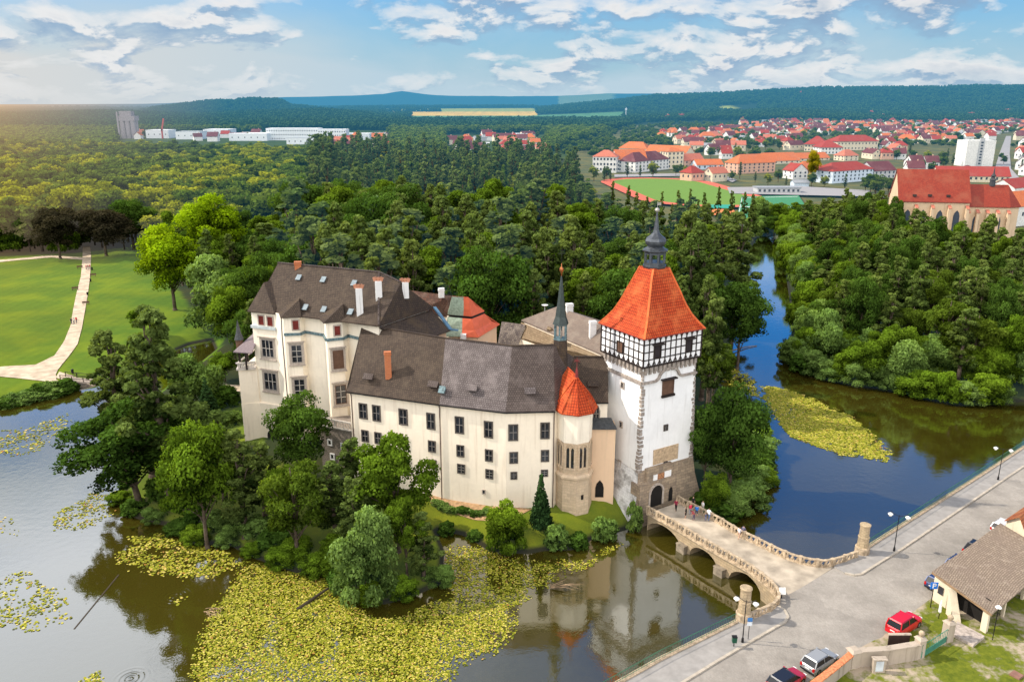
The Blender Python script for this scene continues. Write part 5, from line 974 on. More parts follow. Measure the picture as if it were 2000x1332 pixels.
def trunk_mesh(name, h, r, lumps, seed, nb=12, lean=0.0):
    rs = np.random.default_rng(seed); b = MB(); top = h; pts = [Vector((lean*(t**1.5)*h*0.3+rs.normal(0, 0.012)*h*t, rs.normal(0, 0.012)*h*t, t*top)) for t in np.linspace(0, 1, 7)]; pts[0] = Vector((0, 0, -0.5))
    b.tube(pts, r, 7, r1=r*0.2); b.tube([(0, 0, -0.5), (0, 0, 0.5)], r*1.7, 7, r1=r*0.95)
    for k in rs.choice(len(lumps), min(nb, len(lumps)), replace=False):
        x, y, z, q = lumps[k]; t = np.clip((z-q*0.6)/top*rs.uniform(0.5, 0.85), 0.15, 0.9); i = t*6; p0 = pts[int(i)].lerp(pts[min(6, int(i)+1)], i-int(i)); m_ = Vector((x*0.5, y*0.5, (p0.z+z)/2+0.3)); b.tube([p0, m_, (x, y, z)], r*0.42*(1-t*0.5), 5, r1=r*0.08)
    me = bpy.data.meshes.new(name); me.from_pydata(b.v, [], b.f); me.materials.append(BARK); me.polygons.foreach_set('use_smooth', [True]*len(b.f)); uvm(me); return me
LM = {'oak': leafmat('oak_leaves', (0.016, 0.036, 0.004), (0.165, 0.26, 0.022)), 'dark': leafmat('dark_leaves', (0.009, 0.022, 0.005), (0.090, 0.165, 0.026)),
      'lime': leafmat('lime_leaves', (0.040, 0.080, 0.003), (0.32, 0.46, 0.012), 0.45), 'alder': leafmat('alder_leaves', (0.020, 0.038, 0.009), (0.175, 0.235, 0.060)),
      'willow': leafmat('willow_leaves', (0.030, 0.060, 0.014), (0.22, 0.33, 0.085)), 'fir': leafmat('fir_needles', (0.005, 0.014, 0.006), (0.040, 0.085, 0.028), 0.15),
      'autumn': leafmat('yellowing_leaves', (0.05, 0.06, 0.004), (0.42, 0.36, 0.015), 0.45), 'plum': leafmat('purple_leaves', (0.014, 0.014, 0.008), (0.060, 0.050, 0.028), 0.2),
      'wood': leafmat('wood_leaves', (0.009, 0.022, 0.004), (0.155, 0.205, 0.030), 0.35, True, 0.9), 'woodpale': leafmat('wood_leaves_pale', (0.014, 0.028, 0.008), (0.17, 0.22, 0.065), 0.4, True, 0.85), 'woodlit': leafmat('wood_leaves_lit', (0.035, 0.055, 0.003), (0.36, 0.37, 0.020), 0.4, True, 0.6), 'far': leafmat('far_wood_leaves', (0.008, 0.022, 0.010), (0.055, 0.105, 0.036), 0.1, True, 0.5)}  # lit wood leaves: a copy with sunlight put into the leaf colour
PROT = {}
def proto(key, shape, seed, n, size, mat, h=16.0, R=5.0):
    rs = np.random.default_rng(seed); c0_ = 0.11*h
    if shape == 'round': lp = lumps_round(rs, R, h-c0_, c0_, 46); a = crown_mesh('crown', lp, n, size, seed, mat, h*0.58, R, h-c0_)
    elif shape == 'open': lp = lumps_round(rs, R, h-c0_*1.6, c0_*1.6, 26, core=0.45); a = crown_mesh('crown', lp, n, size, seed, mat, h*0.6, R, h-c0_, tilt=0.8)
    elif shape == 'tall':
        lp = []
        for i in range(84):
            t = rs.random()**0.85; z = h*(0.22+0.76*t); rr = R*(1-0.75*max(0, t-0.35)/0.65)*(0.55+0.45*min(1, t/0.25)); a_ = rs.uniform(0, 6.28); q = rs.uniform(0.1, 0.9); lp.append((rr*q*math.cos(a_), rr*q*math.sin(a_), z, R*rs.uniform(0.13, 0.27)*(1-0.45*t)))
        a = crown_mesh('crown', lp, n, size, seed, mat, h*0.55, R, h*0.85, tilt=0.9, squash=1.0)
    elif shape == 'cone':
        lp = []
        for i in range(60):
            t = i/59; z = h*(0.06+0.93*t); rr = R*(1-t)**0.85; a_ = i*2.4; lp.append((rr*0.62*math.cos(a_), rr*0.62*math.sin(a_), z, max(0.25, rr*0.48)))
        a = crown_mesh('crown', lp, n, size, seed, mat, h*0.3, R, h, droop=0.4, tilt=0.7, squash=0.7)
    elif shape == 'bush': lp = lumps_round(rs, R, h*1.0, 0.0, 34, core=0.3); lp += [(R*0.75*math.cos(k), R*0.75*math.sin(k), h*0.15, R*0.3) for k in range(7)]; a = crown_mesh('crown', lp, n, size, seed, mat, h*0.45, R, h, el=1.7, tilt=0.8)
    PROT[key] = (a, trunk_mesh('trunk', h*0.86, 0.022*h, lp, seed, 18 if shape in ('open', 'round') else 12), h, R); return PROT[key]
SM, MD = 0.30, 0.62
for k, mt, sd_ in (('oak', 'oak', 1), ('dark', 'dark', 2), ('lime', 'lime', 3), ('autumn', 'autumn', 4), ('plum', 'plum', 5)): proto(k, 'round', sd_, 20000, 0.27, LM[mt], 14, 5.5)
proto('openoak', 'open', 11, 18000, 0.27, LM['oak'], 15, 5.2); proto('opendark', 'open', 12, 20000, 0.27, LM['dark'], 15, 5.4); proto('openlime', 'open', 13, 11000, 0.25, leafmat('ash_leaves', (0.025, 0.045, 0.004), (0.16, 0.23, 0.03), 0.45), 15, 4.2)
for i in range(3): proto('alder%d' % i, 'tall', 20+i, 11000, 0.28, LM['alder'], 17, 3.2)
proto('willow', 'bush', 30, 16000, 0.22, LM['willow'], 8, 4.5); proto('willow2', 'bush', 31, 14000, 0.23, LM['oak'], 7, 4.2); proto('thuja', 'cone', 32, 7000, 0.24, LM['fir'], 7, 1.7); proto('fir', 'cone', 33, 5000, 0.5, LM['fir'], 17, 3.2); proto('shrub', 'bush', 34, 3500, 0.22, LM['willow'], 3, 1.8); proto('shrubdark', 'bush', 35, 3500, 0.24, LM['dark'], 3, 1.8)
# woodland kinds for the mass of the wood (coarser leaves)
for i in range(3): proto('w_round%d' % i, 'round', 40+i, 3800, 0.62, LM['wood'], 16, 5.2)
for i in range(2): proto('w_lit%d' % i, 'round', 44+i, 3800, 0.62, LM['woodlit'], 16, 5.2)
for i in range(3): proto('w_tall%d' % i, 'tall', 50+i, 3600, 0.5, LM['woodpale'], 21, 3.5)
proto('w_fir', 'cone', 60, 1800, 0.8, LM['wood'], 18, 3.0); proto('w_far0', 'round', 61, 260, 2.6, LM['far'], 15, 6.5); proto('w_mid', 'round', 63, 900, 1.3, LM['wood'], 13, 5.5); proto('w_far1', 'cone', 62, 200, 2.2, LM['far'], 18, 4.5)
def tree(key, x, y, h, label, cat='tree', name='tree', group=None, wid=None, z=None, rz=None, tilt=0.0):
    cm, tm, ph, pR = PROT[key]; z = tz((x, y))-0.1 if z is None else z; s = h/ph; sx = s if wid is None else wid/2/pR
    o = empty(name, (x, y, z), label, cat, group, random.uniform(0, 6.28) if rz is None else rz); o.scale = (sx, sx, s); o.rotation_euler.y = tilt
    for nm, me in (('crown', cm), ('trunk', tm)): c_ = bpy.data.objects.new(nm, me); COL.objects.link(c_); c_.parent = o
    return o
def ptree(key, bx, by, ty, wpx, label, cat='tree', name='broadleaf_tree', zb=1.2, **k):
    g = at(bx, by, zb); z = tz(g); g = at(bx, by, max(z, 0.1)); h = zat(ty, g.y)-z; return tree(key, g.x, g.y, h, label, cat, name, None, wpx*mpp(g)*1.02, max(z, 0)-0.1, **k)
FG = [('opendark', 275, 990, 772, 225, 'large dark green maple leaning over the water at the west tip of the island'), ('alder0', 245, 905, 640, 130, 'slender tall alder at the far left of the island trees'),
      ('alder1', 335, 985, 598, 170, 'tallest feathery alder rising in the middle of the west island trees'), ('alder2', 300, 930, 660, 140, 'feathery alder between the two tallest island alders'), ('oak', 405, 1068, 838, 150, 'bright green bushy tree on the south shore right of the leaning maple'),
      ('alder1', 480, 1050, 836, 115, 'feathery tree on the south shore left of the yellowish ash'), ('openlime', 583, 1104, 880, 125, 'yellow green ash with thin open crown by the lily pads'), ('dark', 594, 950, 766, 125, 'dense dark green tree in front of the palace windows'),
      ('openoak', 778, 1078, 832, 165, 'big oak with ragged yellow tipped crown before the long wing'), ('willow', 715, 1168, 1008, 122, 'broad grey green willow bush leaning over the lily pads'), ('alder1', 828, 1140, 1000, 80, 'dark green bush at the right end of the willow clump'),
      ('alder0', 655, 1055, 900, 100, 'dark tree filling the gap between ash and oak'), ('alder0', 440, 985, 800, 110, 'thin alder standing before the lower palace wall'), ('willow', 385, 800, 690, 100, 'grey green bush by the moat west of the palace'),
      ('fir', 410, 835, 735, 55, 'dark narrow spruce west of the palace wall'), ('oak', 440, 745, 685, 60, 'round bright bush at the palace garden corner'), ('alder1', 520, 1020, 862, 100, 'slender tree just left of the yellowish ash'), ('oak', 560, 1040, 905, 80, 'low bright tree behind the yellowish ash'),
      ('alder2', 700, 1100, 925, 90, 'dark undergrowth tree at the left foot of the big oak'), ('alder2', 690, 1000, 850, 80, 'pale green sapling before the rubble terrace'), ('openoak', 795, 1120, 960, 80, 'leafy tree at the right foot of the big oak'), ('willow', 350, 900, 790, 120, 'pale bush among the west island alders'),
      ('lime', 342, 606, 432, 130, 'large bright yellow green tree at the right edge of the park lawn'), ('lime', 432, 560, 373, 130, 'tall lime green tree behind the edge of the park lawn'), ('willow', 432, 642, 500, 125, 'rounded grey green willow at the moat behind the palace'), ('alder2', 530, 560, 430, 100, 'grey green tree left behind the palace roof'),
      ('autumn', 486, 668, 560, 52, 'yellow leaved tree beside the palace corner'), ('openoak', 283, 660, 598, 62, 'small spreading tree on the lawn by the moat'), ('plum', 118, 506, 398, 90, 'dark brownish beech left of the park path'), ('plum', 208, 500, 400, 110, 'dark brownish beech right of the park path'), ('dark', 262, 488, 385, 95, 'dark oak at the top of the lawn'),
      ('lime', 985, 645, 512, 160, 'bright green round tree behind the courtyard pavilion'), ('oak', 870, 610, 515, 90, 'green tree left behind the pavilion roof'), ('oak', 1085, 640, 560, 90, 'light green tree behind the great hall roof'), ('openlime', 1150, 650, 580, 90, 'pale bushy tree left behind the gate tower'),
      ('dark', 1422, 985, 748, 132, 'large dense dark tree on the bank right of the gate tower'), ('dark', 1375, 950, 800, 90, 'dark tree squeezed between gate tower and moat'), ('openlime', 1390, 800, 640, 80, 'yellowish tree right behind the gate tower'), ('opendark', 1385, 700, 520, 130, 'dark tree by the canal behind the tower roof'), ('alder0', 1430, 640, 410, 110, 'tall thin alder beside the canal mouth'), ('alder2', 1330, 640, 400, 100, 'tall thin alder behind the tower roof'), ('dark', 1440, 720, 560, 110, 'dark bank tree overhanging the canal')]
for f_ in FG: ptree(*f_, **({'tilt': -0.16, 'rz': 0} if f_[1] == 275 else {}))
ptree('thuja', 1056, 1027, 925, 44, 'narrow dark thuja standing on the lawn before the long wing', name='conical_conifer')
for k, bx, by, ty, w, l in (('willow2', 988, 1070, 988, 80, 'rounded bush on the shore below the long wing'), ('shrub', 1086, 1066, 1030, 50, 'small light shrub right of the thuja'), ('shrubdark', 1130, 1066, 1050, 40, 'low dark shrub on the shore below the turret'), ('shrub', 1180, 1050, 1028, 50, 'low bright reeds near the tower foot'), ('shrub', 1238, 1036, 998, 30, 'bright bush at the waterside corner of the tower'),
                            ('shrubdark', 930, 1050, 1040, 36, 'low dark shrub left of the rounded shore bush'), ('shrubdark', 872, 1040, 1026, 34, 'low shrub at the left end of the castle lawn'), ('shrubdark', 440, 790, 755, 60, 'clipped hedge clump by the palace wall'), ('shrub', 455, 830, 800, 45, 'small shrub at the foot of the palace'), ('oak', 1395, 1010, 940, 60, 'low bank bush beside the bridge head')):
    ptree(k, bx, by, ty, w, l, 'shrub', 'shrub')
rt = random.Random(5)
for i in range(26):   # reeds and low growth at the park shore
    x = 10+i*5.2; y = 787-i*1.2+rt.uniform(-3, 3); g = at(x, y, 0.6); tree(rt.choice(('shrub', 'shrubdark')), g.x, g.y, rt.uniform(1.3, 2.2), 'low green bush in the row along the park shore', 'bush', 'shore_bush', 'bushes along the park shore', rt.uniform(2.5, 4))
# island edge undergrowth
ue = G2(isle_west[8:22], 0.3)
for i in range(18):
    k = rt.uniform(0, len(ue)-1.001); j = int(k); p = Vector(ue[j]).lerp(Vector(ue[j+1]), k-j); q = p+Vector((rt.uniform(-1, 1.5), rt.uniform(0.5, 5)))
    if q.x > -13.5: continue
    tree(rt.choice(('shrubdark', 'shrubdark', 'shrub', 'willow2')), q.x, q.y, rt.uniform(1.8, 3.8), 'undergrowth bush on the shaded south shore of the island', 'bush', 'shore_bush', 'undergrowth on the island shore', rt.uniform(3, 5))
# right bank
RBP = np.array(G2([(1505, 455), (1530, 500), (1538, 560), (1547, 620), (1545, 690), (1550, 715), (1590, 735), (1665, 752), (1760, 765), (1820, 782), (1880, 792), (2000, 785), (2250, 800), (2250, 580), (1930, 545), (1752, 512), (1735, 420), (1680, 372), (1600, 385), (1596, 425), (1540, 440), (1500, 440)], 1.5))
def scatter(poly, sp, rs, cond=None, jit=0.42):
    lo, hi = poly.min(0), poly.max(0); X_g, Y_g = np.meshgrid(np.arange(lo[0], hi[0], sp), np.arange(lo[1], hi[1], sp)); X_g = X_g+rs.uniform(-jit, jit, X_g.shape)*sp; Y_g = Y_g+rs.uniform(-jit, jit, Y_g.shape)*sp; X_g, Y_g = X_g.ravel(), Y_g.ravel()
    k = sdist(X_g, Y_g, poly) < 0; X_g, Y_g = X_g[k], Y_g[k]
    if cond is not None: k = cond(X_g, Y_g); X_g, Y_g = X_g[k], Y_g[k]
    return X_g, Y_g
rs = np.random.default_rng(3)
X1, Y1 = scatter(RBP, 6.6, rs, lambda x, y: (sdist(x, y, WP) > np.where((y > 150) & (x < 60), 4.5, 0.8)))
o_ = np.argsort(Y1); X1, Y1 = X1[o_], Y1[o_]
kk = np.abs(1647*X1/Y1) < 1120; X1, Y1 = X1[kk], Y1[kk]
for x, y in list(zip(X1, Y1))[:270]:
    if abs(1000+1647*x/y) > 3000: continue
    d = sdist(np.array([x]), np.array([y]), WP)[0]; big = min(1, d/14)*(0.35 if y > 330 else 1)
    tree(rt.choice(('alder0', 'alder1', 'openlime', 'openoak', 'dark', 'alder2', 'opendark', 'alder0')) if d > 6 else rt.choice(('willow', 'willow2', 'willow', 'willow2', 'oak')), x, y, rt.uniform(10.5, 15)*(0.62+0.85*big), 'tall leafy tree in the wood on the far bank', 'tree', 'bank_tree', 'trees of the far bank wood', rt.uniform(6.8, 9.6))
# bushes hanging over the water's edge
for line, st, lab in ((east_bank[2:], 2.6, 'far bank'), (isle_east[2:-1], 2.8, 'canal bank'), (isle_west[5:19], 4.5, 'island shore')):
    P_ = [Vector((*p, 0)) for p in G2(line)]; n_ = int(sum((q-p).length for p, q in zip(P_, P_[1:]))/st)
    for p, q in zip(resample(P_, n_), resample(P_, n_)[1:]+[P_[-1]]):
        if abs(1000+1647*p.x/p.y-1000) > 1080 or (p.y > 135 and lab == 'canal bank') or (lab == 'far bank' and p.y > 175): continue
        k = rt.choice(('willow', 'willow2', 'willow', 'willow2', 'shrubdark')); h = rt.uniform(3.5, 7.5) if lab == 'far bank' and p.x > 45 else rt.uniform(2.2, 4.0) if lab != 'island shore' else rt.uniform(1.2, 2.6)
        tree(k, p.x+rt.uniform(-.6, .6), p.y+(rt.uniform(0.2, 1.6) if lab != 'island shore' else rt.uniform(0, .8)), h, 'leafy bush overhanging the water on the '+lab, 'bush', 'bank_bush', 'bushes overhanging the water on the '+lab, rt.uniform(5, 8) if lab != 'island shore' else rt.uniform(3, 4.5), z=0.1)
for i in range(34):
    p = Vector((*G2([(1560+i*13.5, 722+i*1.7)])[0], 0)); q = (p.x+rt.uniform(-1, 1), p.y+rt.uniform(1.0, 5.5))
    if sdist(np.array([q[0]]), np.array([q[1]]), WP)[0] > 0.8: tree(rt.choice(('willow', 'willow2', 'oak')), q[0], q[1], rt.uniform(5.5, 9.5), 'leafy bush overhanging the water on the far bank', 'bush', 'bank_bush', 'bushes overhanging the water on the far bank', rt.uniform(6.5, 9))
for i in range(30):
    g = at(-60+i*13+rt.uniform(-5, 5), 486+rt.uniform(-7, 8)-max(0, i-16)*0.9, 1.5)
    if not 155 < -60+i*13 < 182: tree(rt.choice(('dark', 'opendark', 'dark', 'willow2')), g.x, g.y, rt.uniform(9, 16), 'dark tree in the shaded wall of wood above the park lawn', 'tree', 'park_tree', 'dark trees above the park lawn', rt.uniform(9, 13))
for px, py, h in ((1470, 462, 9), (1486, 452, 8), (1500, 450, 7), (1512, 456, 9), (1478, 446, 14), (1520, 448, 12), (1496, 438, 10)):
    g = at(px, py, 1.5); tree(rt.choice(('oak', 'willow', 'dark')), g.x, g.y, h, 'leafy tree closing the far end of the canal', 'tree', 'bank_tree', 'trees closing the far end of the canal', h*0.85, z=max(0.1, tz(g)))
# the wood behind the castle
def W2(l): return [tuple(at(x, y, 2)[:2]) for x, y in l]
WOOD = np.array(W2([(-600, 500), (100, 492), (165, 478), (290, 468), (330, 505)])+[(-72, 185), (-50, 150), (14, 150), (33, 130), (42, 125)]+W2([(1422, 705), (1428, 655), (1445, 600), (1462, 540), (1462, 495), (1482, 475), (1430, 482), (1300, 480), (1180, 462), (1120, 380), (1050, 335), (900, 332), (760, 326), (600, 320), (420, 314), (200, 308), (-600, 304)]))
X2, Y2 = scatter(WOOD, 8.3, rs, lambda x, y: (sdist(x, y, WP) > np.where(x > 20, 5.0, 2)) & (y < 1100) & (np.abs(1000+1647*x/y-1000) < 1500))
o_ = np.argsort(Y2); X2, Y2 = X2[o_], Y2[o_]; NI = 290
pxs = 1000+1647*X2/Y2
for x, y, p in list(zip(X2, Y2, pxs))[:NI]:
    if p > 560: k = rt.choice(('alder0', 'alder1', 'alder2', 'alder0', 'alder1', 'openoak', 'dark', 'w_tall0', 'w_tall1')); h = rt.uniform(21, 31)
    else: k = rt.choice(('oak', 'dark', 'alder1', 'openoak')); h = rt.uniform(13, 20)
    if p > 1130 and y > 175: h *= 0.74
    tree(k, x, y, h, 'tall green tree in the dense wood behind the castle', 'tree', 'woodland_tree', 'trees of the wood behind the castle', h*rt.uniform(0.33, 0.42) if 'alder' in k else h*0.6)
def gnodes_scatter(name, X_, Y_, Z_, keys, pick, scl, label, group_cat, trunks=True):
    """one object: a point per tree, each point carries a copy of a crown (and trunk)"""
    me = bpy.data.meshes.new(name); n = len(X_); me.vertices.add(n); me.vertices.foreach_set('co', np.stack([X_, Y_, Z_], 1).astype(np.float32).ravel())
    for nm, arr in (('pick', pick), ): a = me.attributes.new(nm, 'INT', 'POINT'); a.data.foreach_set('value', np.asarray(arr, np.int32))
    a = me.attributes.new('scl', 'FLOAT_VECTOR', 'POINT'); a.data.foreach_set('vector', np.asarray(scl, np.float32).ravel())
    a = me.attributes.new('rot', 'FLOAT', 'POINT'); a.data.foreach_set('value', np.random.default_rng(1).uniform(0, 6.28, n).astype(np.float32)); me.update()
    o = bpy.data.objects.new(name, me); COL.objects.link(o); tag(o, label, group_cat, kind='stuff')
    g = bpy.data.node_groups.new(name+'_nodes', 'GeometryNodeTree'); g.interface.new_socket('Geometry', in_out='INPUT', socket_type='NodeSocketGeometry'); g.interface.new_socket('Geometry', in_out='OUTPUT', socket_type='NodeSocketGeometry')
    gi, go = g.nodes.new('NodeGroupInput'), g.nodes.new('NodeGroupOutput'); jo = g.nodes.new('GeometryNodeJoinGeometry'); outj = g.nodes.new('GeometryNodeJoinGeometry')
    def named(nm, t): q = g.nodes.new('GeometryNodeInputNamedAttribute'); q.data_type = t; q.inputs['Name'].default_value = nm; return q.outputs['Attribute']
    cx = g.nodes.new('ShaderNodeCombineXYZ'); g.links.new(named('rot', 'FLOAT'), cx.inputs[2])
    for which in ((0, 1) if trunks else (0,)):
        jj = g.nodes.new('GeometryNodeJoinGeometry')
        for k in keys[::-1]:
            so_ = SRC[k][which]; oi = g.nodes.new('GeometryNodeObjectInfo'); oi.inputs[0].default_value = so_; oi.inputs['As Instance'].default_value = True; oi.transform_space = 'ORIGINAL'; g.links.new(oi.outputs['Geometry'], jj.inputs[0])
        ip = g.nodes.new('GeometryNodeInstanceOnPoints'); ip.inputs['Pick Instance'].default_value = True; g.links.new(gi.outputs[0], ip.inputs['Points']); g.links.new(jj.outputs[0], ip.inputs['Instance']); g.links.new(named('pick', 'INT'), ip.inputs['Instance Index']); g.links.new(named('scl', 'FLOAT_VECTOR'), ip.inputs['Scale']); g.links.new(cx.outputs[0], ip.inputs['Rotation']); g.links.new(ip.outputs[0], outj.inputs[0])
    g.links.new(outj.outputs[0], go.inputs[0]); md = o.modifiers.new('scatter', 'NODES'); md.node_group = g; return o
# one real tree of each woodland kind stands at the edge of the wood; the mass repeats them
SRC = {}
wk = ['w_round0', 'w_round1', 'w_round2', 'w_lit0', 'w_lit1', 'w_tall0', 'w_tall1', 'w_tall2', 'w_fir', 'w_far0', 'w_far1', 'w_mid']
for i, k in enumerate(wk):
    o = tree(k, X2[NI+i], Y2[NI+i], rt.uniform(13, 16), 'tall green tree in the dense wood behind the castle', 'tree', 'woodland_tree', 'trees of the wood behind the castle'); SRC[k] = list(o.children)
X3, Y3 = X2[NI+len(wk):], Y2[NI+len(wk):]; n = len(X3); thin = rs.random(n) < np.clip(1.25-Y3/1400, 0.55, 1); X3, Y3 = X3[thin], Y3[thin]; n = len(X3); p3 = 1000+1647*X3/Y3
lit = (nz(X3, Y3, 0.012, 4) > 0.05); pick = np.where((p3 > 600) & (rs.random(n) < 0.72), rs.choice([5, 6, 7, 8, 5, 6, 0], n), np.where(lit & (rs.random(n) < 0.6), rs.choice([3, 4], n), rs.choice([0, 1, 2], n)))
hs = rs.uniform(0.72, 1.25, n); hs = hs*np.where((pick >= 5) & (p3 > 600), 1.15, 1); ws = (0.5+0.5*hs)*np.where(pick >= 5, rs.uniform(1.0, 1.35, n), rs.uniform(0.95, 1.45, n))
nr_ = np.where((p3 > 1130) & (Y3 > 175), 0.72, 1); hs = hs*nr_
near_l = (p3 < 640) & (Y3 < 520); ws = ws*np.where(near_l, 1.25, 1); hs = hs*np.where(near_l, 1.25, 1)
gnodes_scatter('woodland', X3, Y3, terr(X3, Y3)-0.2, wk[:9], pick, np.stack([ws, ws, hs], 1), 'dense green wood stretching from the castle to the town', 'wood')
for px, py in ((1195, 425), (1225, 440), (1262, 436), (1290, 450), (1322, 445), (1345, 440), (1372, 452), (1400, 440), (1425, 452), (1450, 445), (1240, 452), (1310, 458), (1360, 460), (1465, 462)):
    g = at(px, py, 2); tree(rt.choice(('alder0', 'alder1', 'alder2')), g.x, g.y, rt.uniform(13, 19), 'thin pale alder in front of the running track', 'tree', 'woodland_tree', 'thin alders in front of the running track', rt.uniform(3.2, 4.5))
# distant woods
nf = 60000; Yf = 780*np.exp(rs.random(nf)**0.85*math.log(6200/780)); pf = rs.uniform(-150, 2150, nf); Xf = (pf-1000)/1647*Yf
nzz = nz(Xf, Yf, 0.0035, 8)
def townmask(p, Y):
    y = 200+52/(K*Y); a = (p > 1255-(y-240)*3.0) & (y < 440) & (y > 234) & (Y < 2250); bq = (p > 500) & (p < 760) & (y > 256) & (y < 322); c_ = (p > 865) & (p < 1070) & (y > 264) & (y < 336); d_ = (p > 215) & (p < 520) & (y > 262) & (y < 310); return a | bq | c_ | d_
tm_ = townmask(pf, Yf) & (pf > 1100) & ((Yf > 1000) | (nz(Xf, Yf, 0.02, 2) > 0.1)); intown = tm_ & (rs.random(nf) < np.where(Yf > 1000, 0.28, 0.22)) & (nz(Xf, Yf, 0.011, 12) > -0.15) & ((Yf > 700) | (pf > 1760)) & ~((pf > 1940) & (pf < 1990) & (Yf < 1500)) & ~((pf > 1870) & (pf < 1945) & (Yf < 760))
keep = (fieldmask(Xf, Yf) == 0) & (~townmask(pf, Yf) | intown) & ~((nzz > 0.42) & (Yf < 2000)) & (sdist(Xf, Yf, WOOD) > 0) & ~((pf > 1130) & (Yf < 420))
keep &= ~((np.abs(pf-1455) < 25) & (Yf > 3000) & (Yf < 3500))
Xf, Yf, pf, intown = Xf[keep], Yf[keep], pf[keep], intown[keep]; n = len(Xf); pk = np.where(rs.random(n) < 0.55, 9, 10); pk = np.where(intown | (Yf < 1500), 11, pk); sc_ = rs.uniform(0.7, 1.2, n)*np.clip(0.85+Yf/9000, 0.85, 1.4)*np.where(intown, 0.6, 1)
gnodes_scatter('distant_woods', Xf, Yf, terr(Xf, Yf)-0.5, wk, pk, np.stack([sc_*1.2, sc_*1.2, sc_], 1), 'blue green woods covering the distant hills', 'wood', False)
# ---------------------------------------------------------------- town
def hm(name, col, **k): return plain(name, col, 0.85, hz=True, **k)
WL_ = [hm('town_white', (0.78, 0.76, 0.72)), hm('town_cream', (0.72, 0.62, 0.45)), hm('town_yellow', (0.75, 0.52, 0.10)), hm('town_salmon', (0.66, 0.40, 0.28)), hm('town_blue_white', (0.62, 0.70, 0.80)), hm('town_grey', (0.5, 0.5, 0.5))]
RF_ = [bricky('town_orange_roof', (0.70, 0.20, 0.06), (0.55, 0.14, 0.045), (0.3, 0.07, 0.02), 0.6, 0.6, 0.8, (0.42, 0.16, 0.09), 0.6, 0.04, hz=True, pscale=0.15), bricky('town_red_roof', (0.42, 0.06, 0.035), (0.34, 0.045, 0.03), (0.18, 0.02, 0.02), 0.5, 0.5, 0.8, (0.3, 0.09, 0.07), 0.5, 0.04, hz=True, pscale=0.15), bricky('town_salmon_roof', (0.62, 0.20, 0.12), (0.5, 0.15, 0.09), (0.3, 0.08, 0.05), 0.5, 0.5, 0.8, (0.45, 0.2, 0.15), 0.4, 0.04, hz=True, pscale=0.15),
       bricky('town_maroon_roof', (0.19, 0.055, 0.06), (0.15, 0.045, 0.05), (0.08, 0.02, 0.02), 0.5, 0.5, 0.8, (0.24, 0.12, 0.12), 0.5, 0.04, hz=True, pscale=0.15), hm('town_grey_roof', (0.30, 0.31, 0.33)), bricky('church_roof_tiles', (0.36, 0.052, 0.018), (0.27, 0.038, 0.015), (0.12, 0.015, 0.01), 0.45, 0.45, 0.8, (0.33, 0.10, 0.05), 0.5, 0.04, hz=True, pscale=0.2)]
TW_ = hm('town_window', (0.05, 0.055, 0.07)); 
_wm = MB(); _wm.box((0, 0, 0), (1, 0.12, 1)); _wo = _wm.build('window', TW_); WMESH = _wo.data; bpy.data.objects.remove(_wo)
def wins(parent, A_, B2, z0, z1, rows, cols, inv, w=None):
    """A_, B2 world corners of a facade; parent at world origin loc inv"""
    d = Vector(B2)-Vector(A_); d.z = 0; L_ = d.length; d.normalize(); n = Vector((d.y, -d.x, 0)); rz = math.atan2(d.y, d.x); ww = w or min(1.3, L_/cols*0.5); hh = min(1.7, (z1-z0)/rows*0.55)
    for r in range(rows):
        for c_ in range(cols):
            p = Vector(A_)+d*(L_*(c_+0.5)/cols)+n*0.02; z = z0+(z1-z0)*(r+0.52)/rows
            o = bpy.data.objects.new('window', WMESH); COL.objects.link(o); o.parent = parent; o.location = Vector((p.x, p.y, z))-inv; o.rotation_euler = (0, 0, rz); o.scale = (ww, 1, hh)
BR_ = []
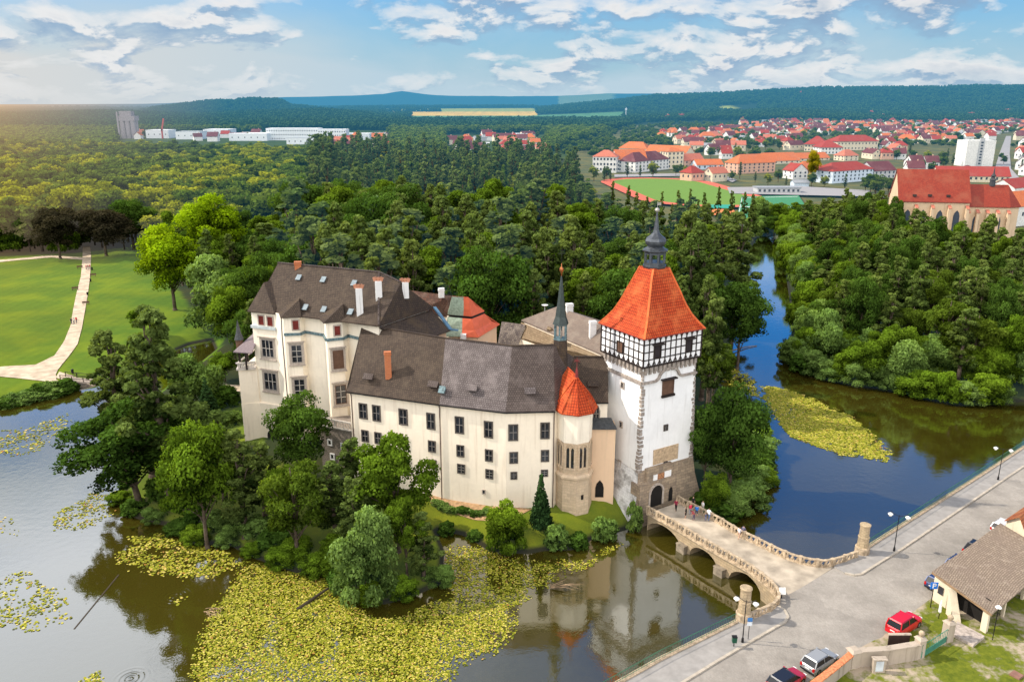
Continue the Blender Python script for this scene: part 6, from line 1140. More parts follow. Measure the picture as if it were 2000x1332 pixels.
def bld(label, cat, x0, y0, x1, y1, ey, ry, depth, wm_, rm, kind='gable', rows=2, cols=6, name='town_house', zb=None, group=None, over=0.5, side=3):
    BR_.append((x0-7, (ry or ey)+2, x1+9, max(y0, y1)+7)); zb = 2.6 if zb is None else zb; P0, P1 = at(x0, y0, zb), at(x1, y1, zb); m_ = (P0+P1)/2; h = zat(ey, m_.y)-zb; d = P1-P0; d.z = 0; L_ = d.length; u = d.normalized(); n = Vector((-u.y, u.x, 0)); D = n*depth
    rh = max(0.3, zat(ry, m_.y+depth/2)-zb-h) if ry else 0; o = empty(name, m_, label, cat, group); b = MB(); q = [P0, P1, P1+D, P0+D]; b.prism([(p.x, p.y) for p in q], zb-1, zb+h, cap=True); z_ = zb+h
    if kind == 'gable':
        for a_, c_ in ((P0, P0+D), (P1, P1+D)): mm_ = (a_+c_)/2; b.add([(a_.x, a_.y, z_), (c_.x, c_.y, z_), (mm_.x, mm_.y, z_+rh)], [(0, 1, 2)])
    b.build('wall', wm_, o); r = MB(); e = [P0-u*over-n*over, P1+u*over-n*over, P1+D+u*over+n*over, P0+D-u*over+n*over]; e = [Vector((p.x, p.y, z_-0.15)) for p in e]
    if kind == 'flat': r.prism([(p.x, p.y) for p in e], z_, z_+0.5)
    else:
        ins = 0 if kind == 'gable' else min(L_/2-0.2, depth/2)
        r0, r1 = (e[0]+e[3])/2+u*ins, (e[1]+e[2])/2-u*ins; r0.z = r1.z = z_+rh
        r.slab([e[0], e[1], r1, r0], 0.2); r.slab([e[2], e[3], r0, r1], 0.2)
        if kind == 'hip': r.slab([e[3], e[0], r0], 0.2); r.slab([e[1], e[2], r1], 0.2)
    r.build('roof', rm, o)
    if rows: wins(o, P0, P1, zb+0.6, z_-0.2, rows, cols, m_)
    if rows and side: wins(o, P1, P1+D, zb+0.6, z_-0.2, rows, side, m_); wins(o, P0+D, P0, zb+0.6, z_-0.2, rows, side, m_)
    return o, (P0, P1, D, u, n, z_, rh, m_)
W0, W1_, W2_, W3_, W4_, W5_ = WL_; R0_, R1_, R2_, R3_, R4_, R5_ = RF_
bld('cream block with red orange hip roof, westernmost wing of the large hotel', 'hotel', 1157, 337, 1203, 338, 306, 293, 16, W0, R2_, 'hip', 3, 7)
bld('middle hotel wing with long orange roof between two hipped end wings', 'hotel', 1204, 336, 1262, 335, 311, 292, 14, W0, R0_, 'gable', 3, 9)
bld('cream hotel end wing with dark red hip roof beside the yellow gabled facade', 'hotel', 1240, 338, 1306, 331, 313, 296, 17, W0, R3_, 'hip', 3, 10)
bld('long pale block with bright orange roof behind the hotel', 'building', 1260, 322, 1338, 326, 297, 284, 16, W1_, R0_, 'gable', 3, 12)
bld('tall orange hip roof rising highest behind the hotel', 'building', 1208, 312, 1262, 314, 290, 277, 15, W1_, R0_, 'hip', 2, 8)
bld('yellow cream building with tall gabled facade right of the hotel', 'building', 1303, 331, 1334, 330, 296, 288, 12, W1_, R0_, 'hip', 4, 4)
bld('brick red house right of the yellow gabled facade', 'house', 1336, 330, 1374, 328, 313, 300, 12, W3_, R2_, 'gable', 2, 4); bld('low white blue house with orange roof near the track', 'house', 1361, 332, 1412, 331, 322, 311, 12, W4_, R0_, 'gable', 1, 5)
bld('salmon apartment house with steep orange roof by the sports ground', 'house', 1440, 340, 1513, 337, 318, 301, 16, W3_, R0_, 'hip', 3, 8); bld('white gabled house with dark red roof left of the yellow house', 'house', 1528, 347, 1548, 350, 333, 318, 12, W0, R1_, 'gable', 2, 2)
bld('wide bright orange roof in the middle of the town', 'building', 1500, 322, 1562, 320, 314, 298, 20, W1_, R0_, 'gable', 1, 6); bld('long bright orange roof right of the wide one', 'building', 1562, 316, 1620, 314, 309, 298, 15, W1_, R0_, 'gable', 1, 6)
bld('bright yellow house with orange hip roof', 'house', 1563, 349, 1618, 347, 334, 315, 14, W2_, R0_, 'hip', 2, 6); bld('large white and pale blue town hall with red hip roof', 'town hall', 1625, 358, 1703, 352, 332, 316, 17, W4_, R1_, 'hip', 3, 10)
bld('grey green building with maroon roof and row of skylights', 'building', 1706, 352, 1748, 350, 333, 315, 16, W5_, R3_, 'gable', 2, 5)
bld('school block with red hip roof and blue panels at left', 'school', 1570, 297, 1614, 298, 282, 266, 30, W1_, R1_, 'hip', 2, 7, over=1.2); bld('lower school pavilion with red hip roof before the long school', 'school', 1603, 303, 1643, 303, 288, 274, 24, W0, R1_, 'hip', 2, 6, over=1.2); bld('long school with orange red roof and two rows of windows', 'school', 1634, 296, 1713, 295, 276, 264, 22, W1_, R1_, 'hip', 2, 12, over=1.2)
bld('square tan house with pyramid tower roof in the middle of the town', 'house', 1648, 316, 1676, 315, 304, 292, 13, W1_, R2_, 'hip', 2, 3); bld('long flat grey green pavilion beside the football pitch', 'pavilion', 1479, 379, 1563, 379, 368, None, 9, W5_, R4_, 'flat', 1, 9, side=0); bld('pale blue shed behind the sports pavilion', 'shed', 1551, 364, 1580, 364, 357, 351, 8, W4_, R4_, 'gable', 0)
o, d_ = bld('tall white apartment tower with grey stair strip', 'tower block', 1883, 326, 1938, 326, 276, None, 17, W0, W0, 'flat', 0, over=0.05, name='tower_block')
P0, P1, D, u, n, z_, rh, m_ = d_; b = MB(); c_ = P0+(P1-P0)*0.5; b.box(c_-n*0.2+Vector((0, 0, (z_-2.6)/2+1)), (4.2, 1.2, z_-2.6+3), rz=math.atan2(u.y, u.x)); b.build('stair_strip', W5_, o); wins(o, P0+(P1-P0)*0.43-n*0.85, P0+(P1-P0)*0.57-n*0.85, 4, z_, 8, 1, m_, 2.0)
bld('long terrace with red roof just behind the church', 'building', 1830, 354, 1972, 356, 344, 325, 13, W1_, R1_, 'gable', 1, 14); bld('maroon hipped roof in front of the white tower block', 'building', 1882, 338, 1912, 338, 331, 323, 14, W0, R3_, 'hip', 0)
bld('orange red roof at the right edge beside the church', 'house', 1972, 440, 2060, 430, 400, 372, 14, W0, R0_, 'gable', 1, 6); bld('pale house with red roof at the right edge above the church', 'house', 1978, 392, 2070, 380, 362, 345, 14, W0, R1_, 'gable', 1, 6)
bld('red roofed annex left of the church behind trees', 'house', 1730, 462, 1765, 462, 444, 432, 9, W1_, R1_, 'gable', 1, 3); bld('small red roofed building hidden in trees before the church', 'house', 1655, 450, 1690, 452, 442, 433, 8, W0, R0_, 'gable', 1, 2)
# the church
zb = 4.0; P0, P1 = at(1746, 470, zb), at(1882, 474, zb); m_ = (P0+P1)/2; ch = empty('church', m_, 'large gothic church with tall plain red roof, buttresses and pointed windows', 'church'); CHM = plaster('church_stone', (0.66, 0.50, 0.34), (0.3, 0.22, 0.15), 0.5)
u = (P1-P0).normalized(); n = Vector((-u.y, u.x, 0)); ez = zat(392, P0.y); rz_ = zat(330, P0.y+7.5); D = n*15
b = MB(); b.prism([(p.x, p.y) for p in (P0, P1, P1+D, P0+D)], 1, ez); 
for a_ in (P0, P1): c_ = a_+D; q = (a_+c_)/2; b.add([(a_.x, a_.y, ez), (c_.x, c_.y, ez), (q.x, q.y, rz_)], [(0, 1, 2)])
b.build('nave_wall', CHM, ch); b = MB(); o4 = [p+w for p, w in zip((P0, P1, P1+D, P0+D), (-n*.5-u*.4, -n*.5+u*.4, n*.5+u*.4, n*.5-u*.4))]; o4 = [Vector((p.x, p.y, ez-0.2)) for p in o4]; r0, r1 = (o4[0]+o4[3])/2, (o4[1]+o4[2])/2; r0.z = r1.z = rz_; b.slab([o4[0], o4[1], r1, r0], .25); b.slab([o4[2], o4[3], r0, r1], .25); nr = b.build('nave_roof', R5_, ch)
for x, y in ((1786, 383), (1816, 383), (1852, 384)): hatch(nr, x, y, (o4[0], o4[1], r1), 1.2, 0.7, TIMB, 'roof_vent')
Q0, Q1 = P1+n*2.2, P1+n*2.2+u*(P1-P0).length*0.60; ez2 = zat(402, Q0.y); rz2 = zat(360, Q0.y+5); D2_ = n*10.5; b = MB(); b.prism([(p.x, p.y) for p in (Q0, Q1, Q1+u*4+n*2.5, Q1+u*4+n*8, Q1+D2_, Q0+D2_)], 1, ez2); b.build('chancel_wall', CHM, ch)
b = MB(); c0_, c1_, c2_, c3_ = Q0-n*.5, Q1-n*.5, Q1+D2_+n*.5, Q0+D2_+n*.5; s0_, s1_ = (c0_+c3_)/2, (c1_+c2_)/2; L4 = [Vector((p.x, p.y, ez2-.2)) for p in (c0_, c1_, c2_, c3_)]; s0_.z = s1_.z = rz2; f0, f1_ = Q1+u*4.6+n*2.3, Q1+u*4.6+n*8.2; f0.z = f1_.z = ez2-.2
b.slab([L4[0], L4[1], s1_, s0_], .25); b.slab([L4[2], L4[3], s0_, s1_], .25); b.slab([L4[1], f0, s1_], .25); b.slab([f0, f1_, s1_], .25); b.slab([f1_, L4[2], s1_], .25); b.build('chancel_roof', R5_, ch)
tp = s0_.lerp(s1_, 0.62); b = MB(); b.lathe(tp, [(1.1, -0.5), (1.0, 1.6), (1.3, 1.7), (0.5, 2.6), (0.9, 3.2), (0.3, 4.2), (0.1, 6.4)], 8); b.build('ridge_lantern', plain('lantern_dark', (0.05, 0.045, 0.045), hz=True), ch)
WC = Wall(P0, P1); WD = Wall(Q0, Q1); GLN = TW_
for W_, ss in ((WC, (0.14, 0.36, 0.60, 0.84)), (WD, (0.25, 0.75))):
    for s_ in ss: b = MB(); lancet(b, W_, W_.L*s_, ez-15 if W_ is WC else ez2-14, (ez if W_ is WC else ez2)-3.2, 2.2, -0.02, 0.1); b.build('window', GLN, ch)
    for s_ in (0.03, 0.25, 0.48, 0.72, 0.97): b = MB(); zt = (ez if W_ is WC else ez2)-2.2; W_.box(b, W_.L*s_-0.5, 1, W_.L*s_+0.5, zt, -0.1, 1.6); bt = b.build('buttress', CHM, ch); b = MB(); b.slab([W_.p(W_.L*s_-0.6, zt-0.2, 1.8), W_.p(W_.L*s_+0.6, zt-0.2, 1.8), W_.p(W_.L*s_+0.6, zt+0.9, 0), W_.p(W_.L*s_-0.6, zt+0.9, 0)], .15); b.build('cap', R2_, bt)
# small houses: eight kinds, each repeated
def house_proto(wm_, rm, w, d, h, rh, hip, wn=True):
    W = MB(); W.prism([(-w/2, -d/2), (w/2, -d/2), (w/2, d/2), (-w/2, d/2)], -1, h)
    if not hip:
        for s in (-1, 1): W.add([(s*w/2, -d/2, h), (s*w/2, d/2, h), (s*w/2, 0, h+rh)], [(0, 1, 2)])
    R = MB(); o_ = 0.5; e = [Vector(p) for p in ((-w/2-o_, -d/2-o_, h-.25), (w/2+o_, -d/2-o_, h-.25), (w/2+o_, d/2+o_, h-.25), (-w/2-o_, d/2+o_, h-.25))]; i = d*0.45 if hip else 0; r0, r1 = Vector((-w/2-o_+i, 0, h+rh)), Vector((w/2+o_-i, 0, h+rh))
    R.slab([e[0], e[1], r1, r0], .2); R.slab([e[2], e[3], r0, r1], .2)
    if hip: R.slab([e[3], e[0], r0], .2); R.slab([e[1], e[2], r1], .2)
    C_ = MB(); C_.box((w*0.2, d*0.12, h+rh), (0.8, 0.8, 1.8))
    ms = []
    for nm, b_, m in (('wall', W, wm_), ('roof', R, rm), ('chimney', C_, W3_)): o = b_.build(nm, m); ms.append((nm, o.data)); bpy.data.objects.remove(o)
    wp = []
    if wn:
        for s in (-1, 1):
            for k in (-0.3, 0, 0.3): wp.append((k*w, s*(d/2+0.02), h*0.6, 0))
            wp += [(s*(w/2+0.02), k, h*0.6, math.pi/2) for k in (-d*0.22, d*0.22)]
            if not hip: wp.append((s*(w/2+0.02), 0, h+rh*0.3, math.pi/2))
    return ms, wp, h
HP = [(house_proto(W0, R0_, 12, 9, 5.5, 4.2, False), 'white gabled house with orange tiled roof'), (house_proto(W0, R1_, 11, 9, 5.5, 4, False), 'white gabled house with red tiled roof'), (house_proto(W1_, R2_, 14, 9, 6, 3.8, False), 'cream house with long salmon roof'), (house_proto(W0, R3_, 12, 10, 6, 5, False), 'white gabled house with maroon roof'),
      (house_proto(W2_, R0_, 11, 10, 6, 3.6, True), 'yellow house with orange hip roof'), (house_proto(W3_, R1_, 11, 10, 6, 3.8, True), 'salmon house with red hip roof'), (house_proto(W0, R0_, 17, 10, 6, 4.2, True), 'long white house with orange hip roof'), (house_proto(W5_, R4_, 18, 10, 5, 2.0, False), 'grey shed with low grey roof'), (house_proto(W1_, R3_, 22, 10, 6, 4.2, False), 'long cream terrace with maroon roof')]
rh_ = random.Random(11)
def put_house(x, y, where, k=None, sc=1.0, win=True, cnt=[0]):
    k = rh_.choice((0, 1, 1, 2, 2, 3, 3, 3, 4, 5, 6, 7, 8, 8)) if k is None else k; (ms, wp, h), lb = HP[k]; z = tz((x, y)); o = empty('town_house', (x, y, z), lb+' '+where, 'house', lb.replace('house', 'houses', 1).replace('terrace', 'terraces').replace('shed', 'sheds')+' '+where, rh_.choice((0.15, 0.25, 1.7, -0.2, 0.5, 0.05))+rh_.uniform(-.1, .1)); o.scale = (sc, sc, sc)
    for nm, me in ms: c_ = bpy.data.objects.new(nm, me); COL.objects.link(c_); c_.parent = o
    if win:
        for a_, b_, c2, r_ in wp: c_ = bpy.data.objects.new('window', WMESH); COL.objects.link(c_); c_.parent = o; c_.location = (a_, b_, c2); c_.rotation_euler = (0, 0, r_); c_.scale = (1.2, 1, 1.5)
OCC = BR_+[(1150, 275, 1310, 350), (1730, 345, 2000, 470), (1775, 285, 1885, 322), (1948, 262, 1992, 352), (1420, 352, 1600, 430)]
y = 238.5; tw_tree = []; HL = []
while y < 352:
    stp = 3.3+(y-238)*0.078; xs = 13.0+(y-238)*0.21; x = (1290 if y > 262 else 1420-(y-238)*2)+rh_.uniform(0, xs)
    if y < 250: x = 1545+rh_.uniform(0, 30)-(y-238)*6
    while x < 2040:
        px, py = x+rh_.uniform(-3, 3), y+rh_.uniform(-1.2, 1.2); x += xs*rh_.uniform(0.85, 1.25)
        if any(a_-4 < px < c_+4 and b_-3 < py < d_+2 for a_, b_, c_, d_ in OCC): continue
        g = at(px, py, 4)
        if rh_.random() < 0.15: tw_tree.append((g.x, g.y)); continue
        HL.append((px, py, g.x, g.y))
        if rh_.random() < 0.45: tw_tree.append((g.x+rh_.uniform(8, 14), g.y-rh_.uniform(3, 8)))
    y += stp
HL.sort(key=lambda q: -q[1]); print('houses', len(HL))
for px, py, gx_, gy_ in HL[:285]: put_house(gx_, gy_, 'in the town', sc=rh_.uniform(0.95, 1.2), win=gy_ < 1150)
if len(HL) > 285:
    W = [MB() for _ in range(6)]; Rr = [MB() for _ in range(4)]; far = MB()
    for px, py, gx_, gy_ in HL[285:]:
        k = rh_.randrange(6); r_ = rh_.randrange(4); a_ = rh_.choice((0.1, 0.2, 1.7))+rh_.uniform(-.1, .1); w_, d_, h_ = rh_.uniform(11, 22), 10, rh_.uniform(5, 7); z = tz((gx_, gy_)); c2, s2 = math.cos(a_), math.sin(a_)
        def T(x, y_, z_): return (gx_+x*c2-y_*s2, gy_+x*s2+y_*c2, z+z_)
        v = [T(-w_/2, -d_/2, -1), T(w_/2, -d_/2, -1), T(w_/2, d_/2, -1), T(-w_/2, d_/2, -1), T(-w_/2, -d_/2, h_), T(w_/2, -d_/2, h_), T(w_/2, d_/2, h_), T(-w_/2, d_/2, h_), T(-w_/2, 0, h_+4), T(w_/2, 0, h_+4)]
        far.add(v, [(0, 1, 5, 4), (1, 2, 6, 9, 5), (2, 3, 7, 6), (3, 0, 4, 8, 7)], k)
        e_ = [T(-w_/2-.6, -d_/2-.6, h_-.3), T(w_/2+.6, -d_/2-.6, h_-.3), T(w_/2+.6, 0, h_+4.1), T(-w_/2-.6, 0, h_+4.1), T(w_/2+.6, d_/2+.6, h_-.3), T(-w_/2-.6, d_/2+.6, h_-.3)]; far.add(e_, [(0, 1, 2, 3), (4, 5, 3, 2)], 6+r_)
    tag(far.build('far_town_houses', WL_+RF_[:4]), 'farthest rows of small houses with red and orange roofs below the wooded hills', 'houses', kind='stuff')
for x0, x1, y0, y1, n_, wh in ((630, 760, 262, 300, 22, 'near the white factory'), (870, 1065, 268, 306, 26, 'beyond the wood'), (1440, 1540, 232, 262, 16, 'at the far edge of town'), (200, 520, 264, 276, 10, 'near the silo')):
    for i in range(n_): g = at(rh_.uniform(x0, x1), rh_.uniform(y0, y1), 4); put_house(g.x, g.y, wh, win=False, sc=rh_.uniform(0.95, 1.3)); (tw_tree.append((g.x+15, g.y-12)) if rh_.random() < 0.6 else None)
for px, py in ((1305, 232), (1560, 218), (1700, 226), (1722, 231), (1965, 225), (1330, 232), (1895, 228)): g = at(px, py+6, 3); put_house(g.x, g.y, 'on the wooded slope', rh_.choice((1, 5)), 1.8, False)
for px, py in ((1445, 345), (1475, 352), (1520, 352), (1500, 358), (1535, 360), (1430, 350), (1585, 360), (1610, 362), (1650, 366), (1800, 330), (1840, 318), (1860, 322), (1825, 325), (1810, 318), (1872, 318), (1790, 322), (1850, 310), (1960, 320), (1955, 310), (1995, 330), (2000, 310), (1180, 352), (1192, 350), (1225, 345), (1160, 350), (1185, 347), (1250, 344), (1320, 340), (1330, 335), (1340, 342), (1275, 345), (1410, 345), (1390, 342), (1700, 372), (1720, 368), (1735, 375), (1710, 380), (1690, 370), (1745, 382), (1670, 380), (1760, 300), (1585, 312), (1100, 330), (1115, 335), (1140, 345)):
    g = at(px, py, 4); tw_tree.append((g.x, g.y))
for x, y in tw_tree[:290]: tree(rh_.choice(('w_round0', 'w_round1', 'w_round2', 'w_lit0', 'w_tall0')), x, y, rh_.uniform(7, 13) if y > 500 else rh_.uniform(9, 14), 'leafy green tree standing among the town houses', 'tree', 'town_tree', 'trees among the town houses', None)
g = at(1586, 352, 4); tree('autumn', g.x, g.y, 22, 'tall reddish brown tree in front of the yellow house', 'tree', 'broadleaf_tree', wid=9)
# sports ground
TRK = hm('red_running_track', (0.62, 0.13, 0.07)); TURF = hm('sports_turf', (0.14, 0.25, 0.02)); PITCH = hm('artificial_pitch', (0.05, 0.22, 0.09)); LOT = hm('grey_asphalt_lot', (0.33, 0.31, 0.31)); LINE = hm('white_line_paint', (0.75, 0.75, 0.75))
def stadium(cx, cy, hl, hw, n=20): 
    pts = [(cx+hw*math.cos(t), cy+hl-hw+hw*math.sin(t)) for t in np.linspace(0, math.pi, n)]+[(cx+hw*math.cos(t), cy-hl+hw+hw*math.sin(t)) for t in np.linspace(math.pi, 2*math.pi, n)]; return pts
def flat(name, pts, mat, z): b = MB(); b.prism(pts, z-0.02, z, bot=False); return struct(b.build(name, mat))
def sk(p): return [(x-0.10*(y-505), y) for x, y in p]
flat('running_track', sk(stadium(104, 508, 86, 38)), TRK, 3.1); flat('infield', sk(stadium(104, 508, 78, 29.5)), TURF, 3.13)
def flatpx(name, l, mat, z): return flat(name, [tuple(at(x, y, z)[:2]) for x, y in l], mat, z)
flatpx('football_pitch', [(1438, 430), (1448, 384), (1560, 382), (1592, 430)], PITCH, 3.25); flatpx('teal_court', [(1384, 407), (1386, 400), (1428, 400), (1430, 407)], hm('teal_court_paint', (0.03, 0.30, 0.22)), 3.2); flatpx('orange_court', [(1388, 420), (1390, 408.5), (1432, 408.5), (1440, 420)], hm('clay_court', (0.66, 0.2, 0.05)), 3.16)
for l in ([(1444, 404), (1574, 404), (1574, 404.8), (1444, 404.8)], [(1450, 386), (1558, 384), (1558, 384.5), (1450, 386.5)], [(1449, 386), (1450, 386), (1441, 428), (1440, 428)]): flatpx('pitch_line', l, LINE, 3.29)
flatpx('parking_area', [(1425, 378), (1420, 366), (1560, 364), (1700, 372), (1690, 384), (1560, 381)], LOT, 3.33); flatpx('access_road', [(1200, 346), (1200, 341), (1400, 338), (1440, 352), (1430, 356), (1395, 343)], LOT, 3.07); flatpx('town_road', [(1968, 352), (1940, 340), (1952, 300), (1965, 266), (1975, 266), (1972, 300), (1975, 330), (1995, 352)], LOT, 3.6)
flatpx('churchyard_path', [(1880, 500), (1990, 492), (2040, 560), (1980, 560)], LOT, 2.2)
# factory, silo, crane, mast
FW = hm('factory_white', (0.82, 0.83, 0.84)); FG_ = hm('factory_grey_roof', (0.45, 0.48, 0.5))
def fbox(label, x0, x1, yb, yt, dep, mat, rm, rows, cols, cat='factory', name='factory_building'): return bld(label, cat, x0, yb, x1, yb, yt, None, dep, mat, rm, 'flat', rows, cols, name, over=0.2, side=0)
fbox('long white factory block with three rows of windows', 521, 622, 276, 252, 30, FW, FW, 3, 22); fbox('white factory block with long window bands right of the main one', 622, 676, 277, 254, 26, FW, FW, 3, 12); fbox('low blue grey hall in front of the long white factory', 560, 650, 284, 270, 24, FW, FG_, 1, 8); fbox('low white hall left of the main factory', 448, 522, 277, 262, 40, FW, FW, 1, 6)
fbox('white twin hall with dark gaps far left of the factory', 398, 446, 271, 254, 40, FW, FW, 1, 5); fbox('low white warehouse near the silo', 286, 330, 272, 255, 30, FW, FW, 1, 4); fbox('long low white shed between silo and twin hall', 344, 392, 274, 258, 30, FW, FG_, 1, 4); fbox('white hall behind the red roofs right of the factory', 676, 722, 275, 262, 30, FW, FW, 1, 5)
fbox('cream three storey block behind the wood', 968, 1042, 308, 292, 14, W1_, R4_, 2, 8, 'building', 'apartment_block'); fbox('white square block between red roofs behind the wood', 938, 956, 298, 280, 14, FW, FW, 3, 2, 'building', 'apartment_block'); fbox('pale flat roofed block beyond the lower woods', 1000, 1030, 272, 262, 20, FW, FW, 1, 3, 'building', 'apartment_block')
zb = 3; P0 = at(236, 272, zb); m0 = mpp(P0); silo = empty('grain_silo', P0, 'tall grey concrete grain silo rising above the woods at left', 'silo'); SG = hm('silo_concrete', (0.34, 0.31, 0.33), var=0.3); b = MB(); w36 = 31*m0; hh = zat(236, P0.y); r_ = w36/6.2
for i in range(3):
    for j in range(2): b.lathe((P0.x+r_+i*2*r_*1.02, P0.y+r_+j*2*r_, 0), [(r_, 0), (r_, hh)], 16)
b.build('silo_drums', SG, silo); b = MB(); b.box((P0.x+w36/2, P0.y+r_*2, hh+3), (w36*1.02, r_*4, 7)); b.box((P0.x+w36*.42, P0.y+r_*2, (hh+zat(221, P0.y))/2+4), (w36*.75, r_*3, zat(221, P0.y)-hh-3)); b.build('head_house', SG, silo); b = MB(); b.bar((P0.x-1, P0.y, 0), (P0.x-1, P0.y, zat(219, P0.y)), 2.2); b.build('stair_tower', SG, silo)
P0 = at(318, 272, 3); cr = empty('red_crane', P0, 'thin red crane boom standing near the silo', 'crane'); b = MB(); b.bar(P0, (P0.x, P0.y, zat(252, P0.y)), 2.0); b.build('mast', hm('crane_red', (0.5, 0.1, 0.08)), cr); b = MB(); b.bar((P0.x, P0.y, zat(256, P0.y)), (P0.x+6*mpp(P0), P0.y, zat(232, P0.y)), 2.0); b.build('boom', hm('crane_red', (0, 0, 0)), cr)
P0 = at(1222, 236, 3); ms_ = empty('white_mast', P0, 'slender white transmitter mast at the edge of the green field', 'mast'); b = MB(); b.bar(P0, (P0.x, P0.y, zat(210, P0.y)), 1.6); b.build('mast', FW, ms_); b = MB(); b.box((P0.x, P0.y, zat(214, P0.y)), (6, 1, 4)); b.build('antenna', FW, ms_)
# far village specks on the blue hills
for i in range(26): 
    px = rh_.uniform(1085, 1200); Yv = rh_.uniform(8300, 9300); x = (px-1000)/1647*Yv; o = MB(); o.box((x, Yv, tz((x, Yv))+10), (rh_.uniform(30, 60), 20, 22)); tag(o.build('village_house', FW), 'tiny pale house of the far village on the blue hill', 'house', 'houses of the far village')
for i in range(12):
    px = rh_.uniform(540, 620); Yv = rh_.uniform(3900, 4300); x = (px-1000)/1647*Yv; o = MB(); o.box((x, Yv, tz((x, Yv))+6), (rh_.uniform(14, 24), 12, 9)); tag(o.build('village_house', R2_ if i % 2 else FW), 'tiny house of the village below the left wooded hill', 'house', 'houses of the left hill village')
# ---------------------------------------------------------------- lily pads
def lily(name, regs, label, seed):
    rs = np.random.default_rng(seed); Vs, Fs, Cs = [], [], []; k0 = 0
    for poly, dn, r_ in regs:
        P = np.array(G2(poly)); lo, hi = P.min(0), P.max(0); n = int((hi[0]-lo[0])*(hi[1]-lo[1])*dn*48); x = rs.uniform(lo[0], hi[0], n); y = rs.uniform(lo[1], hi[1], n); d = -sdist(x, y, P)
        nv = nz(x, y, 0.9, seed)*0.5+nz(x, y, 2.6, seed+1)*0.35+rs.normal(0, 0.16, n); k = (d > 0) & (nv > 0.42-0.55*np.minimum(d/1.6, 1)-(dn-0.5)*0.25) & (sdist(x, y, WP) < -0.1); x, y = x[k], y[k]; n = len(x)
        r = r_*rs.uniform(0.3, 1.0, n)**1.0; a0 = rs.uniform(0, 6.28, n); an = a0[:, None]+np.linspace(0.25, 6.03, 7)[None]; tx, ty = rs.normal(0, 0.10, n), rs.normal(0, 0.10, n)
        px = r[:, None]*np.cos(an)*np.append(np.ones(6), 1.0); py = r[:, None]*np.sin(an); px = np.concatenate([px, np.zeros((n, 1))], 1); py = np.concatenate([py, np.zeros((n, 1))], 1)
        z = 0.035+rs.uniform(0, 0.03, n)[:, None]+px*tx[:, None]+py*ty[:, None]; z = np.maximum(z, 0.012)
        V = np.stack([x[:, None]+px, y[:, None]+py, z], -1).reshape(-1, 3); Vs.append(V); Fs.append(np.arange(8*n).reshape(n, 8)+k0); k0 += 8*n; Cs.append(np.repeat(rs.random(n), 8))
    m, nt = newmat('lily_leaf'); a = nt.nodes.new('ShaderNodeAttribute'); a.attribute_name = 'shade'; c = ramp(nt, a.outputs['Fac'], (0.0, (0.07, 0.09, 0.006)), (0.35, (0.20, 0.22, 0.014)), (0.75, (0.38, 0.36, 0.030)), (0.93, (0.60, 0.50, 0.14)), (1.0, (0.35, 0.14, 0.03)))
    finish(nt, bsdf(nt, c, 0.75, spec=0.15)); me = npmesh(name, np.concatenate(Vs), np.concatenate(Fs), m, {'shade': ('FLOAT', 'POINT', np.concatenate(Cs))}, k=8); o = bpy.data.objects.new(name, me); COL.objects.link(o); tag(o, label, 'lily pads', kind='stuff'); return o
lily('lily_pads', [([(355, 1370), (385, 1240), (410, 1190), (470, 1095), (530, 1100), (650, 1135), (700, 1190), (780, 1200), (870, 1165), (1015, 1185), (1010, 1240), (960, 1285), (900, 1310), (865, 1370)], 1.25, 0.135), ([(860, 1062), (930, 1062), (1040, 1094), (1150, 1085), (1226, 1048), (1228, 1056), (1160, 1105), (1100, 1130), (1050, 1165), (1000, 1200), (860, 1190)], 0.95, 0.135),
     ([(215, 1095), (240, 1045), (330, 1040), (450, 1075), (480, 1110), (420, 1130), (350, 1137), (250, 1118)], 0.55, 0.19), ([(325, 1165), (370, 1165), (370, 1195), (325, 1195)], 0.4, 0.18), ([(140, 1345), (150, 1310), (200, 1305), (210, 1345)], 0.6, 0.18), ([(270, 1345), (275, 1318), (330, 1315), (330, 1345)], 0.4, 0.18)], 'yellow green lily pads covering the pond south of the castle island', 21)
lily('lily_pads', [([(1484, 752), (1530, 758), (1590, 778), (1665, 812), (1710, 850), (1745, 885), (1735, 903), (1640, 890), (1545, 855), (1495, 800)], 1.3, 0.20), ([(1395, 712), (1445, 718), (1486, 745), (1492, 780), (1440, 765), (1405, 745)], 0.5, 0.24)], 'oval raft of yellow green lily pads on the pond right of the tower', 33)
lily('lily_pads', [([(-40, 1235), (-40, 1130), (60, 1110), (140, 1150), (150, 1225), (60, 1245)], 0.22, 0.2), ([(85, 1040), (110, 990), (190, 950), (235, 960), (240, 1000), (180, 1040)], 0.28, 0.2), ([(-40, 900), (-40, 840), (60, 830), (130, 800), (150, 840), (60, 890)], 0.16, 0.25), ([(-40, 1060), (-40, 1010), (40, 1010), (50, 1050)], 0.16, 0.2)], 'sparse pale lily pads scattered on the open pond at left', 45)
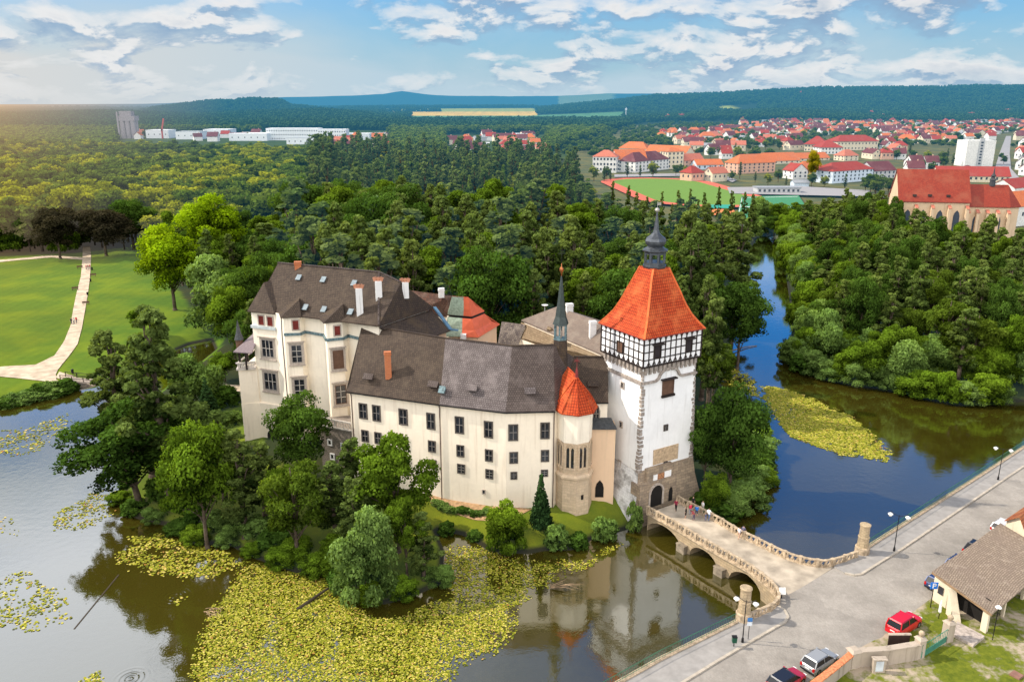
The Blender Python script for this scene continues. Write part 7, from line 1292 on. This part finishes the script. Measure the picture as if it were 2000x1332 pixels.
# dead wood in the water
DW = plain('bleached_dead_wood', (0.36, 0.25, 0.15), 0.9, var=0.3); DK = plain('dark_wet_log', (0.05, 0.038, 0.025), 0.8)
def wp(x, y, z=0.1): p = at(x, y, 0); return Vector((p.x, p.y, z))
b = MB(); b.tube([wp(580, 1190, 0.0), wp(612, 1172, 0.25), wp(652, 1148, 0.5)], 0.22, 7, r1=0.14); tag(b.build('fallen_log', DK), 'dark mossy log lying in the lily pads below the willow bush', 'log')
b = MB(); r7 = random.Random(9); c_ = wp(1100, 1155, 0.1)
for i in range(12):
    a_ = r7.uniform(-2.7, 0.4); L_ = r7.uniform(1.2, 3.2); q = [c_+Vector((-1.5, 0.6, 0)), c_+Vector((math.cos(a_)*L_*.5-.5, -math.sin(a_)*L_*.3, r7.uniform(.3, .8))), c_+Vector((math.cos(a_+.4)*L_, -math.sin(a_+.4)*L_*.5, r7.uniform(0, .7)))]; b.tube(q, 0.06, 5, r1=0.02)
tag(b.build('dead_branch', DW), 'bleached dead branch sticking out of the pond by the lily pads', 'branch')
b = MB()
for i in range(16): c_ = wp(418+r7.uniform(-12, 14), 1196+r7.uniform(-6, 6), 0.1); d = Vector((r7.uniform(-1, 1), r7.uniform(-.6, .6), r7.uniform(0, .25))); b.tube([c_-d*.7, c_+Vector((0, 0, .15)), c_+d*.7], 0.035, 4)
tag(b.build('stick_pile', DW), 'pile of pale sticks at the left rim of the lily pads', 'sticks', kind='stuff')
b = MB(); b.bar(wp(145, 1228, 0.015), wp(232, 1122, 0.015), 0.16, 0.04); tag(b.build('sunken_pole', DK), 'long straight dark pole lying at the water surface at left', 'pole')
b = MB(); b.tube([wp(1425, 690, 0.5), wp(1455, 680, 0.25), wp(1478, 676, 0.1)], 0.16, 6, r1=0.08); tag(b.build('fallen_log', DW), 'bleached log jutting from the bank into the canal', 'log')
b = MB()
for i in range(7): c_ = wp(1597, 733, 0.1); b.tube([c_, c_+Vector((r7.uniform(-1, 1), -0.5, .5)), c_+Vector((r7.uniform(-2.2, 2.2), r7.uniform(-1.2, -.2), r7.uniform(0, .4)))], 0.07, 4, r1=0.02)
tag(b.build('dead_branch', DW), 'pale dead roots reaching into the water on the far bank', 'branch')
# ---------------------------------------------------------------- cars
TYRE = plain('black_rubber', (0.015, 0.015, 0.016), 0.8); RIM = plain('alloy_rim', (0.45, 0.45, 0.46), 0.35, 0.7); REDL = plain('red_tail_light', (0.45, 0.01, 0.01), 0.25); CLR = plain('clear_head_light', (0.75, 0.76, 0.78), 0.15); PLATE = plain('white_plate', (0.8, 0.8, 0.8), 0.5); TRIM = plain('black_trim', (0.02, 0.02, 0.022), 0.5)
CGL = plain('car_glass', (0.012, 0.013, 0.016), 0.25, spec=0.35)
def paint(name, col):
    if name in MATS: return MATS[name]
    m, nt = newmat(name); b = nt.nodes.new('ShaderNodeBsdfPrincipled'); b.inputs['Base Color'].default_value = c4(col); b.inputs['Roughness'].default_value = 0.32; b.inputs['Metallic'].default_value = 0.15; b.inputs['Coat Weight'].default_value = 0.6; finish(nt, b.outputs[0]); MATS[name] = m; return m
def loft(b, secs, mi=0):
    n = len(secs[0]); vs = [p for s in secs for p in s]; fs = [(i*n+j, i*n+(j+1) % n, (i+1)*n+(j+1) % n, (i+1)*n+j) for i in range(len(secs)-1) for j in range(n)]; fs += [tuple(range(n-1, -1, -1)), tuple(range((len(secs)-1)*n, len(secs)*n))]; b.add(vs, fs, mi)
def car(px, py, L_, kind, pm, label, head=0.62, roofm=None):
    p = at(px, py, ZS); o = empty('parked_car', (p.x, p.y, ZS+0.04), label, 'car', None, head)      # +x is forward
    Wd = 0.86 if kind != 'van' else 0.88; hb, ht = (0.92, 1.48) if kind == 'hatch' else ((1.0, 1.70) if kind == 'van' else (0.9, 1.42)); h2 = L_/2
    def sec(x, zb, zt, w): return [(x, -w, zb), (x, w, zb), (x, w*1.03, (zb+zt)*.5), (x, w*.93, zt-.06), (x, w*.8, zt), (x, -w*.8, zt), (x, -w*.93, zt-.06), (x, -w*1.03, (zb+zt)*.5)]
    b = MB(); nose = 0.66 if kind != 'van' else 0.8
    loft(b, [sec(-h2, .38, hb-.12, Wd*.86), sec(-h2+.10, .24, hb-.02, Wd*.95), sec(-h2+.5, .2, hb, Wd), sec(0, .2, hb, Wd), sec(h2*.42, .2, hb-.01, Wd), sec(h2-.6, .2, hb-.12, Wd*.98), sec(h2-.16, .24, nose+.06, Wd*.90), sec(h2, .36, nose-.08, Wd*.74)]); b.build('body', pm, o, world=False)
    r0, r1, f0, f1 = -h2+.10, (-h2+.34 if kind == 'van' else -h2+.5), h2*.5, h2*.12
    if kind == 'saloon': r0, r1 = -h2+.55, -h2+1.1
    b = MB(); wb, wt = Wd*.90, Wd*.76
    loft(b, [[(r0, -wb, hb-.04), (r0, wb, hb-.04), (r1, wt, ht-.05), (r1, -wt, ht-.05)], [(f0, -wb, hb-.06), (f0, wb, hb-.06), (f1, wt, ht-.05), (f1, -wt, ht-.05)]]); b.build('window_glass', CGL, o, world=False)
    b = MB(); loft(b, [[(r1-.06, -wt-.03, ht-.1), (r1-.06, wt+.03, ht-.1), (r1+.03, wt*.9, ht), (r1+.03, -wt*.9, ht)], [(f1+.06, -wt-.03, ht-.1), (f1+.06, wt+.03, ht-.1), (f1-.05, wt*.9, ht), (f1-.05, -wt*.9, ht)]])
    for s in (-1, 1):
        for t0, t1 in (((r0, hb), (r1, ht)), ((f0, hb), (f1, ht))): b.bar((t0[0], s*wb*1.0, t0[1]-.04), (t1[0], s*wt*1.02, t1[1]-.05), .10, .07)
        xm = (r0+f0)/2+.1; b.bar((xm, s*wb*1.005, hb-.03), (xm-.1, s*wt*1.02, ht-.06), .10, .05)
    b.build('roof', roofm or pm, o, world=False)
    for x in (-h2+.72, h2-.78):
        for s in (-1, 1):
            b = MB(); rg = [(.2, -.1), (.32, -.1), (.33, -.05), (.33, .08), (.2, .1)]; vs = []; n = 14
            for r, zz in rg:
                for i in range(14): a_ = 6.283*i/14; vs.append((x+r*math.cos(a_), s*(Wd-.06)+zz*s, .33+r*math.sin(a_)))
            b.add(vs, [(j*n+i, j*n+(i+1) % n, (j+1)*n+(i+1) % n, (j+1)*n+i) for j in range(4) for i in range(n)]); w_ = b.build('wheel', TYRE, o, world=False); b = MB(); b.add([(x+.21*math.cos(6.283*i/10), s*(Wd+.02), .33+.21*math.sin(6.283*i/10)) for i in range(10)], [tuple(range(10))]); b.build('rim', RIM, w_, world=False)
    for s in (-1, 1):
        b = MB(); b.box((-h2+.04, s*Wd*.78, hb-.22), (.12, .22, .32)); b.build('tail_light', REDL, o, world=False); b = MB(); b.box((h2-.12, s*Wd*.66, nose-.05), (.2, .32, .15)); b.build('headlight', CLR, o, world=False); b = MB(); b.box((f0-.15, s*(Wd+.1), hb+.03), (.12, .2, .14)); b.build('wing_mirror', pm, o, world=False)
    b = MB(); b.box((-h2-.005, 0, .62), (.03, .5, .12)); b.build('number_plate', PLATE, o, world=False); b = MB(); b.box((-h2+.06, 0, .33), (.2, Wd*1.7, .18)); b.build('bumper', TRIM if kind == 'hatch' else pm, o, world=False); return o
SIL, RED, RED2, NAVY, BLK, WHT = paint('silver_grey_paint', (0.30, 0.31, 0.32)), paint('bright_red_paint', (0.62, 0.006, 0.02)), paint('crimson_paint', (0.42, 0.008, 0.03)), paint('navy_paint', (0.02, 0.045, 0.14)), paint('black_paint', (0.012, 0.014, 0.022)), paint('white_paint', (0.75, 0.75, 0.75))
car(1600, 1299, 4.1, 'hatch', SIL, 'silver grey estate car parked along the verge by the garden wall'); car(1764, 1227, 4.4, 'van', RED, 'bright red people carrier parked on the verge beside the barn'); car(1535, 1338, 4.2, 'hatch', RED2, 'crimson car with black glass roof at the bottom edge', roofm=BLK)
car(1836, 1142, 4.3, 'hatch', NAVY, 'dark blue hatchback parked against the barn, nearest of the row'); car(1873, 1108, 4.3, 'hatch', NAVY, 'dark blue car half hidden by the barn roof, second in the row'); car(1907, 1078, 4.3, 'saloon', BLK, 'black saloon parked behind the two dark blue cars'); car(1960, 1036, 4.3, 'hatch', WHT, 'white car farthest in the row beside the barn roof')
# ---------------------------------------------------------------- people
def skin_body(pose):
    V = []; E = []; R = []
    def v(x, y, z, r): V.append((x, y, z)); R.append(r); return len(V)-1
    def e(a, b_): E.append((a, b_))
    if pose == 'bend': ch, nk, hd, hd2 = (0, .22, 1.15), (0, .38, 1.25), (0, .46, 1.28), (0, .56, 1.34)
    else: ch, nk, hd, hd2 = (0, .0, 1.32), (0, .01, 1.46), (0, .02, 1.56), (0, .025, 1.66)
    pv = v(0, 0, .95, .125); w_ = v(0, ch[1]*.4, 1.08, .115); c_ = v(*ch, .135); n_ = v(*nk, .055); h_ = v(*hd, .085); h2 = v(*hd2, .088); e(pv, w_); e(w_, c_); e(c_, n_); e(n_, h_); e(h_, h2)
    st = {'stand': (0.02, -0.02), 'walk': (0.26, -0.24), 'bend': (0.08, -0.08)}[pose]
    for sd, f in ((-1, st[0]), (1, st[1])):
        hp = v(sd*.10, 0, .88, .09); kn = v(sd*.11, f*.55+.02, .50, .06); an = v(sd*.11, f, .09, .038); to = v(sd*.115, f+.15, .04, .035); e(pv, hp); e(hp, kn); e(kn, an); e(an, to)
        sh = v(sd*.17, ch[1]+.0, ch[2]+.07, .055); el = v(sd*.23, ch[1]-f*.4+.02, ch[2]-.2, .038); ha = v(sd*.22, ch[1]-f*.8+.12, ch[2]-.42 if pose != 'bend' else .75, .028); fi = v(sd*.215, ch[1]-f*.85+.15, (ch[2]-.52 if pose != 'bend' else .66), .022); e(c_, sh); e(sh, el); e(el, ha); e(ha, fi)
    me = bpy.data.meshes.new('body'); me.from_pydata(V, E, []); o = bpy.data.objects.new('body', me); COL.objects.link(o); o.modifiers.new('skin', 'SKIN'); sub = o.modifiers.new('sub', 'SUBSURF'); sub.levels = 1; sub.render_levels = 1
    if not me.skin_vertices:
        bpy.context.view_layer.objects.active = o; bpy.ops.mesh.customdata_skin_add()
    for i, r in enumerate(R): me.skin_vertices[0].data[i].radius = (r, r)
    me.skin_vertices[0].data[0].use_root = True
    bpy.context.view_layer.update(); ev_ = o.evaluated_get(bpy.context.evaluated_depsgraph_get()); m2 = bpy.data.meshes.new_from_object(ev_); bpy.data.objects.remove(o); return m2, ch, hd2
def shell(src, name, test, off):
    keep = [p for p in src.polygons if test(p.center)]; ids = sorted({i for p in keep for i in p.vertices}); mp = {i: k for k, i in enumerate(ids)}; nv = [v for v in src.vertices]
    me = bpy.data.meshes.new(name); me.from_pydata([tuple(nv[i].co+nv[i].normal*off) for i in ids], [], [tuple(mp[i] for i in p.vertices) for p in keep]); me.update(); return me
PB = {}
for ps in ('stand', 'walk', 'bend'):
    m_, ch_, hd_ = skin_body(ps)
    PB[ps] = (m_, shell(m_, 'shirt', lambda c, q=ch_: .93 < c.z < q[2]+.13 and c.z > q[2]-.42 and not (abs(c.x) > .19 and c.z < q[2]-.22), .018), shell(m_, 'trousers', lambda c: .10 < c.z < .98 and abs(c.x) < .19, .016), shell(m_, 'shorts', lambda c: .52 < c.z < .98 and abs(c.x) < .19, .018), shell(m_, 'hair', lambda c, q=hd_: c.z > q[2]-.09 and (c.y < q[1]+.02 or c.z > q[2]+.02), .014))
SKN = plain('skin', (0.55, 0.33, 0.23), 0.6, var=0.05)
def person(px, py, pose, shirt, legs, hair, label, rz, h=1.72, z=None, short=False, zs=ZD):
    p = at(px, py, zs); p.z = tz(p)+0.1 if z == 'g' else zs; o = empty('person', p, label, 'person', None, rz); o.scale = (h/1.74,)*3; B = PB[pose]
    def add(nm, me, col):
        m = plain('cloth_%s_%02x%02x%02x' % (nm, int(col[0]*99), int(col[1]*99), int(col[2]*99)), col, 0.85, var=0.08) if nm != 'body' else SKN; k = me.copy(); k.materials.clear(); k.materials.append(m); k.polygons.foreach_set('use_smooth', [True]*len(k.polygons)); c_ = bpy.data.objects.new(nm, k); COL.objects.link(c_); c_.parent = o; return c_
    add('body', B[0], (0, 0, 0))
    for nm, me, col in (('shirt', B[1], shirt), ('shorts' if short else 'trousers', B[3] if short else B[2], legs), ('hair', B[4], hair)): add(nm, me, col)
    return o
BK, BR, BL = (0.015, 0.013, 0.012), (0.10, 0.05, 0.025), (0.35, 0.22, 0.10)
for a in ((1320, 997, 'walk', (0.25, 0.02, 0.05), BK, BR, 'person in dark red top walking near the gateway', 2.6), (1339, 1012, 'stand', BK, BK, BR, 'person dressed all in black standing with bare legs on the bridge', 1.2, 1.7, None, True), (1348, 1005, 'stand', (0.65, 0.04, 0.09), (0.3, 0.3, 0.35), BL, 'person in bright pink red shirt in the middle of the group', 0.4),
          (1355, 1016, 'bend', (0.35, 0.08, 0.08), (0.10, 0.08, 0.12), BR, 'person in dark red bending down beside the group', 1.0), (1360, 1009, 'stand', (0.02, 0.16, 0.52), (0.08, 0.08, 0.12), BR, 'person in blue shirt with back to the parapet', -0.4, 1.75, None, True), (1353, 991, 'stand', BK, BK, BK, 'person in black leaning at the far parapet', 3.0),
          (1372, 1000, 'stand', (0.72, 0.70, 0.66), (0.3, 0.3, 0.3), BL, 'person in pale clothes with light hair by the far parapet', 2.0), (1378, 1017, 'stand', (0.10, 0.12, 0.2), (0.2, 0.2, 0.3), BR, 'child in dark blue beside the adult in white', 0.6, 1.15), (1384, 1016, 'walk', (0.80, 0.80, 0.80), (0.12, 0.18, 0.32), BR, 'tall person in white shirt and blue trousers on the bridge', -0.8, 1.82),
          (1443, 1052, 'walk', (0.65, 0.62, 0.66), (0.5, 0.32, 0.24), BR, 'person in pale top and shorts walking towards the street', -1.0, 1.7, None, True), (1451, 1049, 'walk', (0.14, 0.13, 0.2), (0.35, 0.2, 0.2), BK, 'person in dark top walking beside the pale dressed one', -1.0, 1.72, None, True)): person(*a)
for a in ((169, 527, (0.5, 0.12, 0.15), 'left person of the far trio on the park path'), (172.5, 527, (0.14, 0.05, 0.06), 'middle person of the far trio on the park path'), (176, 526, (0.45, 0.06, 0.08), 'right person of the far trio on the park path'), (140, 633, BK, 'person in black walking along the left edge of the park path'), (145, 633, (0.6, 0.55, 0.5), 'small pale dressed person in the middle of the near park group'), (150, 631, (0.55, 0.05, 0.06), 'person in red on the right of the near park group')):
    person(a[0], a[1], 'walk', a[2], (0.08, 0.08, 0.12), BR, a[3], 2.8, 1.75, 'g', zs=1.6)
for x, y in ((180, 527), (177, 549), (171, 576), (142, 729)): p = at(x, y, 1.6); b = MB(); b.lathe((p.x, p.y, tz(p)), [(.22, 0), (.28, .9), (.2, .95)], 8); tag(b.build('park_bin', IRON), 'small dark litter bin beside the park path', 'litter bin', 'litter bins along the park path')
for x, y in ((182, 540), (168, 595), (147, 566), (156, 524)):
    p = at(x, y, 1.6); o = empty('park_bench', (p.x, p.y, tz(p)), 'wooden bench facing the park path', 'bench', 'benches along the park path', 0.4); b = MB(); b.box((0, 0, .45), (1.8, .45, .06)); b.build('seat', BRSH, o, world=False); b = MB(); b.box((0, .24, .75), (1.8, .05, .4)); b.build('backrest', BRSH, o, world=False)
    for s in (-1, 1): b = MB(); b.box((s*.7, 0, .22), (.08, .4, .44)); b.build('leg', IRON, o, world=False)

SOIL = plain('bare_tan_soil', (0.40, 0.25, 0.13), 0.95, var=0.25, scale=2)
def drape(name, l, mat, lift, zb=2.6):
    rows = [[at(x, y, zb) for x, y in r] for r in l]; b = MB(); V = []; n = 8; m = len(rows[0])
    for r in rows:
        R_ = resample(r, n); V += [(p.x, p.y, tz(p)+lift) for p in R_]
    b.add(V, [(i*n+j, i*n+j+1, (i+1)*n+j+1, (i+1)*n+j) for i in range(len(rows)-1) for j in range(n-1)]); return struct(b.build(name, mat))
drape('soil_bed', [[(835, 975), (900, 992), (970, 1010), (1000, 1012)], [(835, 966), (905, 982), (975, 998), (1010, 1004)], [(838, 958), (910, 974), (980, 988), (1040, 992)]], SOIL, 0.10)
r8 = random.Random(4)
for i in range(22):
    t = i/21; g = at(850+t*130, 979+t*24+r8.uniform(-2, 2), 2.5); tree(r8.choice(('shrub', 'shrubdark')), g.x, g.y, r8.uniform(0.6, 0.95), 'low clump of the planted row below the long wing', 'shrub', 'low_shrub', 'planted row below the long wing', r8.uniform(1.0, 1.6))
